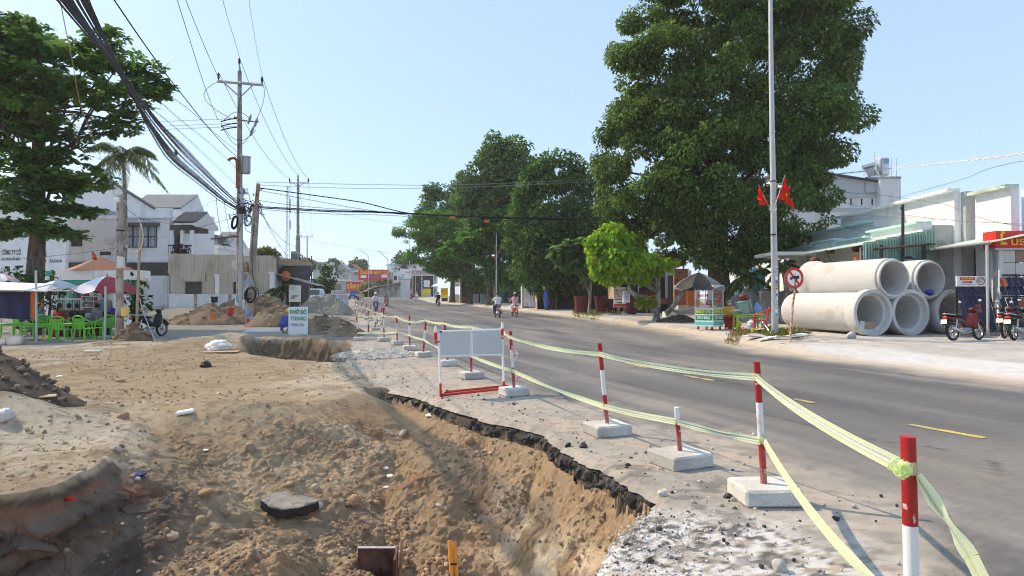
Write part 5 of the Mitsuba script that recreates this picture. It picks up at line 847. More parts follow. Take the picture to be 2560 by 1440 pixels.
# ---------------------------------------------------------------- road sign, lamp post, flags
Y = 21.3; c = at(1985, 695, Y); pr = Proto(); pb = PG(1974, 860); pr.add('pole', tube([pb - [0, 0, .1], at(1982, 760, Y), at(1988, 725, Y), c + [.02, .03, .2]], .035, 12), 'rust', 40)
dk = lambda r, y0, y1, r2=0: mv(lathe([(r2, y1), (r, y1), (r, y0), (r2, y0), (r2, y1)], 40), (0, 0, 0), rx=90)
pr.add('disc', mv(dk(.345, .0, .012, 0.0), c, rz=12), 'white'); pr.add('ring', mv(dk(.35, .014, .02, .26), c, rz=12), 'sign_red'); pr.add('slash', mv(box((0, -.024, 0), (.07, .006, .56), .001, ry=-40), c, rz=12), 'sign_red')
sil = [(-.16, -.06), (-.16, .01), (-.10, .035), (-.05, .03), (-.05, .055), (.17, .075), (.17, -.025), (.10, -.03), (.10, -.06), (.05, -.06), (.05, -.02), (-.08, -.02), (-.08, -.06), (-.13, -.06)]; pr.add('truck_symbol', mv(upright(sil, .006, (0, -.036, 0)), c, rz=12), 'black'); stamp(pr, 'no_truck_sign', 'round red ringed no trucks sign on a rusty pole by the pipes', 'traffic sign')
Yl = G(1938, 856)[1]; lb = PG(1938, 857); ltop = at(1926, -20, Yl); pr = Proto(); P = np.array([lb - [0, 0, .1], at(1932, 420, Yl), ltop]); P = smoothline(P, 14); pr.add('pole', tube(P, np.linspace(.115, .065, 14), 20), 'galv', True); tip = ltop + [-.1, -.3, .5]; arm = np.array([ltop, ltop + [-.12, -.1, .35], ltop + [-.6, -.4, .65], ltop + [-1.5, -1.0, .85]]); pr.add('arm', tube(smoothline(arm, 10), .035, 10), 'galv', True); pr.add('lamp_head', box(arm[-1] + [-.3, -.2, .02], (.7, .25, .09), .03, rz=34), 'steel'); pr.add('base_collar', cyl(lb - [0, 0, .1], lb + [0, 0, .12], .17, 16, .13), 'concrete')
for y in (455, 588): pr.add('band', tube([at(1933, y, Yl), at(1933, y - 3, Yl)], .098, 16), 'dark')
rng = R(4); cols = ['sign_white', 'sticker_blue', 'sign_white', 'sign_white', 'sticker_blue', 'lav', 'gold', 'sign_white', 'sticker_blue', 'teal_light']
for i, y in enumerate(np.linspace(672, 786, 15)):
    f = (y - 420) / (856 - 420); cx = at(1932 + 6 * f, y, Yl); a0 = rng.uniform(-1.9, -1.4); aa = np.linspace(a0, a0 + rng.uniform(.7, 1.0), 7); r = .104; h = rng.uniform(.045, .07); V = np.stack([np.stack([cx[0] + r * np.cos(aa), cx[1] + r * np.sin(aa), 0 * aa + cx[2] + s * h], 1) for s in (-1, 1)], 1); st = pr.add('sticker', grid(V, 7, 2), cols[i % len(cols)])
    if i % 2 == 0: V2 = V.copy(); V2[:, :, :2] = cx[:2] + (V[:, :, :2] - cx[:2]) * 1.03; V2[:, 0, 2] = cx[2] - h * .35; V2[:, 1, 2] = cx[2] + h * .35; V2 = V2[1:-1]; pr.add(st + '__print', grid(V2, 5, 2), 'sign_blue' if i % 4 else 'frame_dark')
hub = at(1931, 532, Yl) + [0, -.12, 0]; pr.add('flag_bracket', cat([tube([hub + [-.16, 0, .1], hub, hub + [.1, 0, .12]], .02, 8), box(hub + [0, .03, 0], (.1, .08, .1))]), 'galv'); stamp(pr, 'lamp_post', 'tall grey steel lamp post covered with small stickers on the pavement', 'lamp post')
def flag(lbl, stick, cloth, star, seed, catg='flag'):
    pr = Proto(); Yf = Yl - .15; a, b = at(*stick[0], Yf), at(*stick[1], Yf); pr.add('stick', tube([a, b], .012, 8), 'galv'); C = [at(*q, Yf) for q in cloth]; n = 16; u, v = np.meshgrid(np.linspace(0, 1, n), np.linspace(0, 1, n), indexing='ij'); u, v = u[..., None], v[..., None]
    V = (C[0] * (1 - u) + C[1] * u) * (1 - v) + (C[3] * (1 - u) + C[2] * u) * v; V[..., 1] += (.07 * np.sin(u * 9 + v * 4 + seed) * (.2 + v) + .05 * np.sin(v * 13 + seed))[..., 0]; V[..., 0] += .02 * np.sin(v * 9 + u * 5)[..., 0]; V = V + [0, -.03, 0]; pr.add('cloth', grid(V, n, n), 'flag', True)
    if star:
        i = int(.5 * n); c0 = V[int(star[0] * n), int(star[1] * n)] + [0, -.03, 0]; an = np.arange(10) / 10 * 6.283 + .35; rr = np.where(np.arange(10) % 2, .045, .115) * star[2]; pr.add('star', mv(upright(np.stack([rr * np.sin(an), rr * np.cos(an)], 1), .006), c0, rz=-10), 'flag_star')
    stamp(pr, 'flag', lbl, catg, 'red flags on the lamp post')
flag('red flag with a yellow star hanging right of the lamp post', ((1932, 533), (1962, 438)), ((1963, 440), (1944, 495), (1987, 524), (1968, 476)), (.55, .55, 1), 1); flag('crumpled red flag on the left stick of the lamp post', ((1930, 533), (1896, 462)), ((1896, 463), (1921, 512), (1899, 512), (1893, 490)), None, 2)
# far street lamps
for x, yt, tx, ty, Y, lb in ((921, 636, 897, 625, 150, 'far street lamp with a curved arm in front of the upper red banner'), (970, 645, 946, 628, 140, 'far street lamp right of the red banners')):
    pr = Proto(); b = at(x, 750, Y); b[2] = float(zg(0, Y)); pr.add('pole', tube([b, at(x, yt + 8, Y), at(x - 2, yt, Y), at(x - 10, yt - 4, Y), at(tx + 5, ty + 1, Y)], .07, 8), 'galv', True); pr.add('lamp_head', mv(box((0, 0, 0), (.5, .2, .08), .02, ry=15), at(tx + 2, ty, Y)), 'steel'); stamp(pr, 'street_lamp', lb, 'street lamp')
for x, yt, Y, lb in ((1024, 600, 140, 'far grey lamp post at the left edge of the street trees'), (1241, 560, 74, 'grey lamp post standing among the tree leaves behind the white shirted rider'), (1129, 660, 108, 'thin grey post at the edge of the green tarp')):
    pr = Proto(); b = at(x, 758, Y); b[2] = float(zg(0, Y)); pr.add('pole', tube([b, at(x, yt, Y)], [.09, .06], 10), 'galv', True); pr.add('base', cyl(b, b + [0, 0, .2], .14, 10), 'concrete')
    stamp(pr, 'lamp_post', lb, 'lamp post')
for (x, y, lb) in ((1247, 628, 'upper small red flag among the leaves above the riders'), (1236, 644, 'lower small red flag among the leaves above the riders')):
    pr = Proto(); a = at(x - 1, y + 8, 73); pr.add('stick', tube([at(1241, 655, 73.6), at(x, y - 4, 73)], .012, 5), 'galv'); pr.add('cloth', mv(grid(np.stack([np.stack([np.linspace(0, .25, 6), .04 * np.sin(np.arange(6)), np.linspace(0, -.1, 6)], 1), np.stack([np.linspace(0, .2, 6), .04 * np.sin(np.arange(6) + 1), np.linspace(-.3, -.4, 6)], 1)], 1), 6, 2), at(x - 2, y - 3, 73)), 'flag', True); stamp(pr, 'flag', lb, 'flag')
# ---------------------------------------------------------------- utility poles
YP = 35.0; xb = at(600, 748, YP)[0]; base = np.array([xb, YP, float(gh(xb, YP))]); ptop = at(599, 178, YP); pr = Proto(); P = np.linspace(base - [0, 0, .3], ptop, 20); pr.add('pole', tube(P, np.linspace(.20, .105, 20), 14), 'pole', True)
pr.add('bracing_foot', tube([base, base + [0, 0, 1.3]], [.30, .25], 12), 'white_post', True)
cx0, cx1 = at(544, 203, YP - .2), at(657, 212, YP - .2); pr.add('cross_arm', tube([cx0, cx1], .085, 4), 'galv'); 
for s in (cx0 * .62 + cx1 * .38 - [.6, 0, 0], cx0 * .38 + cx1 * .62 + [.5, 0, 0]): pr.add('brace', tube([s, at(600, 243, YP - .17)], .04, 6), 'galv')
def insul(q, h=.35, r=.075): return mv(lathe([(0, 0), (r * .5, 0), (r * .5, .05)] + [w for i in range(4) for w in ((r, .06 + i * h / 5), (r * .55, .10 + i * h / 5))] + [(r * .4, h), (0, h)], 10), q)
tops = []
for q in (cx0 + [.05, 0, .1], cx1 + [-.05, 0, .1], ptop + [0, -.05, .35]): pr.add('insulator', insul(q), 'dark', 40); tops.append(q + [0, 0, .4])
pr.add('top_pin', tube([ptop, ptop + [0, -.05, .4]], .04, 8), 'steel'); pr.add('fuse_bracket', cat([tube([at(592, 300, YP - .2), at(646, 305, YP - .2)], .04, 5), tube([at(585, 293, YP - .2), at(600, 297, YP - .2), at(600, 318, YP - .2)], .05, 6)]), 'rust')
for x, y in ((620, 298), (636, 306), (626, 328)): pr.add('fuse_cutout', mv(insul((0, 0, 0), .55, .085), at(x, y + 12, YP - .4), ry=18), 'steel', 40)
for y in (300, 312, 322): pr.add('cable_end', tube([at(552, y + 4, YP - .2), at(562, y + 1, YP - .2), at(575, y - 2, YP - .2), at(592, y - 4, YP - .2)], .035, 8), 'dark', True)
pr.add('transformer_can', mv(lathe([(0, 0), (.23, .0), (.25, .05), (.25, .85), (.27, .88), (.27, .93), (0, .98)], 20), at(614, 434, YP - .1)), 'steel', 40)
pr.add('riser_pipe', tube(smoothline([at(571, 402, YP - .25), at(576, 396, YP - .25), at(585, 395, YP - .25), at(592, 402, YP - .25), at(593, 470, YP - .25)], 20), .075, 10), 'terracotta', True)
pr.add('conduit', tube([at(605, 470, YP - .3), at(601, 640, YP - .32), at(600, 790, YP - .4)], .10, 10), 'galv', True); pr.add('junction_box', fb(612, 474, 618, 488, YP, .25, -.5), 'steel'); pr.add('side_arm', tube([at(527, 597, YP - .2), at(595, 590, YP - .2)], .05, 4), 'dark')
pr.add('meter_box', fb(590, 652, 597, 672, YP, .2, -.5), 'off_white'); pr.add('paper_sticker', fb(602, 690, 607, 703, YP, .01, -.44), 'sticker_blue'); pr.add('paper_sticker', fb(600, 742, 606, 756, YP, .01, -.48), 'sticker_blue')
for i in range(16): y = 360 + i * 8; pr.add('climbing_hole', fb(599, y, 601.3, y + 3, YP, .02, -.18), 'shade_dark') if i < 9 or i > 12 else None
rng = R(9)
def loop(cx, cy, rx, ry, Y, n, r=.018, seed=0, tilt=.5):
    rng = R(seed); ms = []
    for i in range(n): a = np.linspace(0, 6.283 * 1.02, 26); q = at(cx, cy, Y); k = rng.uniform(.8, 1.15, 2); ms.append(tube(np.stack([q[0] + rx * k[0] / F * Y * np.cos(a), q[1] + .12 * rng.normal() + .25 * tilt * np.sin(a), q[2] + ry * k[1] / F * Y * np.sin(a)], 1), r, 5))
    return ms
for i, (sx, sy, ex_, ey, s) in enumerate([(545, 205, 580, 297, 60), (655, 205, 640, 300, -14), (600, 165, 592, 295, -8), (552, 310, 640, 325, 34), (556, 318, 636, 320, 44), (560, 300, 625, 296, -18)]):
    a, b = at(sx, sy, YP - .3), at(ex_, ey, YP - .35); t = np.linspace(0, 1, 20)[:, None]; Pj = a * (1 - t) + b * t
    if i < 3: Pj[:, 0] -= (s / F * YP * np.sin(t * np.pi) ** .8 * (1 - .4 * t))[:, 0]
    else: Pj[:, 2] -= (s / F * YP * np.sin(t * np.pi))[:, 0]
    pr.add('jumper_wire', tube(Pj, .014, 5), 'black', True)
main_pole = stamp(pr, 'utility_pole', 'tall concrete utility pole with steel cross arm, fuses and grey canister', 'utility pole')
pr = Proto(); [pr.add('loop', m, 'black', True) for m in loop(586, 556, 7, 16, YP - .6, 8, .022, 1)]; stamp(pr, 'cable_coil', 'black cable coil hung on the left of the tall utility pole', 'cable coil')
pr = Proto(); [pr.add('loop', m, 'black', True) for m in loop(620, 552, 9, 14, YP - .5, 4, .016, 2)]; stamp(pr, 'cable_coil', 'thin cable coil hung right of the tall utility pole', 'cable coil')
pr = Proto(); rng = R(31)
for i in range(26):
    q = at(rng.uniform(604, 640), rng.uniform(485, 530), YP - .3); Pq = q + np.cumsum(rng.normal(0, .14, (12, 3)) * [1, .3, 1], 0); Pq[:, 2] -= np.linspace(0, .5, 12); pr.add('loose_cable', tube(smoothline(Pq, 24), .016, 5), 'black', True)
pr.add('splice_box', fb(610, 520, 622, 538, YP, .15, -.6), 'black'); stamp(pr, 'cable_tangle', 'tangle of black cables and splice box between the two poles', 'cable tangle')
# second slanted pole
Y2 = 33.5; pr = Proto(); b2 = at(622, 748, Y2); b2[2] = float(gh(b2[0], Y2)); t2p = at(646, 459, Y2); mid = at(640, 520, Y2); pr.add('shaft', tube(np.array([b2 - [0, 0, .2], b2 * .5 + mid * .5, mid]), [.20, .19, .17], 14), 'pole', True); pr.add('top_section', tube([mid - (t2p - mid) * .05, t2p], [.11, .10], 10), 'rust', True)
for y in (702, 720, 776, 790): pr.add('paper_sticker', fb(617, y, 628, y + 10, Y2, .01, -.25), 'sticker_blue' if y != 720 else 'teal_light')
pr.add('old_box', fb(612, 656, 623, 680, Y2, .2, -.3), 'rust'); pr.add('strap', tube([at(624, 745, Y2), at(624, 748, Y2)], .225, 14), 'dark'); stamp(pr, 'utility_pole', 'short leaning concrete pole with a thin dark top beside the tall pole', 'utility pole')
pr = Proto(); [pr.add('loop', m, 'black', True) for m in loop(627, 737, 13, 20, Y2 - .45, 9, .022, 3, .2)]; stamp(pr, 'cable_coil', 'large black cable coil hung low on the leaning pole', 'cable coil')
pr = Proto(); pr.add('cable', tube(smoothline([at(636, 560, Y2 - .25), at(630, 640, Y2 - .3), at(632, 690, Y2 - .3), at(640, 715, Y2 - .35), at(630, 720, Y2 - .4)], 20), .02, 6), 'black', True); stamp(pr, 'drop_cable', 'black cable running down the leaning pole', 'cable')
def smallpole(x, yt, Y, arm, lbl, r=.15, ms='pole', ab=None, lean=0):
    pr = Proto(); b = at(x, 748, Y); b[2] = float(zg(b[0], Y)); t = at(x + lean, yt, Y); pr.add('pole', tube(np.linspace(b - [0, 0, .2], t, 8), np.linspace(r, r * .55, 8), 10), ms, True); tp = []
    if arm:
        x0, x1, ya = arm; pr.add('cross_arm', tube([at(x0, ya, Y - .15), at(x1, ya, Y - .15)], .06, 4), 'galv'); pr.add('brace', tube([at(x0 + (x - x0) * .4, ya, Y - .15), at(x, ya + (x1 - x0) * .22, Y - .15)], .03, 5), 'galv'); pr.add('brace', tube([at(x1 + (x - x1) * .4, ya, Y - .15), at(x, ya + (x1 - x0) * .22, Y - .15)], .03, 5), 'galv')
        for xx in (x0 + 1, x1 - 1): pr.add('insulator', insul(at(xx, ya, Y - .15) + [0, 0, .05], .35, .08), 'dark'); tp.append(at(xx, ya, Y - .15) + [0, 0, .4])
        pr.add('insulator', insul(t, .35, .08), 'dark'); tp.append(t + [0, 0, .4])
    if ab: ab(pr, Y)
    stamp(pr, 'utility_pole', lbl, 'utility pole'); return tp
def ab3(pr, Y):
    for i, m in enumerate(loop(753, 660, 5, 22, Y - .3, 4, .03, 5)): pr.add('hanging_cable', m, 'black', True)
    pr.add('wrapped_section', tube([at(745, 590, Y), at(744, 760, Y)], [.20, .27], 10), 'pole', True)
tp3 = smallpole(745, 447, 58, (723, 772, 457), 'slim third utility pole with cross arm further down the street', .19, ab=ab3); tp4 = smallpole(768, 592, 108, (752, 781, 592), 'thin far utility pole with a small cross arm', .16); smallpole(779, 640, 66, None, 'short dark wooden pole beside the green bush', .10, 'bark'); smallpole(1039, 650, 96, None, 'thin far pole at the end of the street trees', .07, 'galv')
pr = Proto(); Y = 120; 
def mp(k, f): a = k * 2.094; w = .55 * (1 - .6 * f); b = at(718, 748, Y); return np.array([b[0] + w * math.cos(a), Y + w * math.sin(a), 1.2 + f * (at(718, 465, Y)[2] - 1.2)])
for k in range(3): pr.add('leg', tube([mp(k, 0), mp(k, 1)], .045, 5), 'steel')
pr.add('bracing', cat([tube([mp(k, f / 24), mp((k + 1) % 3, (f + 1) / 24)], .022, 4) for f in range(24) for k in range(3)]), 'steel', kind='stuff')
for f in (.8, .85, .66): pr.add('antenna_panel', box(mp(0, f) + [.3, -.3, 0], (.25, .15, 1.6)), 'off_white')
stamp(pr, 'telecom_mast', 'slender lattice telecom mast far behind the poles', 'mast')
# grey concrete pole in front of the stall, with boxes; thin bent stick beside it
YC = 21.8; xC = at(300, 748, YC)[0]; pr = Proto(); b = np.array([xC, YC, float(gh(xC, YC)) - .1]); pr.add('pole', tube(np.linspace(b, at(299, 487, YC), 8), np.linspace(.135, .10, 8), 16), 'pole', True); pr.add('meter_box', fb(304, 643, 319, 671, YC, .14, -.28, .01), 'off_white'); pr.add('camera', fb(295, 497, 307, 508, YC, .12, -.24, .02), 'white'); pr.add('strap', tube([at(300, 575, YC), at(300, 578, YC)], .128, 16), 'dark'); pr.add('strap', tube([at(301, 790, YC), at(301, 793, YC)], .14, 16), 'dark')
for y in (520, 548, 600, 626, 690): pr.add('climbing_hole', fb(298, y, 300.5, y + 5, YC, .02, -.125), 'shade_dark')
stamp(pr, 'concrete_pole', 'square topped grey concrete pole with meter box in front of the stall', 'pole')
pr = Proto(); q = at(313, 791, YC - .25); pr.add('bucket', mv(lathe([(0, 0), (.105, 0), (.135, .29), (.145, .30), (.125, .29), (.10, .01), (0, .01)], 20), q), 'bucket', 40); pr.add('handle', tube(np.stack([q[0] + .13 * np.cos(np.linspace(0, 3.14, 9)), 0 * np.arange(9) + q[1] - .02, q[2] + .28 + .06 * np.sin(np.linspace(0, 3.14, 9))], 1), .006, 5), 'steel'); stamp(pr, 'bucket', 'yellowish bucket tied to the concrete pole', 'bucket')
pr = Proto(); pr.add('stick', tube(smoothline([at(341, 845, YC), at(346, 690, YC), at(353, 560, YC)], 8), np.linspace(.05, .04, 8), 8), 'wood', True); pr.add('white_conduit', tube(smoothline([at(310, 500, YC), at(330, 525, YC), at(352, 560, YC - .1), at(358, 590, YC - .1), at(348, 625, YC - .1), at(330, 630, YC - .1), at(315, 612, YC - .1)], 30), .016, 6), 'off_white', True); pr.add('stay_rope', tube(smoothline([at(349, 745, YC), at(362, 790, YC), at(392, 860, YC - .4)], 12), .016, 6), 'canvas', True); stamp(pr, 'wooden_stick', 'thin leaning wooden stick with a white conduit beside the concrete pole', 'stick')
# ---------------------------------------------------------------- overhead cables
def plan(px, m=(-3.5, -.32)): a, _ = dirn(px, 720); return m[0] / (a - m[1])       # distance where the sight line meets the vertical plane of the pole row
def wirepx(pts, m, Y1=None):
    out = []
    for x, y in pts: Yq = plan(x, m); out.append(at(x, y, Yq))
    return np.array(out)
rng = R(21); bund = Proto()
keys = [(605, 522), (560, 490), (500, 436), (440, 380), (385, 312), (330, 226), (270, 128), (215, 45), (175, -25), (110, -140)]
for i in range(15):
    o = rng.normal(0, 1, 2); fan = np.interp(np.arange(10), [0, 3, 5, 6, 9], [.5, 1.5, .35, .6, 3.2]); sp = (i - 7) / 7; pts = [(x + sp * 13 * f + o[0] * 1.2, y - sp * 11 * f + o[1] * 1.5) for (x, y), f in zip(keys, fan)]
    P = wirepx(pts, (-3.5 - .02 * i, -.32)); bund.add('cable', tube(smoothline(P, 40), rng.uniform(.010, .019), 5), 'black', True)
bund.add('tie', mv(ball((0, 0, 0), .09, 1, (.5, .5, 1)), wirepx([(440, 382)], (-3.6, -.32))[0]), 'black'); stamp(bund, 'cable_bundle', 'thick sagging bundle of black cables sweeping from the upper left to the tall pole', 'cable bundle')
def wire(lbl, pts, m=(-3.5, -.32), r=.012, grp=None, mt='black', name='overhead_wire', P=None):
    P = wirepx(pts, m) if P is None else np.asarray(P); one(name, tube(smoothline(P, 36), r, 5), mt, lbl, 'wire', grp, smooth=True)
G1 = 'wires from the tall pole towards the upper left'
wire('separate sagging black wire right of the thick cable bundle', [(598, 396), (520, 318), (470, 255), (400, 165), (340, 80), (283, -4)], r=.014); 
for i, pts in enumerate([[(600, 385), (540, 335), (470, 272), (400, 225)], [(600, 430), (520, 355), (440, 290), (385, 240)], [(598, 470), (520, 395), (430, 312), (370, 265)], [(545, 300), (515, 225), (480, 118), (442, -4)], [(545, 192), (513, 120), (488, 60), (463, -4)], [(600, 150), (588, 105), (572, 55), (556, -4)], [(656, 192), (645, 140), (633, 70), (622, -4)]]):
    wire(['upper thin wire fanning left from the tall pole', 'middle thin wire fanning left from the tall pole', 'lowest thin wire fanning left from the tall pole', 'leftmost wire rising from the tall pole to the top edge', 'wire rising to the top edge from the left end of the cross arm', 'wire rising to the top edge from the pole top', 'wire rising to the top edge from the right end of the cross arm'][i], pts, (-3.5 + (.35 if i in (6,) else 0), -.32), .010 if i > 2 else .008, G1 if i <= 2 else 'high voltage wires rising to the top edge', 'dark')
for i, y in enumerate((302, 314, 322)): wire(['top', 'middle', 'lowest'][i] + ' of three level wires running left from the tall pole behind the almond tree', None, P=[at(592, y - 6, YP - .2), at(400, y + 2, YP + 3), at(200, y + 10, YP + 6), at(-40, y + 6, YP + 10)], r=.012, grp='three level wires at the upper left', mt='dark')
for i in range(3): wire(['left', 'right', 'middle'][i] + ' high voltage wire sagging from the tall pole to the third pole', None, P=sag(tops[i], tp3[i], .9, 24), r=.014, grp='high voltage wires to the third pole', mt='dark'); wire(['left', 'right', 'middle'][i] + ' thin high voltage wire from the third pole to the far pole', None, P=sag(tp3[i], tp4[i], 1.0, 20), r=.014, grp='high voltage wires to the far pole', mt='steel')
GX = 'black cables crossing over the street'
cross = [[(648, 470), (760, 485), (900, 505), (1040, 535), (1330, 545), (1560, 540)], [(648, 476), (760, 497), (900, 522), (1060, 541), (1300, 543), (1560, 549)], [(640, 500), (780, 518), (950, 529), (1120, 538), (1340, 546), (1560, 546)], [(640, 516), (800, 525), (960, 530), (1120, 538), (1340, 547), (1560, 552)], [(640, 519), (800, 528), (960, 532), (1120, 540), (1340, 549), (1560, 548)], [(640, 522), (800, 534), (960, 538), (1120, 546), (1340, 553), (1560, 560)], [(640, 462), (850, 470), (1100, 470), (1400, 458), (1560, 450)], [(640, 455), (850, 460), (1100, 463), (1400, 452), (1560, 445)]]
for i, pts in enumerate(cross):
    P = [at(x, y, YP - .5 + (x - 640) / 920 * 8) for x, y in pts]; wire(['thick black cable crossing the street highest, from the top of the leaning pole', 'second highest black cable crossing the street', 'thin black cable crossing the street in the middle of the bunch', 'thick black cable crossing the street, starting lowest but three', 'thick black cable just above the lowest ones crossing the street', 'lowest thin black cable crossing the street', 'lower of two grey wires crossing high over the street', 'upper of two grey wires crossing high over the street'][i], None, P=P, r=.030 if i in (0, 3, 4) else .014, grp=GX if i < 6 else 'thin wires crossing over the street', mt='black' if i < 6 else 'steel')
for x, y, lb in ((1131, 544, 'left small orange tag hanging on the crossing cables'), (1217, 553, 'right small orange tag hanging on the crossing cables')): q = at(x, y, YP + 3.6); one('cable_tag', box(q, (.32, .02, .16), .004), 'orange', lb, 'tag')
Q = lambda x, y, Y: at(x, y, Y)
for i, (pts, lb, r) in enumerate([([Q(640, 480, 33), Q(668, 560, 40), Q(710, 630, 50), Q(722, 650, 56)], 'thin cable dropping from the leaning pole to the shack', .016), ([Q(645, 520, 33), Q(690, 585, 42), Q(722, 610, 52), Q(742, 618, 58)], 'slack cable from the leaning pole to the third pole', .016), ([Q(596, 540, 35), Q(520, 562, 38), Q(420, 590, 44), Q(330, 605, 52)], 'low slack wire from the tall pole to the white house', .012), ([Q(590, 520, 35), Q(540, 500, 33), Q(500, 525, 32), Q(420, 545, 30), Q(312, 520, 22)], 'slack wire from the tall pole to the concrete pole', .009), ([Q(310, 515, 22), Q(350, 545, 24), Q(400, 556, 27), Q(440, 560, 30)], 'short wire from the concrete pole towards the house', .009), ([Q(540, 488, 34), Q(545, 540, 34), Q(553, 590, 34), Q(562, 622, 34.5)], 'wire hanging straight down from the cable bundle left of the tall pole', .014), ([Q(560, 500, 34), Q(572, 570, 34), Q(580, 600, 34)], 'short hanging wire close to the tall pole', .012), ([Q(290, 495, 21.7), Q(215, 300, 17), Q(180, 150, 13), Q(150, 0, 10)], 'single brownish wire hanging across the almond tree to the concrete pole', .008), ([Q(745, 520, 58), Q(900, 545, 75), Q(1000, 560, 82)], 'thin wire from the third pole to the street trees', .012), ([Q(770, 600, 100), Q(900, 622, 92), Q(1000, 636, 86)], 'thin far wire below the street tree branches', .014), ([Q(0, 650, 24), Q(130, 640, 23), Q(290, 620, 21.8)], 'wire from the left edge to the concrete pole', .008)]): wire(lb, None, P=pts, r=r, mt='wood' if i == 7 else 'dark')
GR = 'thin wires in front of the grey building'
for i, (a, b, c) in enumerate([((2090, 480, 34), (2330, 505, 25), (2560, 565, 18)), ((2075, 497, 34), (2280, 540, 26), (2560, 560, 18)), ((2060, 545, 34), (2160, 540, 30), (2340, 548, 26)), ((2060, 548, 34), (2150, 575, 31), (2240, 585, 28)), ((2080, 555, 33), (2150, 548, 31), (2260, 548, 27)), ((2060, 580, 33), (2130, 570, 31), (2240, 572, 28)), ((2240, 495, 34), (2400, 450, 26), (2560, 402, 19))]): wire(['long thin wire crossing the tall grey building highest and running down right', 'second long thin wire crossing the tall grey building below the slits', 'nearly level thin wire above the teal parapet', 'thin wire dipping right across the grey building wall', 'short level thin wire low on the grey building', 'lowest thin wire in front of the grey building', 'single thin wire rising to the right edge below the twisted cable'][i], None, P=[Q(*a), Q(*b), Q(*c)] + ([Q(c[0] + 500, c[1] + (-90 if i == 6 else 10), c[2] * .7)] if c[0] > 2500 else []), r=.010, grp=GR, mt='steel')
pr = Proto(); P = smoothline([Q(2050, 440, 36), Q(2190, 425, 30), Q(2320, 412, 26), Q(2440, 399, 22.5), Q(2580, 381, 19), Q(3100, 300, 13)], 160); t = np.linspace(0, 90, 160)
for k in (0, 3.1416): pr.add('strand', tube(P + .022 * np.stack([0 * t, np.cos(t + k), np.sin(t + k)], 1), .016, 5), 'off_white', True)
stamp(pr, 'twisted_cable', 'thick pale twisted cable passing over the right hand shops', 'cable')
# ---------------------------------------------------------------- people
_sph = trimesh.creation.icosphere(1, 1.0).vertices
def hull(*sp): return m3.Manifold.hull_points(np.vstack([_sph * np.asarray(r) + np.asarray(c, float) for c, r in sp]))
def blend(parts, ln=.035, it=8):
    q = m3.Manifold.batch_boolean(parts, m3.OpType.Add).refine_to_length(ln).to_mesh(); m = trimesh.Trimesh(q.vert_properties[:, :3], q.tri_verts, process=True); trimesh.smoothing.filter_taubin(m, iterations=it); return m
def ik(a, b, l1, l2, hint):
    a, b = np.asarray(a, float), np.asarray(b, float); d = b - a; D = min(np.linalg.norm(d), (l1 + l2) * .995); u = d / np.linalg.norm(d); x = (l1 ** 2 - l2 ** 2 + D ** 2) / (2 * D); h = math.sqrt(max(l1 ** 2 - x ** 2, 0)); p = np.asarray(hint, float) - u * (np.asarray(hint) @ u); return a + u * x + p / np.linalg.norm(p) * h, a + u * D
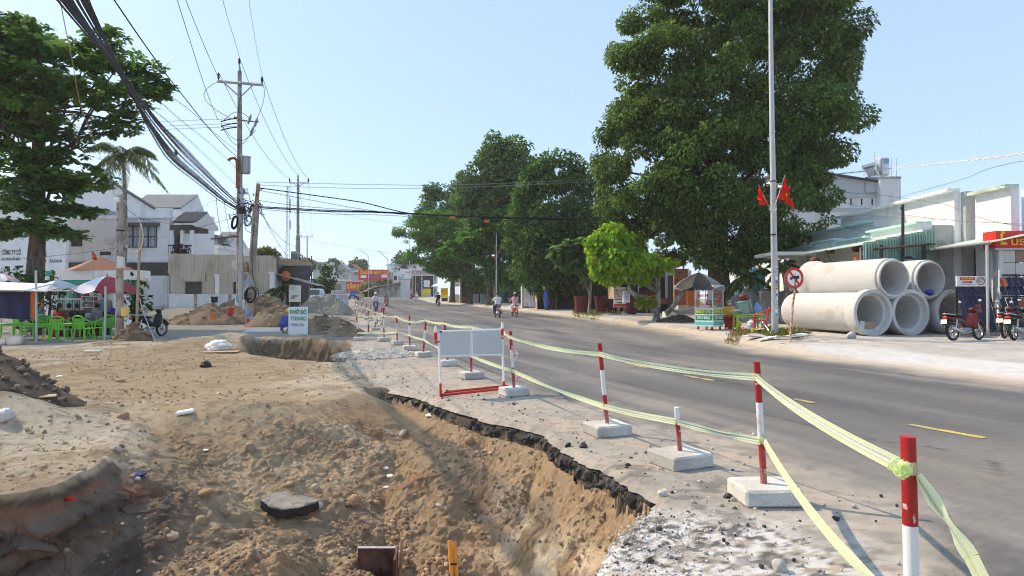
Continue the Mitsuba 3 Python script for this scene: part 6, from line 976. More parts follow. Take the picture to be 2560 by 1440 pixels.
def figure(hip, lean, hands, feet, shirt, trousers, head='helmet', hm='white', sleeve=1.0, look=(0, 0), knee=(1, 0, .5), elbow=(-.3, 0, -1), shoes='dark', mask=False, female=False, bare=.0):
    pr = Proto(); hip = np.asarray(hip, float); a = math.radians(lean); dv = np.array([math.sin(a), 0, math.cos(a)]); ch, nk = hip + dv * .30, hip + dv * .49; hd = nk + np.array([math.sin(a * .5) * .13 + .03, 0, .17]); sw = .17 if female else .19
    S = [nk - dv * .05 + [0, s * sw, 0] for s in (1, -1)]; H = [hip + [0, s * .09, 0] for s in (1, -1)]
    up_ = [(dv * 0 + hip + [0, s * .08, .02], (.12, .11, .12)) for s in (1, -1)] + [(ch + [0, s * .09, 0], (.115, .10, .14)) for s in (1, -1)]; top = [(ch + [0, s * .09, 0], (.115, .10, .13)) for s in (1, -1)] + [(q * .9 + nk * .1 - [0, 0, .01], .06) for q in S]
    body = [hull(*up_), hull(*top), hull((nk - dv * .03, .06), (hd - [0, 0, .07], .05)), hull((hd + [0, 0, .03], (.098, .08, .098)), (hd + [.035, 0, -.075], (.055, .05, .045))), hull((hd + [.10, 0, 0], .012), (hd + [.112, 0, -.03], .018))] + [hull((hd + [0, s * .082, -.01], (.03, .012, .035))) for s in (1, -1)]
    sh, tr, ft = [hull(*[(c, np.asarray(r) + .014) for c, r in up_]), hull(*[(c, np.asarray(r) + .014) for c, r in top])], [hull(*[(c - dv * .02, np.asarray(r) + .018) for c, r in up_[:2]])], []
    for i, s in enumerate((1, -1)):
        e, w = ik(S[i], hands[i], .29, .26, np.asarray(elbow, float) + [0, s * .5, 0]); body += [hull((S[i], .055), (e, .042)), hull((e, .042), (w, .03))]; fd = unit(w - e); sd_ = unit(np.cross(fd, [0, 0, 1.0])); pm = w + fd * .07; body.append(hull((w, .028), (pm + sd_ * .022, .018), (pm - sd_ * .022, .018)))
        for k in range(4): f0 = pm + sd_ * (.03 - .02 * k); L = (.062, .074, .07, .055)[k]; f1 = f0 + fd * L * .55; body += [hull((f0, .0105), (f1, .0095)), hull((f1, .0095), (f1 + fd * L * .2 - [0, 0, L * .4], .0085))]
        body.append(hull((w + fd * .02 - sd_ * s * .02, .013), (w + fd * .06 - sd_ * s * .045 - [0, 0, .015], .010)))
        sh.append(hull((S[i], .068), (e * 1.0, .058))) if sleeve >= .5 else sh.append(hull((S[i], .068), (S[i] * .5 + e * .5, .062)))
        if sleeve >= 1: sh.append(hull((e, .058), (e * .1 + w * .9, .043)))
        k, an = ik(H[i], np.asarray(feet[i], float) + [0, 0, .08], .44, .43, np.asarray(knee, float) + [0, s * .25, 0]); body += [hull((H[i], .085), (k, .058)), hull((k, .058), (an, .038)), hull((an - [0, 0, .02], .035), (an + [.12, 0, -.05], (.04, .035, .025)))]
        tr += [hull((H[i], .105), (k, .075)), hull((k, .075), (k * bare + an * (1 - bare), .056))]; ft.append(hull((an + [-.04, 0, -.045], (.04, .042, .035)), (an + [.14, 0, -.055], (.05, .044, .028)), (an, .045)))
    pr.add('body', blend(body, .028, 5), 'skin', True); pr.add('shirt', blend(sh), shirt, True); pr.add('trousers', blend(tr), trousers, True)
    for f in ft: pr.add('shoe', blend([f], .03, 3), shoes, True)
    if head == 'helmet':
        an = np.linspace(0, 1.75, 9); h = pr.add('helmet', mv(lathe([(.128 * math.sin(t), .135 * math.cos(t)) for t in an[::-1]], 20), hd + [-.01, 0, .035], s=(1.08, .95, 1)), hm, True); pr.add(h + '__peak', mv(box((0, 0, 0), (.09, .16, .012), .005, ry=12), hd + [.14, 0, .055]), hm)
    elif head == 'hat': pr.add('conical_hat', mv(lathe([(.26, 0), (.0, .17)], 24), hd + [-.01, 0, .055], ry=4), 'canvas', True)
    elif head == 'cap': pr.add('cap', mv(lathe([(.108 * math.sin(t), .115 * math.cos(t)) for t in np.linspace(1.5, 0, 7)], 18), hd + [0, 0, .04]), hm, True); pr.add('cap_peak', mv(box((0, 0, 0), (.10, .14, .01), .004), hd + [.13, 0, .055]), hm)
    if head != 'helmet' or female:
        hs = [hull((hd + [-.025, 0, .045], (.098, .090, .085)), (hd + [-.06, 0, -.01], (.06, .08, .06)))] + ([hull((hd + [-.10, 0, -.03], .04), (hd + [-.13, 0, -.22], .028))] if female else []); pr.add('hair', blend(hs, .03, 3), 'hair', True)
    [pr.add('eye', ball(hd + [.088, s * .034, .018], .011, 1), 'dark') for s in (1, -1)]
    pr.add('mouth', ball(hd + [.082, 0, -.065], .014, 1, (.5, 1.4, .4)), 'maroon') if not mask else pr.add('face_mask', mv(ball((0, 0, 0), .062, 2, (.75, .95, .75)), hd + [.055, 0, -.045]), 'white', True)
    return pr
# ---------------------------------------------------------------- motorbikes
def wheel(pr, nm, x, r=.285, w=.042):
    k = pr.add(nm, mv(lathe([(.045, -.05), (.05, -.03), (.05, .03), (.045, .05), (0, .05), (0, -.05)][::-1], 12), (x, 0, r), rx=90), 'steel', 40); to = trimesh.creation.torus(r - w, w, major_sections=28, minor_sections=10); pr.add(k + '__tyre', mv(to, (x, 0, r), rx=90), 'rubber', True)
    pr.add(k + '__rim', mv(lathe([(r - w * 1.9, -.024), (r - w * 1.45, -.03), (r - w * 1.45, .03), (r - w * 1.9, .024), (r - w * 1.9, -.024)], 28), (x, 0, r), rx=90), 'alu', 40)
    pr.add(k + '__spokes', cat([cyl((x + .04 * math.cos(t), (-1) ** i * .02, r + .04 * math.sin(t)), (x + (r - w * 1.8) * math.cos(t + .12), 0, r + (r - w * 1.8) * math.sin(t + .12)), .007, 5) for i, t in enumerate(np.arange(16) * 6.283 / 16)]), 'alu', kind='stuff')
def mound_hull(*s, ln=.04, it=6): return blend([hull(*s)], ln, it)
def bike(kind='moto'):
    pr = Proto(); xr, xf = -.60, .62; wheel(pr, 'rear_wheel', xr); wheel(pr, 'front_wheel', xf)
    if kind == 'ebike':
        pr.add('frame', cat([tube([(xr, 0, .29), (-.25, 0, .32), (.1, 0, .30), (.42, 0, .80), (.40, 0, .95)], .028, 8), tube([(-.25, 0, .32), (-.32, 0, .72)], .02, 8), tube([(xf, .05, .29), (.44, .03, .80)], .016, 7), tube([(xf, -.05, .29), (.44, -.03, .80)], .016, 7)]), 'bike_bright', True); pr.add('seat', mound_hull(((-.45, 0, .76), (.14, .09, .04)), ((-.15, 0, .75), (.12, .06, .035))), 'black', True); pr.add('battery_box', box((-.2, 0, .45), (.2, .16, .3), .03), 'bike_bright')
        pr.add('rear_guard', mv(lathe([(.33, -.05), (.335, 0), (.33, .05)], 28), (xr, 0, .29), rx=90), 'bike_bright', True) if False else pr.add('rear_guard', tube([(xr + .32 * math.cos(t), 0, .29 + .32 * math.sin(t)) for t in np.linspace(.4, 3.0, 12)], .035, 6), 'bike_bright', True)
    else:
        side = [((-.78, 0, .72), (.10, .07, .05)), ((-.45, 0, .66), (.16, .115, .10)), ((-.1, 0, .58), (.12, .10, .09))]; pr.add('body', blend([hull(*side[:2]), hull(*side[1:]), hull(((-.1, 0, .55), (.10, .10, .10)), ((.22, 0, .42), (.08, .09, .10)))], .03, 8), 'bike_red', True)
        pr.add('leg_shield', blend([hull(((.36, .13, .45), (.03, .06, .10)), ((.44, .12, .78), (.03, .05, .06)), ((.40, 0, .82), .05), ((.34, .02, .40), .05)), hull(((.36, -.13, .45), (.03, .06, .10)), ((.44, -.12, .78), (.03, .05, .06)), ((.40, 0, .82), .05), ((.34, -.02, .40), .05))], .03, 6), 'bike_red', True)
        pr.add('seat', blend([hull(((-.72, 0, .80), (.10, .09, .035)), ((-.4, 0, .78), (.18, .13, .045))), hull(((-.4, 0, .78), (.18, .13, .045)), ((.0, 0, .73), (.10, .08, .04)))], .03, 6), 'black', True)
        pr.add('engine', blend([hull(((-.05, 0, .33), (.12, .10, .09)), ((.2, 0, .36), (.10, .08, .07))), hull(((-.2, 0, .28), (.1, .08, .07)), ((.0, 0, .3), .1))], .03, 4), 'steel', True); pr.add('exhaust', tube([(.15, -.12, .28), (-.2, -.14, .24), (-.45, -.16, .30), (-.85, -.17, .40)], [.022, .025, .05, .055], 10), 'alu', True)
        pr.add('front_fender', tube([(xf + .33 * math.cos(t), 0, .29 + .33 * math.sin(t)) for t in np.linspace(.35, 2.5, 12)], [.03] + [.05] * 10 + [.03], 8), 'bike_red', True); pr.add('rear_fender', tube([(xr + .33 * math.cos(t), 0, .29 + .33 * math.sin(t)) for t in np.linspace(1.7, 3.3, 9)], .05, 8), 'black', True)
        pr.add('fork', tube([(xf, .075, .285), (.46, .06, .85)], .024, 8), 'alu', True); pr.add('fork', tube([(xf, -.075, .285), (.46, -.06, .85)], .024, 8), 'alu', True); pr.add('rear_shock', tube([(xr, .11, .30), (-.5, .12, .66)], .022, 8), 'alu', True); pr.add('rear_shock', tube([(xr, -.11, .30), (-.5, -.12, .66)], .022, 8), 'alu', True)
        pr.add('grab_rail', tube([(-.55, .11, .80), (-.85, .09, .84), (-.90, 0, .85), (-.85, -.09, .84), (-.55, -.11, .80)], .014, 7), 'alu', True); pr.add('side_stand', tube([(0, .12, .28), (-.08, .25, .02)], .012, 6), 'steel')
        pr.add('swing_arm', tube([(xr, -.09, .285), (-.1, -.09, .33)], .028, 6), 'steel')
    pr.add('handlebar', tube(smoothline([(.30, .34, 1.0), (.38, .20, 1.02), (.42, 0, .98), (.38, -.20, 1.02), (.30, -.34, 1.0)], 16), .016, 8), 'black', True); pr.add('head_cowl', mound_hull(((.44, 0, .97), (.09, .12, .07)), ((.50, 0, .88), (.06, .08, .06))), 'bike_red' if kind != 'ebike' else 'bike_bright', True); pr.add('headlight', ball((.525, 0, .95), .065, 2, (.5, 1.2, .8)), 'white', True)
    for s in (1, -1): m = pr.add('mirror', tube([(.38, s * .22, 1.02), (.36, s * .30, 1.2)], .007, 6), 'black'); pr.add(m + '__glass', ball((.36, s * .31, 1.23), .055, 2, (.25, 1.1, .75)), 'chrome', True)
    pr.add('tail_light', ball((-.88, 0, .73), .055, 2, (.5, 1.5, .7)), 'lamp_red', True); pr.add('number_plate', box((-.945, 0, .60), (.008, .19, .14), .002, ry=12), 'plate_white'); return pr
MB, EB = bike(), bike('ebike')
def heading(dx, dy): return math.degrees(math.atan2(dy, dx))
def rz_road(y, away=True): d = float(np.interp(y + 4, Rp[:, 1], Rp[:, 0]) - np.interp(y - 4, Rp[:, 1], Rp[:, 0])); h = heading(d, 8); return h if away else h + 180
def ride(px, py, away, lbl, fig, blbl, col, pr=MB, steer=0, lbl2=None, fig2=None):
    g = G(px, py); to = TR(g, rz_road(g[1], away) + steer); stamp(pr, 'motorbike' if pr is MB else 'electric_bike', blbl, 'motorbike' if pr is MB else 'electric bike', to=to, swap={'bike_red': col})
    stamp(fig, 'person', lbl, 'person', 'riders on the road', to=to)
    if fig2: stamp(fig2, 'person', lbl2, 'person', 'riders on the road', to=to)
HB = [(.31, .30, 1.03), (.31, -.30, 1.03)]; FT = [(.22, .17, .26), (.22, -.17, .26)]
rider = lambda *a, lean=6, x=-.22, **k: figure((x, 0, .86), lean, HB, FT, *a, **k)
ride(1243, 794, True, 'rider in a white flower print shirt and black helmet seen from behind', rider('cloth_white', 'denim', hm='black', sleeve=.5), 'dark scooter ridden by the flower shirted rider', 'maroon')
ride(1286, 791, True, 'rider in a pink jacket and white cap on an electric bike', figure((-.28, 0, .86), 4, [(.29, .30, 1.02), (.29, -.30, 1.02)], [(-.02, .16, .22), (-.02, -.16, .22)], 'pink', 'cloth_white', 'cap', 'white', female=True), 'red electric bike with a pink jacketed rider', 'bike_bright', EB)
ride(1095, 766, True, 'rider in a black jacket with a red tail light glowing below', rider('cloth_black', 'cloth_black', hm='cloth_brown'), 'black motorbike of the black jacketed rider', 'black')
ride(1030, 755, True, 'far rider in a dark purple top with a pale blue helmet', rider('cloth_red', 'denim', hm='sticker_blue'), 'far dark red motorbike beside a grey one', 'bike_red'); ride(1041, 754, True, 'far rider in a light grey shirt riding beside the dark red bike', rider('cloth_white', 'cloth_grey', hm='white'), 'far grey motorbike beside the dark red one', 'dark')
ride(966, 768, False, 'oncoming rider in a grey shirt with a brown cap', rider('cloth_grey', 'cloth_black', 'cap', 'cloth_brown'), 'oncoming bright red motorbike', 'bike_bright'); ride(939, 778, False, 'oncoming rider in a white top and white helmet leaning on a blue scooter', rider('cloth_white', 'cloth_brown', lean=10, hm='white', female=True), 'blue scooter with a broad front shield by the tape', 'scooter_blue')
ride(904, 757, False, 'far oncoming rider in a yellow shirt', rider('cloth_yellow', 'cloth_black', hm='off_white'), 'far yellow motorbike behind the tape', 'yellow')
q = PG(1228, 772); to = TR(q, 200); stamp(rider('cloth_brown', 'cloth_black', 'cap', 'red'), 'person', 'man in a brown shirt and red cap sitting on a parked bicycle at the kerb', 'person', to=to); stamp(EB, 'electric_bike', 'dark bicycle of the man in the red cap', 'bicycle', to=to, swap={'bike_bright': 'dark'})
def parked(px, py, rz, lbl, col): stamp(MB, 'motorbike', lbl, 'motorbike', to=TR(PG(px, py), rz, rx=-5), swap={'bike_red': col})
parked(2415, 851, 22, 'dark red underbone motorbike parked in front of the pipes', 'bike_red'); parked(2524, 845, 40, 'motorbike with red tail light parked left of the pair at the right edge', 'maroon'); parked(2556, 850, 32, 'black motorbike parked at the very right edge by the tile rack', 'black')
stamp(MB, 'motorbike', 'black scooter parked beside the wooden stick by the concrete pole', 'motorbike', to=TR(gz(at(374, 748, 23.6)[0], 23.6, .02), 78), swap={'bike_red': 'black'}); stamp(MB, 'motorbike', 'dark motorbike parked in the shade left of the red pots', 'motorbike', to=TR(PG(1424, 772), 60), swap={'bike_red': 'dark'}); stamp(MB, 'motorbike', 'red motorbike half hidden behind the stall tables', 'motorbike', to=TR(gz(at(108, 748, 26.5)[0], 26.5, .02), 20), swap={'bike_red': 'maroon'})
q = PG(1236, 772) if False else None
# cars
def car(bodym):
    pr = Proto(); low = [((1.75, s * .62, .62), (.2, .18, .18)) for s in (1, -1)] + [((-1.75, s * .62, .70), (.2, .18, .22)) for s in (1, -1)] + [((x, s * .62, .42), (.2, .2, .2)) for s in (1, -1) for x in (1.75, -1.75)]; cab = [((.75, s * .60, .85), .12) for s in (1, -1)] + [((-1.7, s * .60, .9), .12) for s in (1, -1)] + [((-.05, s * .50, 1.42), .10) for s in (1, -1)] + [((-1.4, s * .50, 1.42), .10) for s in (1, -1)]
    pr.add('body', blend([hull(*low), hull(*cab)], .12, 6), bodym, True); pr.add('windscreen', tm([(.86, -.60, .93), (.86, .60, .93), (.14, .48, 1.43), (.14, -.48, 1.43)], [[0, 1, 2, 3]]), 'glass'); 
    for s in (1, -1): pr.add('side_window', tm([(.55, s * .735, .98), (-1.4, s * .735, .98), (-1.2, s * .615, 1.40), (.05, s * .615, 1.40)], [[0, 1, 2, 3]]), 'glass'); pr.add('headlight', ball((1.88, s * .55, .68), .13, 2, (.5, 1.2, .7)), 'white', True); m = pr.add('wing_mirror', ball((.6, s * .85, .98), .09, 2, (.6, 1, .8)), bodym, True)
    pr.add('grille', box((1.95, 0, .60), (.05, .7, .14), .02), 'black'); pr.add('bumper', box((1.9, 0, .40), (.2, 1.4, .14), .05), 'dark'); pr.add('number_plate', box((2.01, 0, .42), (.02, .45, .12)), 'plate_white')
    for x in (1.2, -1.2):
        for s in (1, -1): w = pr.add('wheel', mv(trimesh.creation.torus(.24, .085, 20, 8), (x, s * .72, .32), rx=90), 'rubber', True); pr.add(w + '__hub', cyl((x, s * .74, .32), (x, s * .80, .32), .19, 14), 'alu', 40)
    return pr
CAR = car('van'); stamp(CAR, 'parked_car', 'small silver white car parked by the dark bushes, facing the camera', 'car', to=TR(gz(at(787, 748, 62)[0], 62), -83)); stamp(CAR, 'approaching_car', 'blue vehicle coming down the far end of the road', 'car', to=TR(gz(at(884, 748, 98)[0], 98), -80), swap={'van': 'truck_blue'})
# ---------------------------------------------------------------- plastic furniture
def chair():
    pr = Proto(); pr.add('seat', box((0, 0, .42), (.44, .44, .03), .012), 'green_plastic'); 
    for i, y in enumerate((-.13, -.045, .045, .13)): pr.add('back_slat', mv(box((0, 0, .17), (.018, .06, .36), .006), (-.21, y, .44), ry=-12), 'green_plastic')
    pr.add('back_top', mv(tube([(0, -.22, 0), (.0, -.12, .06), (0, 0, .08), (0, .12, .06), (0, .22, 0)], .026, 8), (-.285, 0, .79)), 'green_plastic', True)
    for s in (1, -1): pr.add('arm', tube([(.2, s * .24, .40), (.19, s * .25, .62), (.0, s * .25, .66), (-.28, s * .22, .78)], .022, 7), 'green_plastic', True); pr.add('back_post', tube([(-.21, s * .20, .42), (-.285, s * .21, .80)], .022, 7), 'green_plastic', True)
    for x, y in ((.19, .2), (.19, -.2), (-.19, .2), (-.19, -.2)): pr.add('leg', tube([(x, y, .42), (x * 1.15, y * 1.12, 0)], [.028, .02], 6), 'green_plastic')
    return pr
def table(w=.9, d=.6, h=.55):
    pr = Proto(); pr.add('top', box((0, 0, h), (w, d, .035), .012), 'green_plastic'); pr.add('apron', box((0, 0, h - .05), (w * .9, d * .88, .06), .01), 'green_plastic')
    for x in (-1, 1):
        for y in (-1, 1): pr.add('leg', tube([(x * w * .43, y * d * .42, h - .03), (x * w * .46, y * d * .45, 0)], [.035, .025], 6), 'green_plastic')
    return pr
CH, TB_ = chair(), table(); gl = lambda px, Y, dz=0.0: np.array([at(px, 748, Y)[0], Y, float(gh(at(px, 748, Y)[0], Y)) + dz])
for px, Y, rz, lb in ((155, 21.9, 95, 'green plastic armchair seen from behind in the middle of the stall'), (212, 22.3, 80, 'green plastic armchair second from the right at the stall'), (257, 23.0, 170, 'green plastic armchair near the grey canopy post at the right of the stall'), (118, 23.4, 100, 'green plastic armchair behind the long front table'), (272, 24.2, 190, 'green plastic armchair farthest right beside the concrete pole'), (60, 24.6, 60, 'green plastic armchair in the shade behind the front tables')): stamp(CH, 'plastic_chair', lb, 'chair', 'green plastic chairs at the stall', to=TR(gl(px, Y), rz))
for px, Y, rz, lb in ((105, 22.6, 5, 'long low green table beside the canopy post'), (45, 23.2, -4, 'low green table in front of the blue tarp'), (185, 23.2, 0, 'low green table between the two armchairs'), (240, 23.9, 8, 'green table in front of the shelf cart')): stamp(TB_, 'plastic_table', lb, 'table', 'green plastic tables at the stall', to=TR(gl(px, Y), rz))
SITH = [(.36, .14, .70), (.36, -.14, .70)]; SITF = [(.42, .14, 0), (.42, -.14, 0)]
sit = lambda *a, **k: figure((0, 0, .50), 10, SITH, SITF, *a, **k)
for px, Y, rz, lb, f in ((143, 24.4, 80, 'diner in a rust coloured shirt with long hair at the stall', sit('cloth_red', 'denim', head='bare', female=True)), (172, 24.6, 120, 'diner with short black hair bending over the stall table', sit('cloth_brown', 'cloth_black', head='bare')), (196, 24.2, 150, 'diner in a black shirt at the stall table', sit('cloth_black', 'denim', head='bare', sleeve=.3)), (247, 24.8, 175, 'diner in a pale grey shirt near the shelf cart', sit('cloth_grey', 'cloth_black', head='bare')), (92, 25.4, 30, 'diner in a teal shirt in the shade of the blue tarp', sit('cloth_teal', 'cloth_black', head='bare', female=True))): stamp(f, 'person', lb, 'person', to=TR(gl(px, Y), rz)); one('stool', mv(box((0, 0, .21), (.3, .3, .42), .03), gl(px, Y)), 'maroon', 'dark plastic stool under the ' + lb.split(' at ')[0].split(' near ')[0].split(' in the shade')[0].split(' bending')[0], 'stool')
stamp(figure((0, 0, .88), 6, [(.35, .15, 1.05), (.33, -.18, 1.0)], [(0, .11, 0), (0, -.11, 0)], 'cloth_grey', 'cloth_black', head='hat'), 'person', 'cook in a conical hat standing at the shelf cart', 'person', to=TR(gl(264, 25.2), 150))
# stall canopies, tarp, shelves
pr = Proto(); C = lambda x, y, Y: at(x, y, Y)
V = np.array([C(-60, 723, 21.2), C(62, 725, 21.2), C(128, 709, 22.6), C(-40, 704, 24.5)]); pr.add('sheet', tm(np.vstack([V, V - [0, 0, .03]]), [[0, 1, 2, 3], [7, 6, 5, 4], [0, 4, 5, 1], [1, 5, 6, 2], [2, 6, 7, 3], [3, 7, 4, 0]]), 'canvas_white'); V = np.array([C(62, 725, 21.2), C(112, 728, 21.4), C(150, 718, 23), C(128, 709, 22.6)]); pr.add('flap', tm(np.vstack([V, V - [0, 0, .03]]), [[0, 1, 2, 3], [7, 6, 5, 4], [0, 4, 5, 1], [1, 5, 6, 2], [2, 6, 7, 3], [3, 7, 4, 0]]), 'canvas')
pr.add('post', tube([gl(93, 21.6), at(90, 676, 21.6)], .035, 10), 'galv'); pr.add('post', tube([gl(263, 22.4), at(264, 716, 22.4)], .035, 10), 'galv'); pr.add('rail', tube([at(-40, 727, 21.6), at(178, 727, 21.8)], .025, 8), 'steel'); stamp(pr, 'stall_canopy', 'white sheet canopy on grey steel posts over the food stall', 'canopy')
n = 30; u = np.linspace(0, 1, n)
def drape(x0, x1, y0, y1, Y, m, pr, amp=.05, f=20): a, b = at(x0, y1, Y), at(x1, y0, Y); U, W2 = np.meshgrid(np.linspace(0, 1, 40), np.linspace(0, 1, 8), indexing='ij'); pr.add('cloth', grid(np.stack([a[0] + (b[0] - a[0]) * U, Y + amp * np.sin(U * f + W2) * (1.3 - W2), a[2] + (b[2] - a[2]) * W2 + .03 * np.sin(U * 5)], -1), 40, 8), m, True)
pr = Proto(); drape(-60, 75, 728, 797, 22.2, 'tarp_blue', pr); drape(75, 90, 728, 797, 22.2, 'orange', pr, .03, 6); stamp(pr, 'tarp', 'dark blue hanging tarp with an orange edge below the white canopy', 'tarp')
def parasol(name, lbl, ap, rim_y, xl_, xr_, Y, cols, pole=True, pb=None, tilt=0, n=8, drop=.0, lab=None):
    pr = Proto(); a = at(*ap, Y); l, r_ = at(xl_, rim_y, Y), at(xr_, rim_y, Y); Rr = (r_[0] - l[0]) / 2; c = (l + r_) / 2; h = a[2] - c[2]
    for i in range(n):
        t0, t1 = i / n * 6.283 + .25, (i + 1) / n * 6.283 + .25; k = 6; f = np.linspace(0, 1, k); g = np.linspace(0, 1, 5); U, W2 = np.meshgrid(f, g, indexing='ij'); e0 = np.stack([np.cos(t0), np.sin(t0)]); e1 = np.stack([np.cos(t1), np.sin(t1)]); e = e0[None, None] * (1 - W2[..., None]) + e1[None, None] * W2[..., None]
        xy = e * Rr * U[..., None]; z = h * (1 - U ** 1.35) - .05 * np.sin(W2 * np.pi) * U + 0 * W2 + np.where(U > .99, -.06 * np.sin(W2 * np.pi), 0) - drop * (U > .99); pr.add('panel', grid(np.stack([c[0] + xy[..., 0] + (a[0] - c[0]) * (1 - U), Y + xy[..., 1], c[2] + z + tilt * xy[..., 0]], -1), k, 5), cols[i % len(cols)], True); pr.add('rib', tube([a - [0, 0, .03], np.array([c[0] + e0[0] * Rr, Y + e0[1] * Rr, c[2] - .02 + tilt * e0[0] * Rr])], .008, 4), 'steel')
    pr.add('finial', cyl(a, a + [0, 0, .08], .02, 8), 'dark')
    if pole: pr.add('pole', tube([np.asarray(pb), a], .022, 8), 'steel'); pr.add('base', mv(lathe([(.28, 0), (.26, .07), (.05, .1), (0, .1)], 18), pb), 'concrete', 40)
    stamp(pr, name, lbl, 'umbrella')
parasol('market_umbrella', 'red and white market umbrella over the stall, right beside the concrete pole', (268, 690), 722, 190, 342, 23.6, ['canvas_red', 'canvas_red', 'canvas_red', 'canvas_red', 'canvas_red', 'canvas_white', 'canvas_red', 'canvas_red'], pb=gl(266, 23.6), drop=.08); parasol('market_umbrella', 'grey umbrella between the white canopy and the red umbrella', (145, 699), 719, 98, 195, 24.6, ['canvas', 'canvas', 'panel_grey'], pb=gl(146, 24.6)); parasol('market_umbrella', 'reddish awning umbrella at the left edge above the white canopy', (5, 684), 700, -40, 42, 26, ['canvas_white', 'soft_pink'], pb=gl(4, 26))
pr = Proto(); Y = 25.6
for y in (740, 752, 768, 784): pr.add('shelf', fb(203, y, 262, y + 1.5, Y, .4), 'alu')
for x in (203, 232, 261): pr.add('upright', fb(x, 735, x + 1.5, 800, Y, .04), 'alu')
rng = R(8); cs = ['steel', 'red_plastic', 'off_white', 'wood', 'alu', 'cardboard', 'canvas']
for i in range(15): x = 208 + (i % 5) * 10.5; y = (740, 752, 768)[i // 5]; h = rng.uniform(.10, .2); pr.add('bowl', mv(lathe([(.05, 0), (.09 * rng.uniform(.8, 1.3), h * .6), (.08, h), (0, h)], 10), at(x, y, Y + .15)), cs[i % 7], 40)
pr.add('cabinet', fb(203, 785, 262, 815, Y, .45), 'panel_grey'); stamp(pr, 'shelf_cart', 'metal shelf cart full of bowls and jars at the back of the stall', 'cart')
one('cool_box', fb(273, 770, 290, 792, 24.9, .4, 0, .03), 'box_blue', 'blue cool box standing by the concrete pole', 'cool box'); one('cool_box_stand', fb(276, 792, 290, 820, 24.9, .4, .02, .01), 'off_white', 'white stand carrying the blue cool box', 'stand')
for x, r, lb in ((42, .26, 'larger silver cooking pot on the ground before the stall'), (8, .24, 'smaller silver basin at the left edge before the stall')): pr = Proto(); q = gl(x, 20.6); h = .28 if x > 20 else .2; pr.add('vessel', mv(lathe([(0, 0), (r * .9, 0), (r, .04), (r, h), (r * 1.04, h + .01), (r * .96, h + .01), (r * .95, .03), (0, .03)], 28), q), 'alu', 40); pr.add('handle', tube([q + [r, 0, h * .7], q + [r + .05, 0, h * .75], q + [r, .08, h * .7]], .01, 6), 'alu'); stamp(pr, 'cooking_pot', lb, 'pot')
pr = Proto(); Y = 27; pr.add('pole', tube([at(233, 700, Y), at(230, 626, Y)], .014, 6), 'steel'); V = np.stack([np.stack([at(230, y, Y) for y in np.linspace(627, 649, 6)]), np.stack([at(237 + 1 * i, y, Y) + [0, -.05 * math.sin(i), 0] for i, y in enumerate(np.linspace(634, 650, 6))]), np.stack([at(242, y, Y) for y in np.linspace(642, 650, 6)])]); pr.add('cloth', grid(V, 3, 6), 'flag', True); pr.add('star', mv(upright([(.06 * (1 if i % 2 else .4) * math.sin(i * .628), .06 * (1 if i % 2 else .4) * math.cos(i * .628)) for i in range(10)], .005), at(235, 641, Y - .08)), 'flag_star'); stamp(pr, 'flag', 'small red flag with a yellow star on a thin pole above the stall', 'flag')
# ---------------------------------------------------------------- heaps
def heap(name, lbl, c, rx, ry, h, seed, cols, catg='heap', m='ground', n=70, rz=0, peak=1.5, stones=None):
    a = np.linspace(0, 6.283, n + 1); r = np.linspace(0, 1, 34); A, Q_ = np.meshgrid(a, r, indexing='ij'); ca, sa = np.cos(A), np.sin(A); w = 1 + .5 * (nfbm(np.stack([ca * 1.2, sa * 1.2, 0 * A + seed], -1), 3, seed) - .5); x, y = ca * Q_ * rx * w, sa * Q_ * ry * w; x, y = x * math.cos(rz) - y * math.sin(rz) + c[0], x * math.sin(rz) + y * math.cos(rz) + c[1]
    nz = nfbm(np.stack([x * 1.6, y * 1.6, 0 * x + seed], -1), 4, seed + 1) - .5; n2 = nfbm(np.stack([x * 7, y * 7, 0 * x + seed], -1), 3, seed + 2) - .5; z = h * np.clip(1 - Q_ ** peak, 0, 1) * (1 + .9 * nz) + .18 * min(h, 1) * n2 * np.clip(1.2 - Q_, 0, 1); zz = (zg(x, y) if XL(c[1]) < c[0] < XRf(c[1]) else fP(np.stack([y, x - XRf(y)], -1)) if c[0] > float(XRf(c[1])) else gh(x, y)); Z = zz + z - .06 * (Q_ > .97)
    t = nfbm(np.stack([x * 2.2, y * 2.2, 0 * x + 9], -1), 4, seed + 5)[..., None]; C = np.array(cols[0]) * (1 - ss(.4, .6, t)) + np.array(cols[1]) * ss(.4, .6, t); C = C * (.8 + .4 * (n2[..., None] + .5)); g = grid(np.stack([x, y, Z], -1)[::-1], n + 1, 34); pr = Proto(); pr.add('', g, m, True, C[::-1].reshape(-1, 3)); key = stamp(pr, name, lbl, catg)
    if stones:
        k, s0, s1, scol = stones; rng = R(seed); i, j = rng.integers(0, n, k), (rng.random(k) ** .6 * 33).astype(int); P = np.stack([x[i, j], y[i, j], Z[i, j]], 1) + rng.normal(0, .03, (k, 3)) * [1, 1, 0]; vs = [rockm(rng, 0) for _ in range(12)]; m_, cn = scatter(P, rng.uniform(s0, s1, k), rng, vs); cc = np.repeat(shades(rng, k, scol, .22, scol, 0), cn, 0); pr = Proto(); pr.add('', m_, 'stone', False, cc); scene[key + '__stones'] = pr.parts[0][1]; labels[key + '__stones'] = {'kind': 'stuff'}
D1, D2 = (.31, .235, .16), (.21, .155, .105)
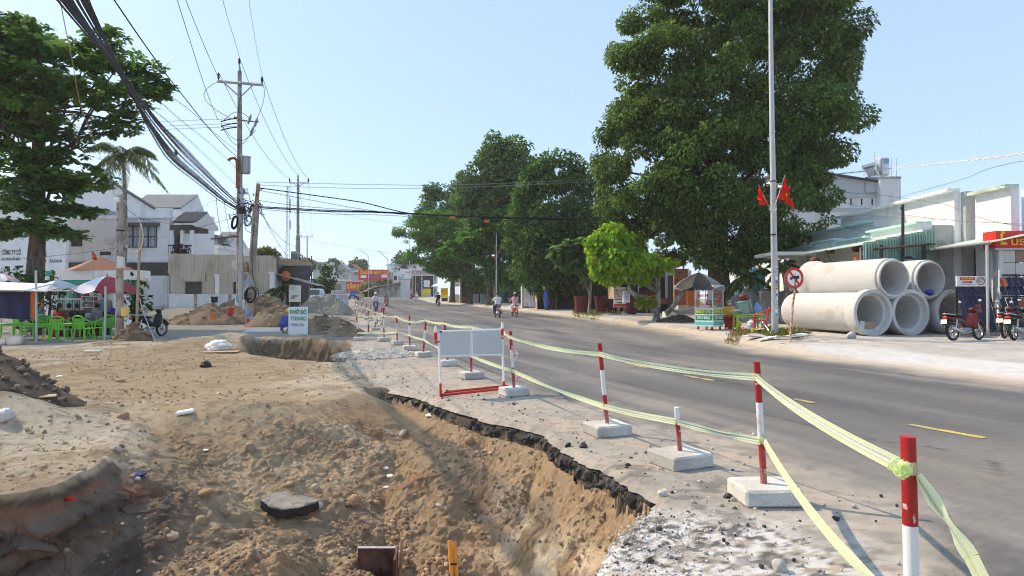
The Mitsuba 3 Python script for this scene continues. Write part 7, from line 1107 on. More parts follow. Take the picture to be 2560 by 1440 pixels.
q = gl(650, 36.5); heap('soil_heap', 'tallest brown soil heap between the leaning pole and the fence', q, 2.8, 2.0, 1.5, 1, (D1, D2), stones=(160, .04, .13, (.3, .23, .15))); heap('soil_heap', 'low spread out soil heap left of the tall utility pole', gl(540, 34.5), 2.9, 1.7, .95, 2, (D1, D2), stones=(120, .04, .12, (.3, .22, .15))); heap('soil_heap', 'soil heap behind the tall utility pole', gl(592, 37), 2.2, 1.5, 1.25, 3, (D1, D2)); heap('soil_heap', 'soil heap behind the crouching worker', gl(705, 32), 1.7, 1.3, 1.1, 4, (D1, D2), stones=(60, .04, .1, (.3, .22, .15)))
heap('soil_heap', 'lumpy soil bank right of the noodle sign', gl(812, 26.5), 1.7, 1.0, .75, 5, (D1, D2), stones=(90, .04, .11, (.3, .22, .15))); heap('soil_heap', 'small soil bank at the corner of the tape', gl(865, 24.5), .8, .7, .35, 6, (D1, D2))
heap('clod_heap', 'big clods of earth dug up round the foot of the concrete pole', gl(335, 21.4), .62, .5, .50, 8, ((.22, .15, .10), (.15, .105, .07)), stones=(40, .05, .14, (.2, .14, .09))); heap('gravel_heap', 'grey gravel heap fenced by the far barricades', gl(815, 47), 2.2, 1.7, 1.35, 9, ((.36, .34, .30), (.27, .26, .23)), stones=(900, .03, .07, (.38, .36, .31)))
heap('gravel_heap', 'spread of pale crushed gravel on the road beside the trench', G(935, 889) + [0, 0, .0], 1.15, 1.1, .16, 10, ((.40, .38, .33), (.3, .285, .25)), stones=(2600, .018, .045, (.46, .44, .39)), peak=1.2); heap('rubbish_heap', 'dark heap of dead leaves and soil left of the food cart', PG(1698, 806), 1.0, .7, .35, 11, ((.06, .05, .04), (.12, .10, .075)), stones=(500, .02, .06, (.08, .065, .05)))
heap('earth_mound', 'low dark mound of dumped earth at the left edge', np.array([-6.75, 8.0, 0]), 1.35, 1.05, .30, 13, ((.17, .13, .095), (.11, .088, .07)), stones=(260, .015, .06, (.15, .115, .085)))
# ---------------------------------------------------------------- signs and things on the left
pr = Proto(); Y = G(745, 843)[1]; pr.add('board', fb(721, 767, 770, 836, Y, .025, -.02), 'sign_white'); pr.add('lettering', ftext('PHỞ BÒ', 725, 766, 785, 10, Y, -.036), 'sign_green'); pr.add('lettering', ftext('TRANG', 726, 766, 801, 10, Y, -.036, bold=False), 'sign_green'); pr.add('number', ftext('0148 246', 728, 760, 815, 7, Y, -.036, bold=False), 'cloth_grey')
for x, t in ((722, 3), (768, -3)): pr.add('leg', tube([at(x, 836, Y), at(x - t, 848, Y)], .018, 6), 'galv'); pr.add('leg', tube([at(x, 770, Y + .02), at(x, 842, Y + .7)], .015, 6), 'galv')
stamp(pr, 'noodle_sign', 'white noodle shop board with green lettering standing on the dirt', 'sign')
pr = Proto(); q = G(745, 842) + [0, -.1, 0]; pr.add('concrete_base', box(q + [0, 0, .06], (.4, .3, .12), .01), 'concrete'); pr.add('stump', tube([q + [0, 0, .1], q + [0, 0, .38]], .025, 10), 'red_post'); stamp(pr, 'barrier_post', 'stub of a red post on a concrete block under the noodle sign', 'barrier post')
q = gl(708, 27.5); f = figure((0, 0, .30), 42, [(.42, .12, .25), (.42, -.12, .25)], [(.12, .16, 0), (.12, -.16, 0)], 'cloth_blue', 'cloth_blue', hm='gold', knee=(1, 0, 1)); stamp(f, 'person', 'worker in blue overalls and yellow helmet crouching beside the noodle sign', 'person', to=TR(q, 75))
def bucketm(pr, q, r, h, m): pr.add('body', mv(lathe([(0, 0), (r * .85, 0), (r, h), (r * 1.05, h), (r * .9, h - .01), (r * .8, .03), (0, .03)], 18), q), m, 40); pr.add('handle', tube([q + [-r, 0, h], q + [-r * .6, 0, h + r * .8], q + [r * .6, 0, h + r * .8], q + [r, 0, h]], .008, 5), 'dark')
for c, m, lb in (((625, 33), 'red_plastic', 'red bucket at the foot of the leaning pole'), ((577, 33.6), 'red_plastic', 'red can standing on the soil heap by the tall pole'), ((536, 32.5), 'black', 'black bucket on the low soil heap'), ((533, 31.6), 'orange', 'small orange red tub on the low soil heap')):
    pr = Proto(); x = at(c[0], 748, c[1])[0]; z = float(gh(x, c[1])) + {'red bucket': 0, 'red can': .55, 'black bucket': 1.15, 'small orange': .35}[' '.join(lb.split()[:2])]; bucketm(pr, np.array([x, c[1], z]), .17, .3, m); stamp(pr, 'bucket', lb, 'bucket')
pr = Proto(); q = gl(636, 32.4); pr.add('bottle', mv(lathe([(0, 0), (.10, 0), (.11, .05), (.11, .38), (.04, .48), (.04, .54), (0, .54)], 16), q, ry=-18), 'sticker_blue', 40); stamp(pr, 'bottle', 'pale blue plastic bottle beside the red bucket at the poles', 'bottle')
one('metal_plate', mv(box((0, 0, .03), (2.2, .9, .03), .005, rx=3, rz=8), gl(680, 27.6)), 'panel_grey', 'flat grey metal plate lying on the ground beside the crouching worker', 'plate')
def litter(name, lb, px, py, mesh, m, catg, rz=0, dz=0.0, smooth=False, s=1.0, rx=0, ry=0):
    q = hit(px, py); one(name, mv(mesh, q + [0, 0, dz], rz=rz, rx=rx, ry=ry, s=s), m, lb, catg, smooth=smooth); return q
def crumple(rng, s, flat=.4, sub=3):
    m = trimesh.creation.icosphere(sub, 1.0); v = m.vertices; v = v * (.6 + .8 * nfbm(v * 1.4 + rng.uniform(0, 50, 3), 4)[:, None]) + .25 * (np.stack([nfbm(v * 3 + i * 9, 3) for i in range(3)], -1) - .5); v[:, 2] *= flat; m.vertices = v * s; return m
rng = R(99)
litter('sack', 'crumpled white plastic sack lying on cardboard at the near trench', 545, 876, crumple(rng, .33, .55), 'cloth_white', 'sack', dz=.10, smooth=35); litter('cardboard', 'flat sheet of cardboard under the white sack', 552, 882, box((0, 0, 0), (.95, .45, .02), .004), 'cardboard', 'cardboard', rz=10, dz=.03)
litter('plastic_bag', 'small black plastic bag on the open dirt', 514, 918, crumple(rng, .11, .8), 'black', 'bag', dz=.05, smooth=35); litter('plastic_bag', 'clear crumpled plastic bag on the dark mound at the left edge', 10, 1052, crumple(rng, .085, .9), 'panel_grey', 'bag', dz=.06, smooth=30)
litter('foam_piece', 'white foam block lying on the dirt above the pit', 462, 1036, box((0, 0, 0), (.20, .13, .045), .012), 'white', 'foam', rz=20, dz=.03, ry=-8); litter('flat_board', 'thin pale board lying by the mound at the left', 100, 997, box((0, 0, 0), (.32, .22, .012), .003), 'wood', 'board', rz=30, dz=.03); litter('foam_piece', 'flat white strip on the dirt below the concrete pole', 232, 881, box((0, 0, 0), (.42, .16, .05), .01), 'off_white', 'foam', rz=5, dz=.04); litter('wooden_lath', 'pale wooden lath lying at the foot of the concrete pole', 272, 862, box((0, 0, 0), (.85, .10, .03), .004), 'wood', 'lath', rz=25, dz=.10, ry=-6)
litter('red_cloth', 'crumpled orange red cloth on the dusty asphalt', 980, 940, crumple(rng, .10, .35), 'orange', 'cloth', dz=.03, smooth=35); litter('blue_rag', 'dark blue rag half buried at the top of the pit slope', 345, 1192, crumple(rng, .07, .4), 'blue_dark', 'rag', dz=.02, smooth=35); litter('red_scrap', 'bright red plastic scrap sticking out of the left pit wall', 168, 1256, box((0, 0, 0), (.13, .04, .02), .004), 'red_plastic', 'scrap', rz=-15, dz=.03)
for i, (x, y, s) in enumerate(((962, 1172, .05), (975, 1192, .05), (1075, 1040, .07), (965, 1220, .035), (515, 1127, .03), (1450, 1066, .07), (548, 985, .04), (150, 942, .06))): litter('paper_scrap', ['scrap of white plastic film in the middle of the pit slope', 'folded white scrap just below the film on the pit slope', 'dirty white rag near the asphalt lip at the top of the slope', 'small pale chip low on the pit slope', 'tiny white scrap high on the left pit slope', 'torn white paper on the asphalt by the third post', 'white scrap out on the open dirt', 'pale scrap at the left of the open dirt'][i], x, y, crumple(rng, s, .35, 2), 'cloth_white', 'scrap', dz=.01, smooth=30)
# slab of broken asphalt, plastic cup, curved shard, formwork, conduits
q = hit(722, 1290); sh = Polygon([(.86 * a_, .86 * b_) for a_, b_ in [(-.34, .02), (-.20, .15), (-.12, .19), (.02, .13), (.22, .12), (.35, .04), (.27, -.03), (.15, -.10), (-.04, -.15), (-.21, -.10), (-.27, -.05)]]); m = prism(sh, .12); m = m.subdivide().subdivide().subdivide(); vv = m.vertices; z0_ = vv[:, 2:].copy(); vv = vv + .04 * (np.stack([nfbm(vv * 22 + i * 5, 3, i) for i in range(3)], -1) - .5); cc = np.where((z0_ > .11), np.array([[.33, .30, .26]]), np.array([[.045, .044, .043]])) * (.75 + .5 * nfbm(vv * 40, 2)[:, None]); m.vertices = vv; pr = Proto(); pr.add('', mv(m, q + [0, 0, .06], rz=8, rx=22, ry=5), 'crust', True, cc); stamp(pr, 'asphalt_slab', 'broken slab of asphalt with a dusty top lying in the pit', 'slab')
q = hit(797, 1278); M = lathe([(0, 0), (.030, 0), (.032, .004), (.045, .115), (.048, .118), (.046, .12), (.042, .115), (.029, .006), (0, .006)], 28); pr = Proto(); pr.add('cup', mv(M, q + [.03, 0, .06], ry=-62, rz=28), 'clear_plastic', True); stamp(pr, 'plastic_cup', 'clear plastic drinking cup tipped over beside the asphalt slab', 'cup')
q = hit(612, 1412); a = np.linspace(.2, 2.4, 12); V = np.stack([np.stack([.16 * np.cos(a), 0 * a, .10 * np.sin(a)], 1), np.stack([.15 * np.cos(a), 0 * a + .09, .09 * np.sin(a)], 1)], 1); one('pipe_shard', mv(cat([grid(V, 12, 2), mv(grid(V * .93, 12, 2))]), q + [0, 0, .0], rz=-30, rx=-55), 'wood', 'curved shard of pale plastic pipe low in the pit', 'shard', smooth=True)
q = hit(955, 1438); b0 = at(955, 1368, q[1]); pr = Proto(); wd = .38; zt_ = b0[2]
pr.add('panel', box((q[0] - .05, q[1] - .02, zt_ - .35), (.36, .02, .70), .002), 'film_board'); pr.add('side_plank', box((q[0] + .165, q[1] - .16, zt_ - .36), (.025, .34, .74), .003, rz=6), 'film_board'); pr.add('end_lath', box((q[0] + .185, q[1] - .06, zt_ - .32), (.03, .03, .86), .003, ry=3), 'wood'); pr.add('front_lath', mv(box((0, 0, 0), (.025, .02, .5), .003, ry=4), (q[0] - .03, q[1] - .06, zt_ - .42)), 'maroon'); pr.add('top_strip', box((q[0] - .05, q[1] - .02, zt_ + .004), (.37, .028, .012), .002), 'canvas'); stamp(pr, 'formwork_box', 'dark red film faced formwork board with laths standing in the pit', 'formwork')
q = hit(1136, 1430); pr = Proto(); pr.add('tube', tube([q + [.0, -.1, -.25], at(1124, 1352, q[1] + .05)], .022, 14), 'conduit', 40); pr.add('tube', tube([q + [.05, -.1, -.25], at(1136, 1354, q[1] + .08)], .022, 14), 'conduit', 40); pr.add('tie', tube([at(1126, 1410, q[1] - .03), at(1142, 1410, q[1] - .03)], .010, 6), 'black'); stamp(pr, 'conduit_pair', 'pair of orange yellow plastic conduits tied together sticking out of the pit', 'conduit')
# stones: larger ones singly, small ones as loose stuff
rng = R(5); VS = [rockm(rng, 2, .3) for _ in range(6)]; cols_ = [(.36, .27, .18), (.30, .22, .15), (.42, .36, .29), (.34, .22, .14)]
SL = [(625, 1125, .10, 'large tan stone high on the left pit slope'), (880, 1112, .09, 'flat grey stone in the middle of the upper pit slope'), (1008, 1085, .075, 'rounded stone under the lip at the top right of the slope'), (1175, 1108, .10, 'large brown clod below the asphalt edge'), (725, 1215, .07, 'brown stone left of the stone cluster above the slab'), (770, 1255, .06, 'reddish stone touching the plastic cup'), (790, 1222, .07, 'grey green stone above the plastic cup'), (885, 1255, .085, 'pale stone right of the plastic cup'), (940, 1262, .06, 'small stone further right of the plastic cup'), (655, 1160, .06, 'stone below the large tan stone on the left slope'), (290, 1128, .07, 'dark stone at the notch of the left lip'), (515, 1235, .08, 'stone on the slope above the pebble pile at the left'), (500, 1310, .09, 'yellowish clod in the left hollow of the pit'), (560, 1285, .06, 'small clod left of the asphalt slab'), (1100, 1270, .055, 'topmost stone of the pebbles right of the middle'), (1120, 1300, .05, 'second stone down of the pebbles right of the middle'), (430, 1345, .07, 'clod at the foot of the dark left wall'), (300, 955, .09, 'stone out on the left of the open dirt'), (125, 955, .08, 'stone behind the dark mound at the left edge'), (310, 1045, .07, 'stone on the dirt above the left lip'), (690, 1060, .05, 'small stone right at the lip above the pit slope')]
for i, (x, y, r, lb) in enumerate(SL):
    q = hit(x, y); r *= .9; m = mv(VS[i % 6], q + [0, 0, r * .25], rz=rng.uniform(0, 360), s=r); c = np.array(cols_[i % 4]) * rng.uniform(.8, 1.1); one('stone', m, 'stone', lb, 'stone', smooth=True, color=c * (.8 + .4 * nfbm(m.vertices * 25, 3)[:, None]))
def loose(key, lbl, n, area, sz, seed, col, cond, var=.22, sub=0, expo=2.2):
    rng = R(seed); q = rng.uniform([area[0], area[2]], [area[1], area[3]], (n * 3, 2)); z = gh(q[:, 0], q[:, 1]); ok = cond(q[:, 0], q[:, 1], z, rng) & (q[:, 0] < XL(q[:, 1]) - .05); q, z = q[ok][:n], z[ok][:n]; k = len(q); s = sz[0] + (sz[1] - sz[0]) * rng.random(k) ** (expo * 2.2); vs = [rockm(rng, sub, .3) for _ in range(14)]; m, cn = scatter(np.column_stack([q, z]), s, rng, vs, .15); one(key, m, 'stone', lbl, 'stones', color=np.repeat(shades(rng, k, col, var, (.40, .34, .27), .06), cn, 0), kind='stuff')
cl = lambda x, y, s, o: nfbm(np.stack([x * s, y * s, 0 * x + o], -1), 3, 77)
loose('loose_stones', 'small stones and crumbs of soil lying on the pit slopes', 9000, (-4.6, 1.2, 3.2, 9.0), (.006, .034), 1, (.27, .20, .138), lambda x, y, z, r: (z < -.12) & ((x > -2.9) | (y > 6.3) | (r.random(len(x)) < .25)) & (cl(x, y, 1.3, 0) + .28 * r.random(len(x)) > .66)); loose('loose_clods', 'clods and crumbs scattered over the flat dirt', 9500, (-13, -1.0, 5.0, 21), (.005, .033), 2, (.33, .25, .165), lambda x, y, z, r: (z > -.1) & (cl(x, y, .7, 3) + .3 * r.random(len(x)) > .62) & (r.random(len(x)) < np.clip(9 / y, .2, 1)), expo=2.6)
loose('pebbles', 'pebbles heaped in the bottom of the pit', 1100, (-1.6, .2, 4.6, 7.2), (.012, .04), 3, (.34, .24, .155), lambda x, y, z, r: (z < -.35) & (cl(x, y, 1.6, 8) > .52), expo=1.0)
rng = R(17); n = 3000; yy = 2.6 + 17 * rng.random(n) ** 1.7; xx = XL(yy) + .08 + np.abs(rng.normal(0, .75, n)); s_ = .004 + .022 * rng.random(n) ** 7; m, cn = scatter(np.column_stack([xx, yy, zg(xx, yy) + .002]), s_, rng, [rockm(rng, 0, .3) for _ in range(12)], .3); one('road_grit', m, 'stone', 'grit and crumbs of asphalt strewn along the broken road edge', 'grit', color=np.repeat(np.where(rng.random((n, 1)) < .35, [[.06, .058, .056]], shades(rng, n, (.36, .33, .29), .25, ft=0)), cn, 0), kind='stuff')
for i, (x, y, r) in enumerate(((1634, 1155, .07), (1458, 1118, .04), (1420, 1115, .035), (1655, 1240, .045), (1570, 1165, .03), (2090, 1298, .025), (1950, 1425, .06), (1820, 1245, .03), (1285, 1012, .03))): q = G(x, y); one('asphalt_lump', mv(VS[i % 6], q + [0, 0, r * .3], s=r, rz=40 * i), 'crust' if False else ('concrete' if i in (6, 3) else 'dark'), ['dark asphalt lump beside the block of the short post', 'black lump on the asphalt below the third post', 'smaller black lump left of the third post block', 'pale lump near the pit corner', 'small dark lump by the pit lip', 'tiny dark lump under the tall post', 'flat pale chip at the bottom edge', 'small lump at the corner of the white block', 'grey pebble in front of the barricade board'][i], 'lump', smooth=True)
# ---------------------------------------------------------------- right pavement: pots, signs, cart
def pot(px, py, Y, r, h, lb, stack=5):
    pr = Proto(); q = np.array([at(px, 748, Y)[0], Y, ph(at(px, 748, Y)[0], Y)])
    for i in range(stack): z = h * i / stack; rr = r * (.78 + .22 * i / stack); p_ = pr.add('pot', mv(lathe([(0, z), (rr * .95, z), (rr, z + h / stack * .8), (rr * 1.06, z + h / stack * .82), (rr * 1.06, z + h / stack), (rr * .9, z + h / stack), (0, z + h / stack * .9)], 24), q), 'maroon', 40)
    stamp(pr, 'pot_stack', lb, 'pots', 'stacks of dark red plant pots')
for px, Y, r, h, lb in ((1453, 46, .55, 1.25, 'stack of dark red pots left of the crooked tree'), (1502, 46.5, .48, 1.2, 'stack of dark red pots right of the crooked tree trunk'), (1528, 46.8, .45, 1.05, 'stack of dark red pots behind the rice sign'), (1578, 44, .45, 1.1, 'stack of dark red pots behind the bent trunk')): pot(px, 770, Y, r, h, lb)
pr = Proto(); Y = 35.5; pr.add('board', fb(1534, 718, 1564, 768, Y, .03), 'sign_white'); pr.add('lettering', ftext('ĐẠI LÝ GẠO', 1536, 1563, 730, 6.5, Y, -.014), 'frame_dark'); pr.add('lettering', ftext('NGỌC THU', 1536, 1562, 738, 5, Y, -.014), 'sign_red'); pr.add('small_lettering', ftext('CHUYÊN SỈ & LẺ', 1536, 1560, 743.5, 2.8, Y, -.014), 'sign_blue'); pr.add('red_line', cat([fb(1537, 747, 1552, 749.5, Y, .01, -.014), fpoly([(1552, 745), (1558, 748.2), (1552, 751.5)], Y - .014, .01)]), 'sign_red'); pr.add('green_line', fb(1542, 755, 1556, 758, Y, .01, -.014), 'sign_green'); pr.add('red_band', fb(1535, 760, 1564, 767, Y, .01, -.014), 'sign_red'); pr.add('post', fb(1535, 768, 1537, 782, Y, .04), 'dark'); pr.add('post', fb(1561, 768, 1563, 782, Y, .04), 'dark'); stamp(pr, 'rice_sign', 'white rice shop sign with dark and red lettering and an arrow', 'sign')
pr = Proto(); Y = 34.3; pr.add('box', fb(1559, 727, 1575, 756, Y, .3), 'sign_white'); pr.add('print', cat([fb(1561, 731 + 5 * i, 1572, 733.5 + 5 * i, Y, .01, -.01) for i in range(4)]), 'sticker_blue'); stamp(pr, 'light_box', 'small white box sign standing on the concrete stump', 'sign'); one('concrete_stump', mv(box((0, 0, .30), (.52, .5, .62), .04, rz=6), PG(1568, 783)), 'concrete', 'mossy concrete stump carrying the small white box sign', 'stump')
pr = Proto(); Y = 54; pr.add('canopy', mv(lathe([(.05, 2.0), (.17, 1.9), (.20, .9), (.13, .25), (.03, .05)], 10), (at(1365, 748, Y)[0], Y, ph(at(1365, 748, Y)[0], Y)), s=(1.05, .85, .85)), 'sign_blue'); pr.add('pole', tube([(at(1365, 748, Y)[0], Y, ph(at(1365, 748, Y)[0], Y)), at(1366, 706, Y)], .02, 6), 'steel'); pr.add('white_mark', fb(1358, 716, 1362, 724, Y, .01, -.2), 'sign_white'); stamp(pr, 'closed_umbrella', 'closed blue umbrella leaning between two tree trunks', 'umbrella')
for x, yb, Y, r, lb in ((1352, 776, 58, .24, 'slim straight trunk left of the closed blue umbrella'), (1382, 780, 57.5, .23, 'slim dark trunk right of the closed blue umbrella')): one('tree_trunk', trunkm(np.array([at(x, 748, Y)[0], Y, ph(at(x, 748, Y)[0], Y)]), at(x - 6, 650, Y), r, r * .8, 3), 'bark', lb, 'tree', smooth=True)
one('white_crate', fb(1323, 752, 1340, 768, 44, .4, 0, .01), 'off_white', 'tipped white crate lying at the kerb behind the pink rider', 'crate')
pr = Proto(); q = PG(1672, 796); pr.add('box', box(q + [0, 0, .22], (.62, .42, .34), .015, rz=12), 'white')
for dx in (-.2, .0, .2): pr.add('tape_band', mv(box((dx, 0, 0), (.035, .428, .348)), q + [0, 0, .22], rz=12), 'bucket')
pr.add('tape_band', mv(box((0, 0, 0), (.628, .428, .03)), q + [0, 0, .22], rz=12), 'bucket'); pr.add('lid', box(q + [0, 0, .405], (.64, .44, .04), .01, rz=12), 'dark_tile'); stamp(pr, 'foam_box', 'white foam box bound with brown tape under the leaning trunk', 'box')
# food cart
q = PG(1780, 826); cz = q[2]; pr = Proto(); RZ = 44; cs = 1.0; W1, W2 = .86, .80
Lc = lambda m: mv(m, (q[0], q[1] + .35, cz), rz=RZ)
pr.add('cabinet', Lc(box((0, 0, .52), (W1, W2, .72), .01)), 'sign_white'); pr.add('shelf', Lc(box((0, 0, .90), (W1 + .06, W2 + .06, .035), .006)), 'alu')
for x in (-1, 1):
    for y in (-1, 1): pr.add('corner_post', Lc(box((x * (W1 / 2 - .015), y * (W2 / 2 - .015), 1.33), (.03, .03, .86))), 'alu'); w = pr.add('wheel', Lc(mv(trimesh.creation.torus(.055, .02, 14, 6), (x * .33, y * .3, .08), rx=90)), 'rubber', True)
pr.add('roof', Lc(box((0, 0, 1.78), (W1 + .05, W2 + .05, .05), .01)), 'canvas'); pr.add('name_board', Lc(box((0, -W2 / 2 + .0, 1.68), (W1 - .08, .02, .14))), 'panel_grey')
for fr, wd in ((0, W1), (-90, W2)):                     # the two faces seen: -y face, -x face
    off = (W2 if fr == 0 else W1) / 2; A = lambda m: Lc(mv(m, rz=fr)); nm = 'front'
    pr.add('green_band', A(box((0, -off - .006, .50), (wd - .06, .008, .20))), 'sign_green'); pr.add('green_band', A(box((0, -off - .006, .74), (wd - .06, .008, .17))), 'sign_green'); pr.add('blue_band', A(box((0, -off - .006, .28), (wd - .06, .008, .13))), 'teal')
    tx = lambda t, h, w, z, m, d=.018, x=0: pr.add('lettering', A(text(t, h, .006, True, w, p=(x, -off - d, z))), m)
    tx('BÁNH MÌ', .12, wd * .82, .69, 'sign_yellow'); tx('XÍU MẠI', .11, wd * .72, .455, 'sign_white'); pr.add('glass', A(box((0, -off + .004, 1.3), (wd - .06, .004, .74))), 'pane')
    for t, z, w in (('Bánh Mì', 1.40, .5), ('Thịt', 1.24, .3), ('Nướng', 1.10, .42)) if fr == 0 else (('Xá Xíu', 1.56, .4), ('Bánh Mì', 1.34, .6), ('Ốp La', 1.0, .5)): tx(t, .10, wd * w, z, 'sign_red', .006, .05 if t != 'Bánh Mì' else -.05)
for i in range(5): pr.add('food_tray', Lc(box((-.25 + .14 * i, .05, .96), (.11, .3, .08), .01)), ['alu', 'wood', 'red_plastic', 'off_white', 'lime'][i])
pr.add('inner_shelf', Lc(box((0, .05, 1.22), (W1 - .06, W2 * .6, .015))), 'alu'); stamp(pr, 'food_cart', 'green and white glass fronted bread cart standing under the umbrella', 'cart')
parasol('cart_umbrella', 'large faded black and grey umbrella tilted over the bread cart', (1747, 681), 717, 1683, 1812, 26.2, ['canvas_grey', 'canvas_black', 'canvas', 'canvas_grey', 'canvas_black', 'canvas_black', 'canvas_grey', 'canvas'], pb=PG(1752, 828), drop=.05, tilt=-.04)
pr = Proto(); q = PG(1786, 834); pr.add('top', box(q + [0, 0, .47], (.34, .30, .04), .015, rz=15), 'purple')
for x in (-1, 1):
    for y in (-1, 1): pr.add('leg', mv(tube([(x * .13, y * .11, .46), (x * .18, y * .16, 0)], [.045, .035], 4), q, rz=15), 'purple')
stamp(pr, 'stool', 'purple plastic stool in front of the bread cart', 'stool'); one('stool_board', mv(box((0, 0, 0), (.36, .22, .05), .006, rz=10), PG(1788, 834) + [.02, 0, .52]), 'wood', 'small wooden board lying on the purple stool', 'board'); pr = Proto(); pr.add('bag', mv(crumple(R(3), .10, 1.2), PG(1774, 834) + [0, 0, .62]), 'cloth_white', True); stamp(pr, 'plastic_bag', 'white plastic bag standing on the purple stool', 'bag')
V_ = PG(1831, 824); stamp(figure((0, 0, .44), 8, [(.30, .10, .62), (.30, -.06, .60)], [(.40, .13, 0), (.36, -.12, 0)], 'cloth_yellow', 'cloth_red', 'bare', mask=True, female=True, shoes='gold'), 'person', 'vendor in a yellow and black top, red trousers and face mask sitting by the cart', 'person', to=TR(V_ + [0, .4, 0], -105))
one('vendor_stool', mv(lathe([(0, .44), (.17, .44), (.17, .40), (.14, .39), (.19, 0), (.17, 0), (.12, .38), (0, .38)], 16), V_ + [0, .4, -.02]), 'red_plastic', 'red stool under the seated vendor', 'stool', smooth=30); one('yellow_bag', mv(crumple(R(4), .14, 1.3), V_ + [.25, .1, .2]), 'sign_yellow', 'yellow bag hanging beside the legs of the vendor', 'bag', smooth=30)
def tint_table(q, rz, lb): stamp(TB_, 'plastic_table', lb, 'table', to=TR(q, rz, 1.15), swap={'green_plastic': 'lime'})
tint_table(PG(1874, 828) + [0, .2, 0], -6, 'pale green plastic table right of the vendor'); q = PG(1874, 828) + [0, .2, .66]
pr = Proto(); pr.add('box', box(q + [-.08, .1, .24], (.5, .35, .46), .03, ry=-14), 'cooler'); pr.add('lid', mv(box((0, 0, 0), (.52, .37, .07), .02, ry=-14), q + [-.14, .1, .49]), 'cooler'); pr.add('strap', box(q + [.07, -.09, .24], (.02, .01, .4), ry=-14), 'dark'); stamp(pr, 'cool_box', 'dark green cool box tilted on the pale green table', 'cool box'); pr = Proto(); pr.add('bag', mv(crumple(R(6), .2, .7), q + [-.1, .1, .66]), 'maroon', True); stamp(pr, 'bag', 'dark red bag on top of the green cool box', 'bag')
pr = Proto(); pr.add('bottle', mv(lathe([(0, 0), (.12, 0), (.135, .03), (.13, .12), (.135, .18), (.13, .26), (.10, .34), (.04, .40), (.04, .45), (0, .45)], 20), q + [.36, -.05, .02]), 'water', 40); stamp(pr, 'water_bottle', 'large blue water bottle on the pale green table', 'bottle'); pr = Proto(); pr.add('wok', mv(lathe([(0, 0), (.16, .05), (.24, .15), (.25, .15), (.16, .04), (0, -.01)], 22), q + [-.46, -.15, .02], ry=-14), 'alu', True); stamp(pr, 'wok', 'silver wok leaning on the pale green table beside the vendor', 'wok')
pr = Proto(); q2 = PG(1879, 830); pr.add('can', mv(lathe([(0, 0), (.16, 0), (.16, .38), (.06, .44), (.06, .48), (0, .48)], 14), q2), 'off_white', 40); pr.add('label', mv(lathe([(.163, .08), (.163, .26)], 14), q2), 'sticker_blue'); stamp(pr, 'jerry_can', 'white plastic can with blue label under the pale green table', 'can')
stamp(CH, 'plastic_chair', 'dark red plastic armchair beside the lamp post', 'chair', to=TR(PG(1906, 832) + [0, .2, 0], 160, 1.1), swap={'green_plastic': 'red_plastic'}); pr = Proto(); bucketm(pr, PG(1889, 832) + [0, .1, 0], .16, .18, 'yellow'); stamp(pr, 'basin', 'small yellow basin under the red chair', 'basin')
rng = R(12)
for i, (x, y, l, w, a) in enumerate(((1895, 846, .9, .4, 10), (1920, 850, .8, .3, 40), (1955, 848, 1.0, .35, -10), (1990, 846, .8, .25, 25), (2010, 838, .9, .12, 35), (1900, 853, .5, .3, 70), (1978, 856, 1.2, .12, 20), (2000, 852, .6, .3, -25))): one('broken_board', mv(box((0, 0, 0), (l, w, .03), .006, rz=a, rx=rng.uniform(-9, 9), ry=rng.uniform(-7, 7)), PG(x, y) + [0, 0, .05 + .02 * i]), ['off_white', 'white', 'wood', 'white', 'wood', 'off_white', 'off_white', 'panel_grey'][i], ['grey white broken board left of the lamp post foot', 'bright white broken board at the lamp post foot', 'wide wooden board right of the lamp post foot', 'white broken board between lamp post and sign pole', 'narrow wooden board farthest right in the lamp post rubble', 'small pale slab nearest the kerb by the lamp post', 'long thin pale board lying at the sign pole', 'grey board scrap right of the sign pole'][i], 'board', 'broken boards at the lamp post')
one('white_batten', tube([PG(1900, 826) + [0, 0, .45], PG(1930, 840) + [0, 0, .05]], .035, 4), 'white', 'white batten leaning at the lamp post', 'batten'); rng = R(2); m, c = leafmesh(*(lambda P, n: (P, unit(rng.normal(0, 1, (n, 3)) * [1, 1, .3]), unit(rng.normal(0, .4, (n, 3)) + [0, 0, 1])))(np.array([PG(1838 + rng.normal(0, 20), 860 + rng.normal(0, 4)) + [0, 0, rng.uniform(.01, .14)] for _ in range(420)]), 420), np.full(420, .13), np.full(420, .03), LEAF, shades(rng, 420, (.26, .18, .10), .3)); one('dry_leaves', m, 'leaf', 'drift of dry brown leaves on the kerb before the cart', 'leaves', color=c, kind='stuff')
# ---------------------------------------------------------------- tile shop rack, red sign, lanterns, pole
X0 = lambda px, Y: at(px, 748, Y)[0]; Y = 22.0; pr = Proto(); zb = 0
for px in (2487, 2504, 2640): pr.add('post', fb(px - 3, 618, px + 3, 834, Y + (.0 if px != 2487 else .7), .07), 'fence_white')
for a, b in (((2487, 622), (2504, 690)), ((2504, 690), (2487, 770)), ((2487, 690), (2504, 625))): pr.add('brace', tube([at(*a, Y + .4), at(*b, Y)], .028, 4), 'fence_white')
for y in (620, 686, 740): pr.add('rail', fb(2504, y, 2640, y + 4, Y, .06, -.02), 'dark')
for i in range(4):
    for j, (y0, y1) in enumerate(((626, 655), (657, 685))): pr.add('stone_tile', mv(fb(2508 + 33 * i, y0, 2539 + 33 * i, y1, Y, .02, .02)), ['marble', 'marble', 'wood_tile', 'marble', 'marble', 'wood_tile', 'marble', 'wood_tile'][i * 2 + j])
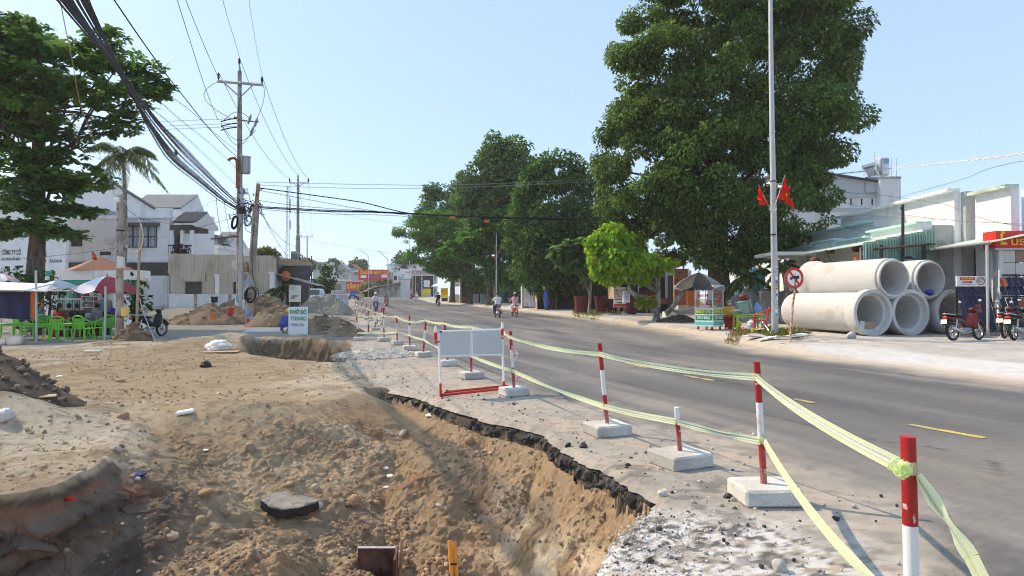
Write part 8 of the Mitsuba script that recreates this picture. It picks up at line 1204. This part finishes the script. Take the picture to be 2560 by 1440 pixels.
for j, y in enumerate((690, 712, 742, 768, 794)): 
    for i in range(9): pr.add('roof_tile', mv(mv(corr(.19, .34, .19, .03), rx=-24), at(2506 + 15.2 * i, y + 26, Y - .15)), 'navy_sheet' if (i + 2 * j) % 7 else 'terracotta')
stamp(pr, 'tile_rack', 'white steel display rack of stone and dark roof tiles at the right edge', 'rack')
pr = Proto(); Y = 22.4; a, b = at(2397, 716, Y), at(2497, 826, Y - .5); pr.add('frame', tube([at(2398, 716, Y), at(2470, 716, Y), at(2498, 828, Y - .6), at(2412, 828, Y - .6)], .03, 4), 'dark')
for j in range(5):
    for i in range(6): x0 = 2397 + 13 * i + 4.6 * j; y0 = 716 + 22 * j; p_ = at(x0, y0 + 22, Y - .13 * (j + 1)); pr.add('roof_tile', mv(mv(corr(.175, .33, .175, .03), rx=-22), p_), 'terracotta' if (i, j) in ((3, 2),) else 'navy_sheet')
stamp(pr, 'tile_display', 'leaning display panel of dark blue roof tiles behind the red motorbike', 'panel')
pr = Proto(); Y = 22.3; pr.add('panel', fb(2392, 690, 2463, 716, Y, .05), 'sign_white'); pr.add('red_strip', fb(2400, 693, 2437, 700, Y, .01, -.012), 'sign_red'); pr.add('lettering', ftext('NGÓI MÀU', 2404, 2433, 698.5, 4, Y, -.024), 'sign_yellow'); pr.add('lettering', ftext('LUSTIME', 2406, 2431, 708, 5.5, Y, -.016), 'sign_red'); pr.add('small_lettering', fb(2401, 710.5, 2437, 711.5, Y, .006, -.01), 'cloth_grey')
pr.add('round_emblem', mv(trimesh.creation.torus(.135, .012, 28, 6), at(2451, 702, Y) + [0, -.015, 0], rx=90), 'sign_red', True); pr.add('blue_curl', tube([at(2451 + 7 * math.cos(t) * (.3 + .1 * t), 702 + 7 * math.sin(t) * (.3 + .1 * t), Y) + [0, -.015, 0] for t in np.linspace(0, 6, 18)], .022, 6), 'teal', True); pr.add('leg', fb(2394, 716, 2397, 830, Y, .04, .06), 'dark'); pr.add('leg', fb(2458, 716, 2461, 830, Y, .04, .06), 'dark'); stamp(pr, 'tile_sign', 'small white sign with red lettering and round emblem above the dark tiles', 'sign')
pr = Proto(); Y = 21.9; pr.add('red_face', fb(2490, 577, 2700, 620, Y, .6), 'sign_red'); pr.add('olive_side', tm([at(2489.5, 577, Y), at(2489.5, 620, Y), at(2468, 622, Y + .65), at(2468, 583, Y + .65)], [[0, 1, 2, 3]]), 'olive'); t = np.arange(16) / 16 * 6.283
ctr = (at(2479, 594, Y + .3)); dv_ = unit(at(2468, 594, Y + .65) - at(2489.5, 594, Y)); rr_ = np.where(np.arange(17) % 2, .11, .135); pr.add('sun_emblem', tube([ctr + dv_ * rr_[i % 16] * math.cos(i * .3927) + np.array([0, 0, 1]) * rr_[i % 16] * 1.3 * math.sin(i * .3927) + [-.03, -.012, 0] for i in range(17)], .012, 5), 'gold'); pr.add('olive_lettering', tube([ctr + dv_ * u_ + [-.03, -.01, -.24] for u_ in (-.14, .14)], .012, 5), 'gold')
Lm = upright([(0, 0), (.20, 0), (.27, .06), (.20, .06), (.20, .10), (.09, .10), (.09, .38), (.02, .38), (.02, .06)], .03); addl(pr, 'lettering', ([mv(Lm, at(2500, 612, Y) + [0, -.02, 0]), mv(text('USTIME', .20, .02, True, 1.50, center=False), at(2524, 612, Y) + [0, -.012, 0])]), 'gold'); pr.add('dots', cat([ball(at(2505 + 4 * (i % 2), 583 - 2.5 * (i // 2), Y) + [0, -.01, 0], .022, 1) for i in range(4)]), 'gold'); pr.add('base_frame', fb(2488, 620, 2700, 625, Y, .6, .0), 'steel'); stamp(pr, 'red_shop_sign', 'red box sign with large yellow lettering and an olive side at the right edge', 'sign')
for x, y, Y, r, m, lb in ((2147, 645, 26, .17, 'orange', 'bright orange lantern hanging under the green awning'), (2143, 622, 27, .19, 'maroon', 'dark red lantern hanging above the orange lantern'), (2036, 652, 28, .19, 'maroon', 'dark red lantern left under the awning, beside the pipes'), (2077, 628, 30, .16, 'maroon', 'small dark red lantern hanging between the other lanterns')):
    pr = Proto(); c = at(x, y, Y); pr.add('shade', mv(lathe([(.35 * r, -.75 * r), (.8 * r, -.55 * r), (r, 0), (.8 * r, .55 * r), (.35 * r, .75 * r)], 18), c, s=(1.15, 1.15, 1)), m, True); pr.add('cap', cyl(c + [0, 0, .72 * r], c + [0, 0, .85 * r], .4 * r, 12), 'gold'); pr.add('base_ring', cyl(c - [0, 0, .85 * r], c - [0, 0, .72 * r], .4 * r, 12), 'gold'); pr.add('cord', tube([c + [0, 0, .8 * r], c + [0, 0, .8 * r + .3]], .008, 4), 'dark'); stamp(pr, 'lantern', lb, 'lantern')
Y = 24.8; pr = Proto(); pr.add('pole', tube([at(2257, 659, Y), at(2257, 511, Y)], .055, 10), 'dark'); pr.add('cap', ball(at(2255, 520, Y), .07, 1), 'dark'); stamp(pr, 'black_pole', 'tall plain black pole standing behind the top pipes', 'pole')
pr = Proto(); Y = 24.2
for i in range(2): pr.add('beam', tube([at(2182, 622 + 2 * i, Y + .5 * i), at(2338, 608 + 2 * i, Y + .5 * i)], .035, 4), 'bark')
for i in range(11): pr.add('slat', tube([at(2184 + 15 * i, 622 - 1.3 * i, Y - .15), at(2184 + 15 * i, 622 - 1.3 * i, Y + .75)], .022, 4), 'bark')
for px in (2204, 2313): pr.add('post', fb(px - 3, 612, px + 3, 657, Y + .3, .1), 'dark')
stamp(pr, 'pergola', 'dark wooden slatted pergola beam on two posts behind the pipes', 'pergola')
pr = Proto(); Y = 24.05; c = at(2271, 654, Y); pr.add('board', upright([(.25 * math.cos(t) * (1 + .05 * math.sin(5 * t)), .22 * math.sin(t)) for t in np.arange(28) / 28 * 6.283], .03, c), 'black'); addl(pr, 'lettering', ([text('Thuý tình', .055, .005, False, .33, p=c + [0, -.008, .04]), text('Loa Phin', .055, .005, False, .27, p=c + [0, -.008, -.07])]), 'off_white'); pr.add('hanger', tube([c + [0, 0, .2], at(2268, 612, Y)], .006, 4), 'dark'); stamp(pr, 'chalk_board', 'round black board with white handwriting hanging behind the pipes', 'sign')
pr = Proto(); pr.add('strut', tube([at(2064, 625, 25.5), at(2082, 662, 25.5)], .04, 6), 'dark'); stamp(pr, 'awning_strut', 'slanting dark strut under the left end of the green awning', 'strut'); pr = Proto(); q = at(2112, 648, 28); pr.add('dish', mv(trimesh.creation.torus(.12, .015, 16, 6), q, rx=90), 'fence_white', True); pr.add('blades', box(q, (.16, .02, .05)), 'fence_white'); stamp(pr, 'wall_fan', 'small white fan on the white wall under the awning', 'fan')
one('shop_back_wall', seg((16.3, 37.5), (16.3, 25.2), 0, 3.15, .1), 'wall_white', 'white shop wall in the shade under the green awning', 'wall')
# stalls far down the pavement
pr = Proto(); Y = 112; n = 14; A, B, C2, D = at(1076, 716, Y), at(1128, 700, Y), at(1130, 678, Y + 3), at(1084, 712, Y + 3); U, W2 = np.meshgrid(np.linspace(0, 1, n), np.linspace(0, 1, 8), indexing='ij'); U, W2 = U[..., None], W2[..., None]; V = (A * (1 - U) + B * U) * (1 - W2) + (D * (1 - U) + C2 * U) * W2; V[..., 2] -= (.6 * np.sin(U * np.pi) * .6)[..., 0]; pr.add('sheet', grid(V, n, 8), 'pale_green_sheet', True); V = V[n // 2:, :].copy(); V[..., 2] += .5; pr.add('white_sheet', grid(V, n - n // 2, 8), 'white', True); pr.add('pole', tube([at(1129, 755, Y), at(1129, 676, Y)], .03, 6), 'steel'); stamp(pr, 'tarp_awning', 'green and white tarp stretched over a pavement stall under the trees', 'tarp')
pr = Proto(); Y = 106; pr.add('board', fb(1102, 720, 1120, 745, Y, .06), 'sign_yellow'); addl(pr, 'lettering', ([ftext('BÁNH XÈO', 1103, 1118, 729, 4.5, Y, -.02), ftext('HẢI SẢN', 1103, 1117, 736, 4.5, Y, -.02)]), 'sign_red'); pr.add('base', fb(1104, 745, 1119, 756, Y, .3), 'dark'); stamp(pr, 'food_sign', 'yellow food sign with red lettering right of the black jacketed rider', 'sign')
pr = Proto(); Y = 97; pr.add('cabinet', fb(1131, 736, 1147, 762, Y, .7), 'pale_green_sheet'); pr.add('glass_top', fb(1132, 716, 1146, 736, Y, .6, .05), 'pane'); pr.add('roof', fb(1130, 711, 1148, 716, Y, .9, -.1), 'off_white'); pr.add('yellow_mark', fb(1134, 742, 1139, 756, Y, .02, -.03), 'sign_yellow'); stamp(pr, 'snack_cart', 'small pale green snack cart on the far pavement', 'cart')
for x0, y0, x1, y1, Y, m, lb, nm, ct in ((1148, 738, 1158, 763, 93, 'sign_yellow', 'yellow cloth covered crate beside the snack cart', 'crate', 'crate'), (1156, 744, 1170, 763, 91, 'red_plastic', 'red crates of drinks at the foot of the street trees', 'crate', 'crate'), (1180, 735, 1196, 760, 88, 'cloth_grey', 'grey covered goods between two street tree trunks', 'covered_goods', 'goods'), (1200, 735, 1214, 760, 86, 'cooler', 'dark green cabinet in the shade of the street trees', 'cabinet', 'cabinet'), (1133, 700, 1156, 711, 98, 'white', 'white shop awning box over the snack cart', 'awning', 'awning')): one(nm, fb(x0, y0, x1, y1, Y, .8, 0, .04), m, lb, ct)
for i, (c0, c1, Y, lb) in enumerate((((1120, 672), (1130, 700), 108, 'blue and white patterned sheet hanging left under the street trees'), ((1155, 676), (1168, 694), 100, 'blue and white patterned sheet hanging right under the street trees'))): pr = Proto(); drape(c0[0], c1[0], c0[1], c1[1], Y, 'sticker_blue', pr, .06, 9); stamp(pr, 'hanging_sheet', lb, 'sheet')

rng = R(23); n = 1300; yy = rng.uniform(3.2, 4.75, n); xx = XL(yy) + .02 + np.abs(rng.normal(0, .30, n)); s_ = .003 + .012 * rng.random(n) ** 4; m, cn = scatter(np.column_stack([xx, yy, zg(xx, yy) + .002]), s_, rng, [rockm(rng, 0, .3) for _ in range(12)], .3); one('white_crumbs', m, 'stone', 'whitish crumbs of broken paving at the near corner of the pit', 'crumbs', color=np.repeat(shades(rng, n, (.52, .52, .52), .15, (.10, .10, .10), .12), cn, 0), kind='stuff')
# ---------------------------------------------------------------- thin morning haze
scene['haze_medium'] = {'type': 'homogeneous', 'albedo': {'type': 'rgb', 'value': [.95, .95, .95]}, 'sigma_t': {'type': 'rgb', 'value': [.00045, .00045, .00045]}}
scene['haze'] = {'type': 'cube', 'to_world': T().translate([50, 290, 13]).scale([375, 355, 17]), 'bsdf': {'type': 'null'}, 'interior': {'type': 'ref', 'id': 'haze_medium'}}
labels['haze'] = {'label': 'thin pale haze in the air over the street', 'kind': 'stuff'}
scene['camera']['medium'] = {'type': 'ref', 'id': 'haze_medium'}
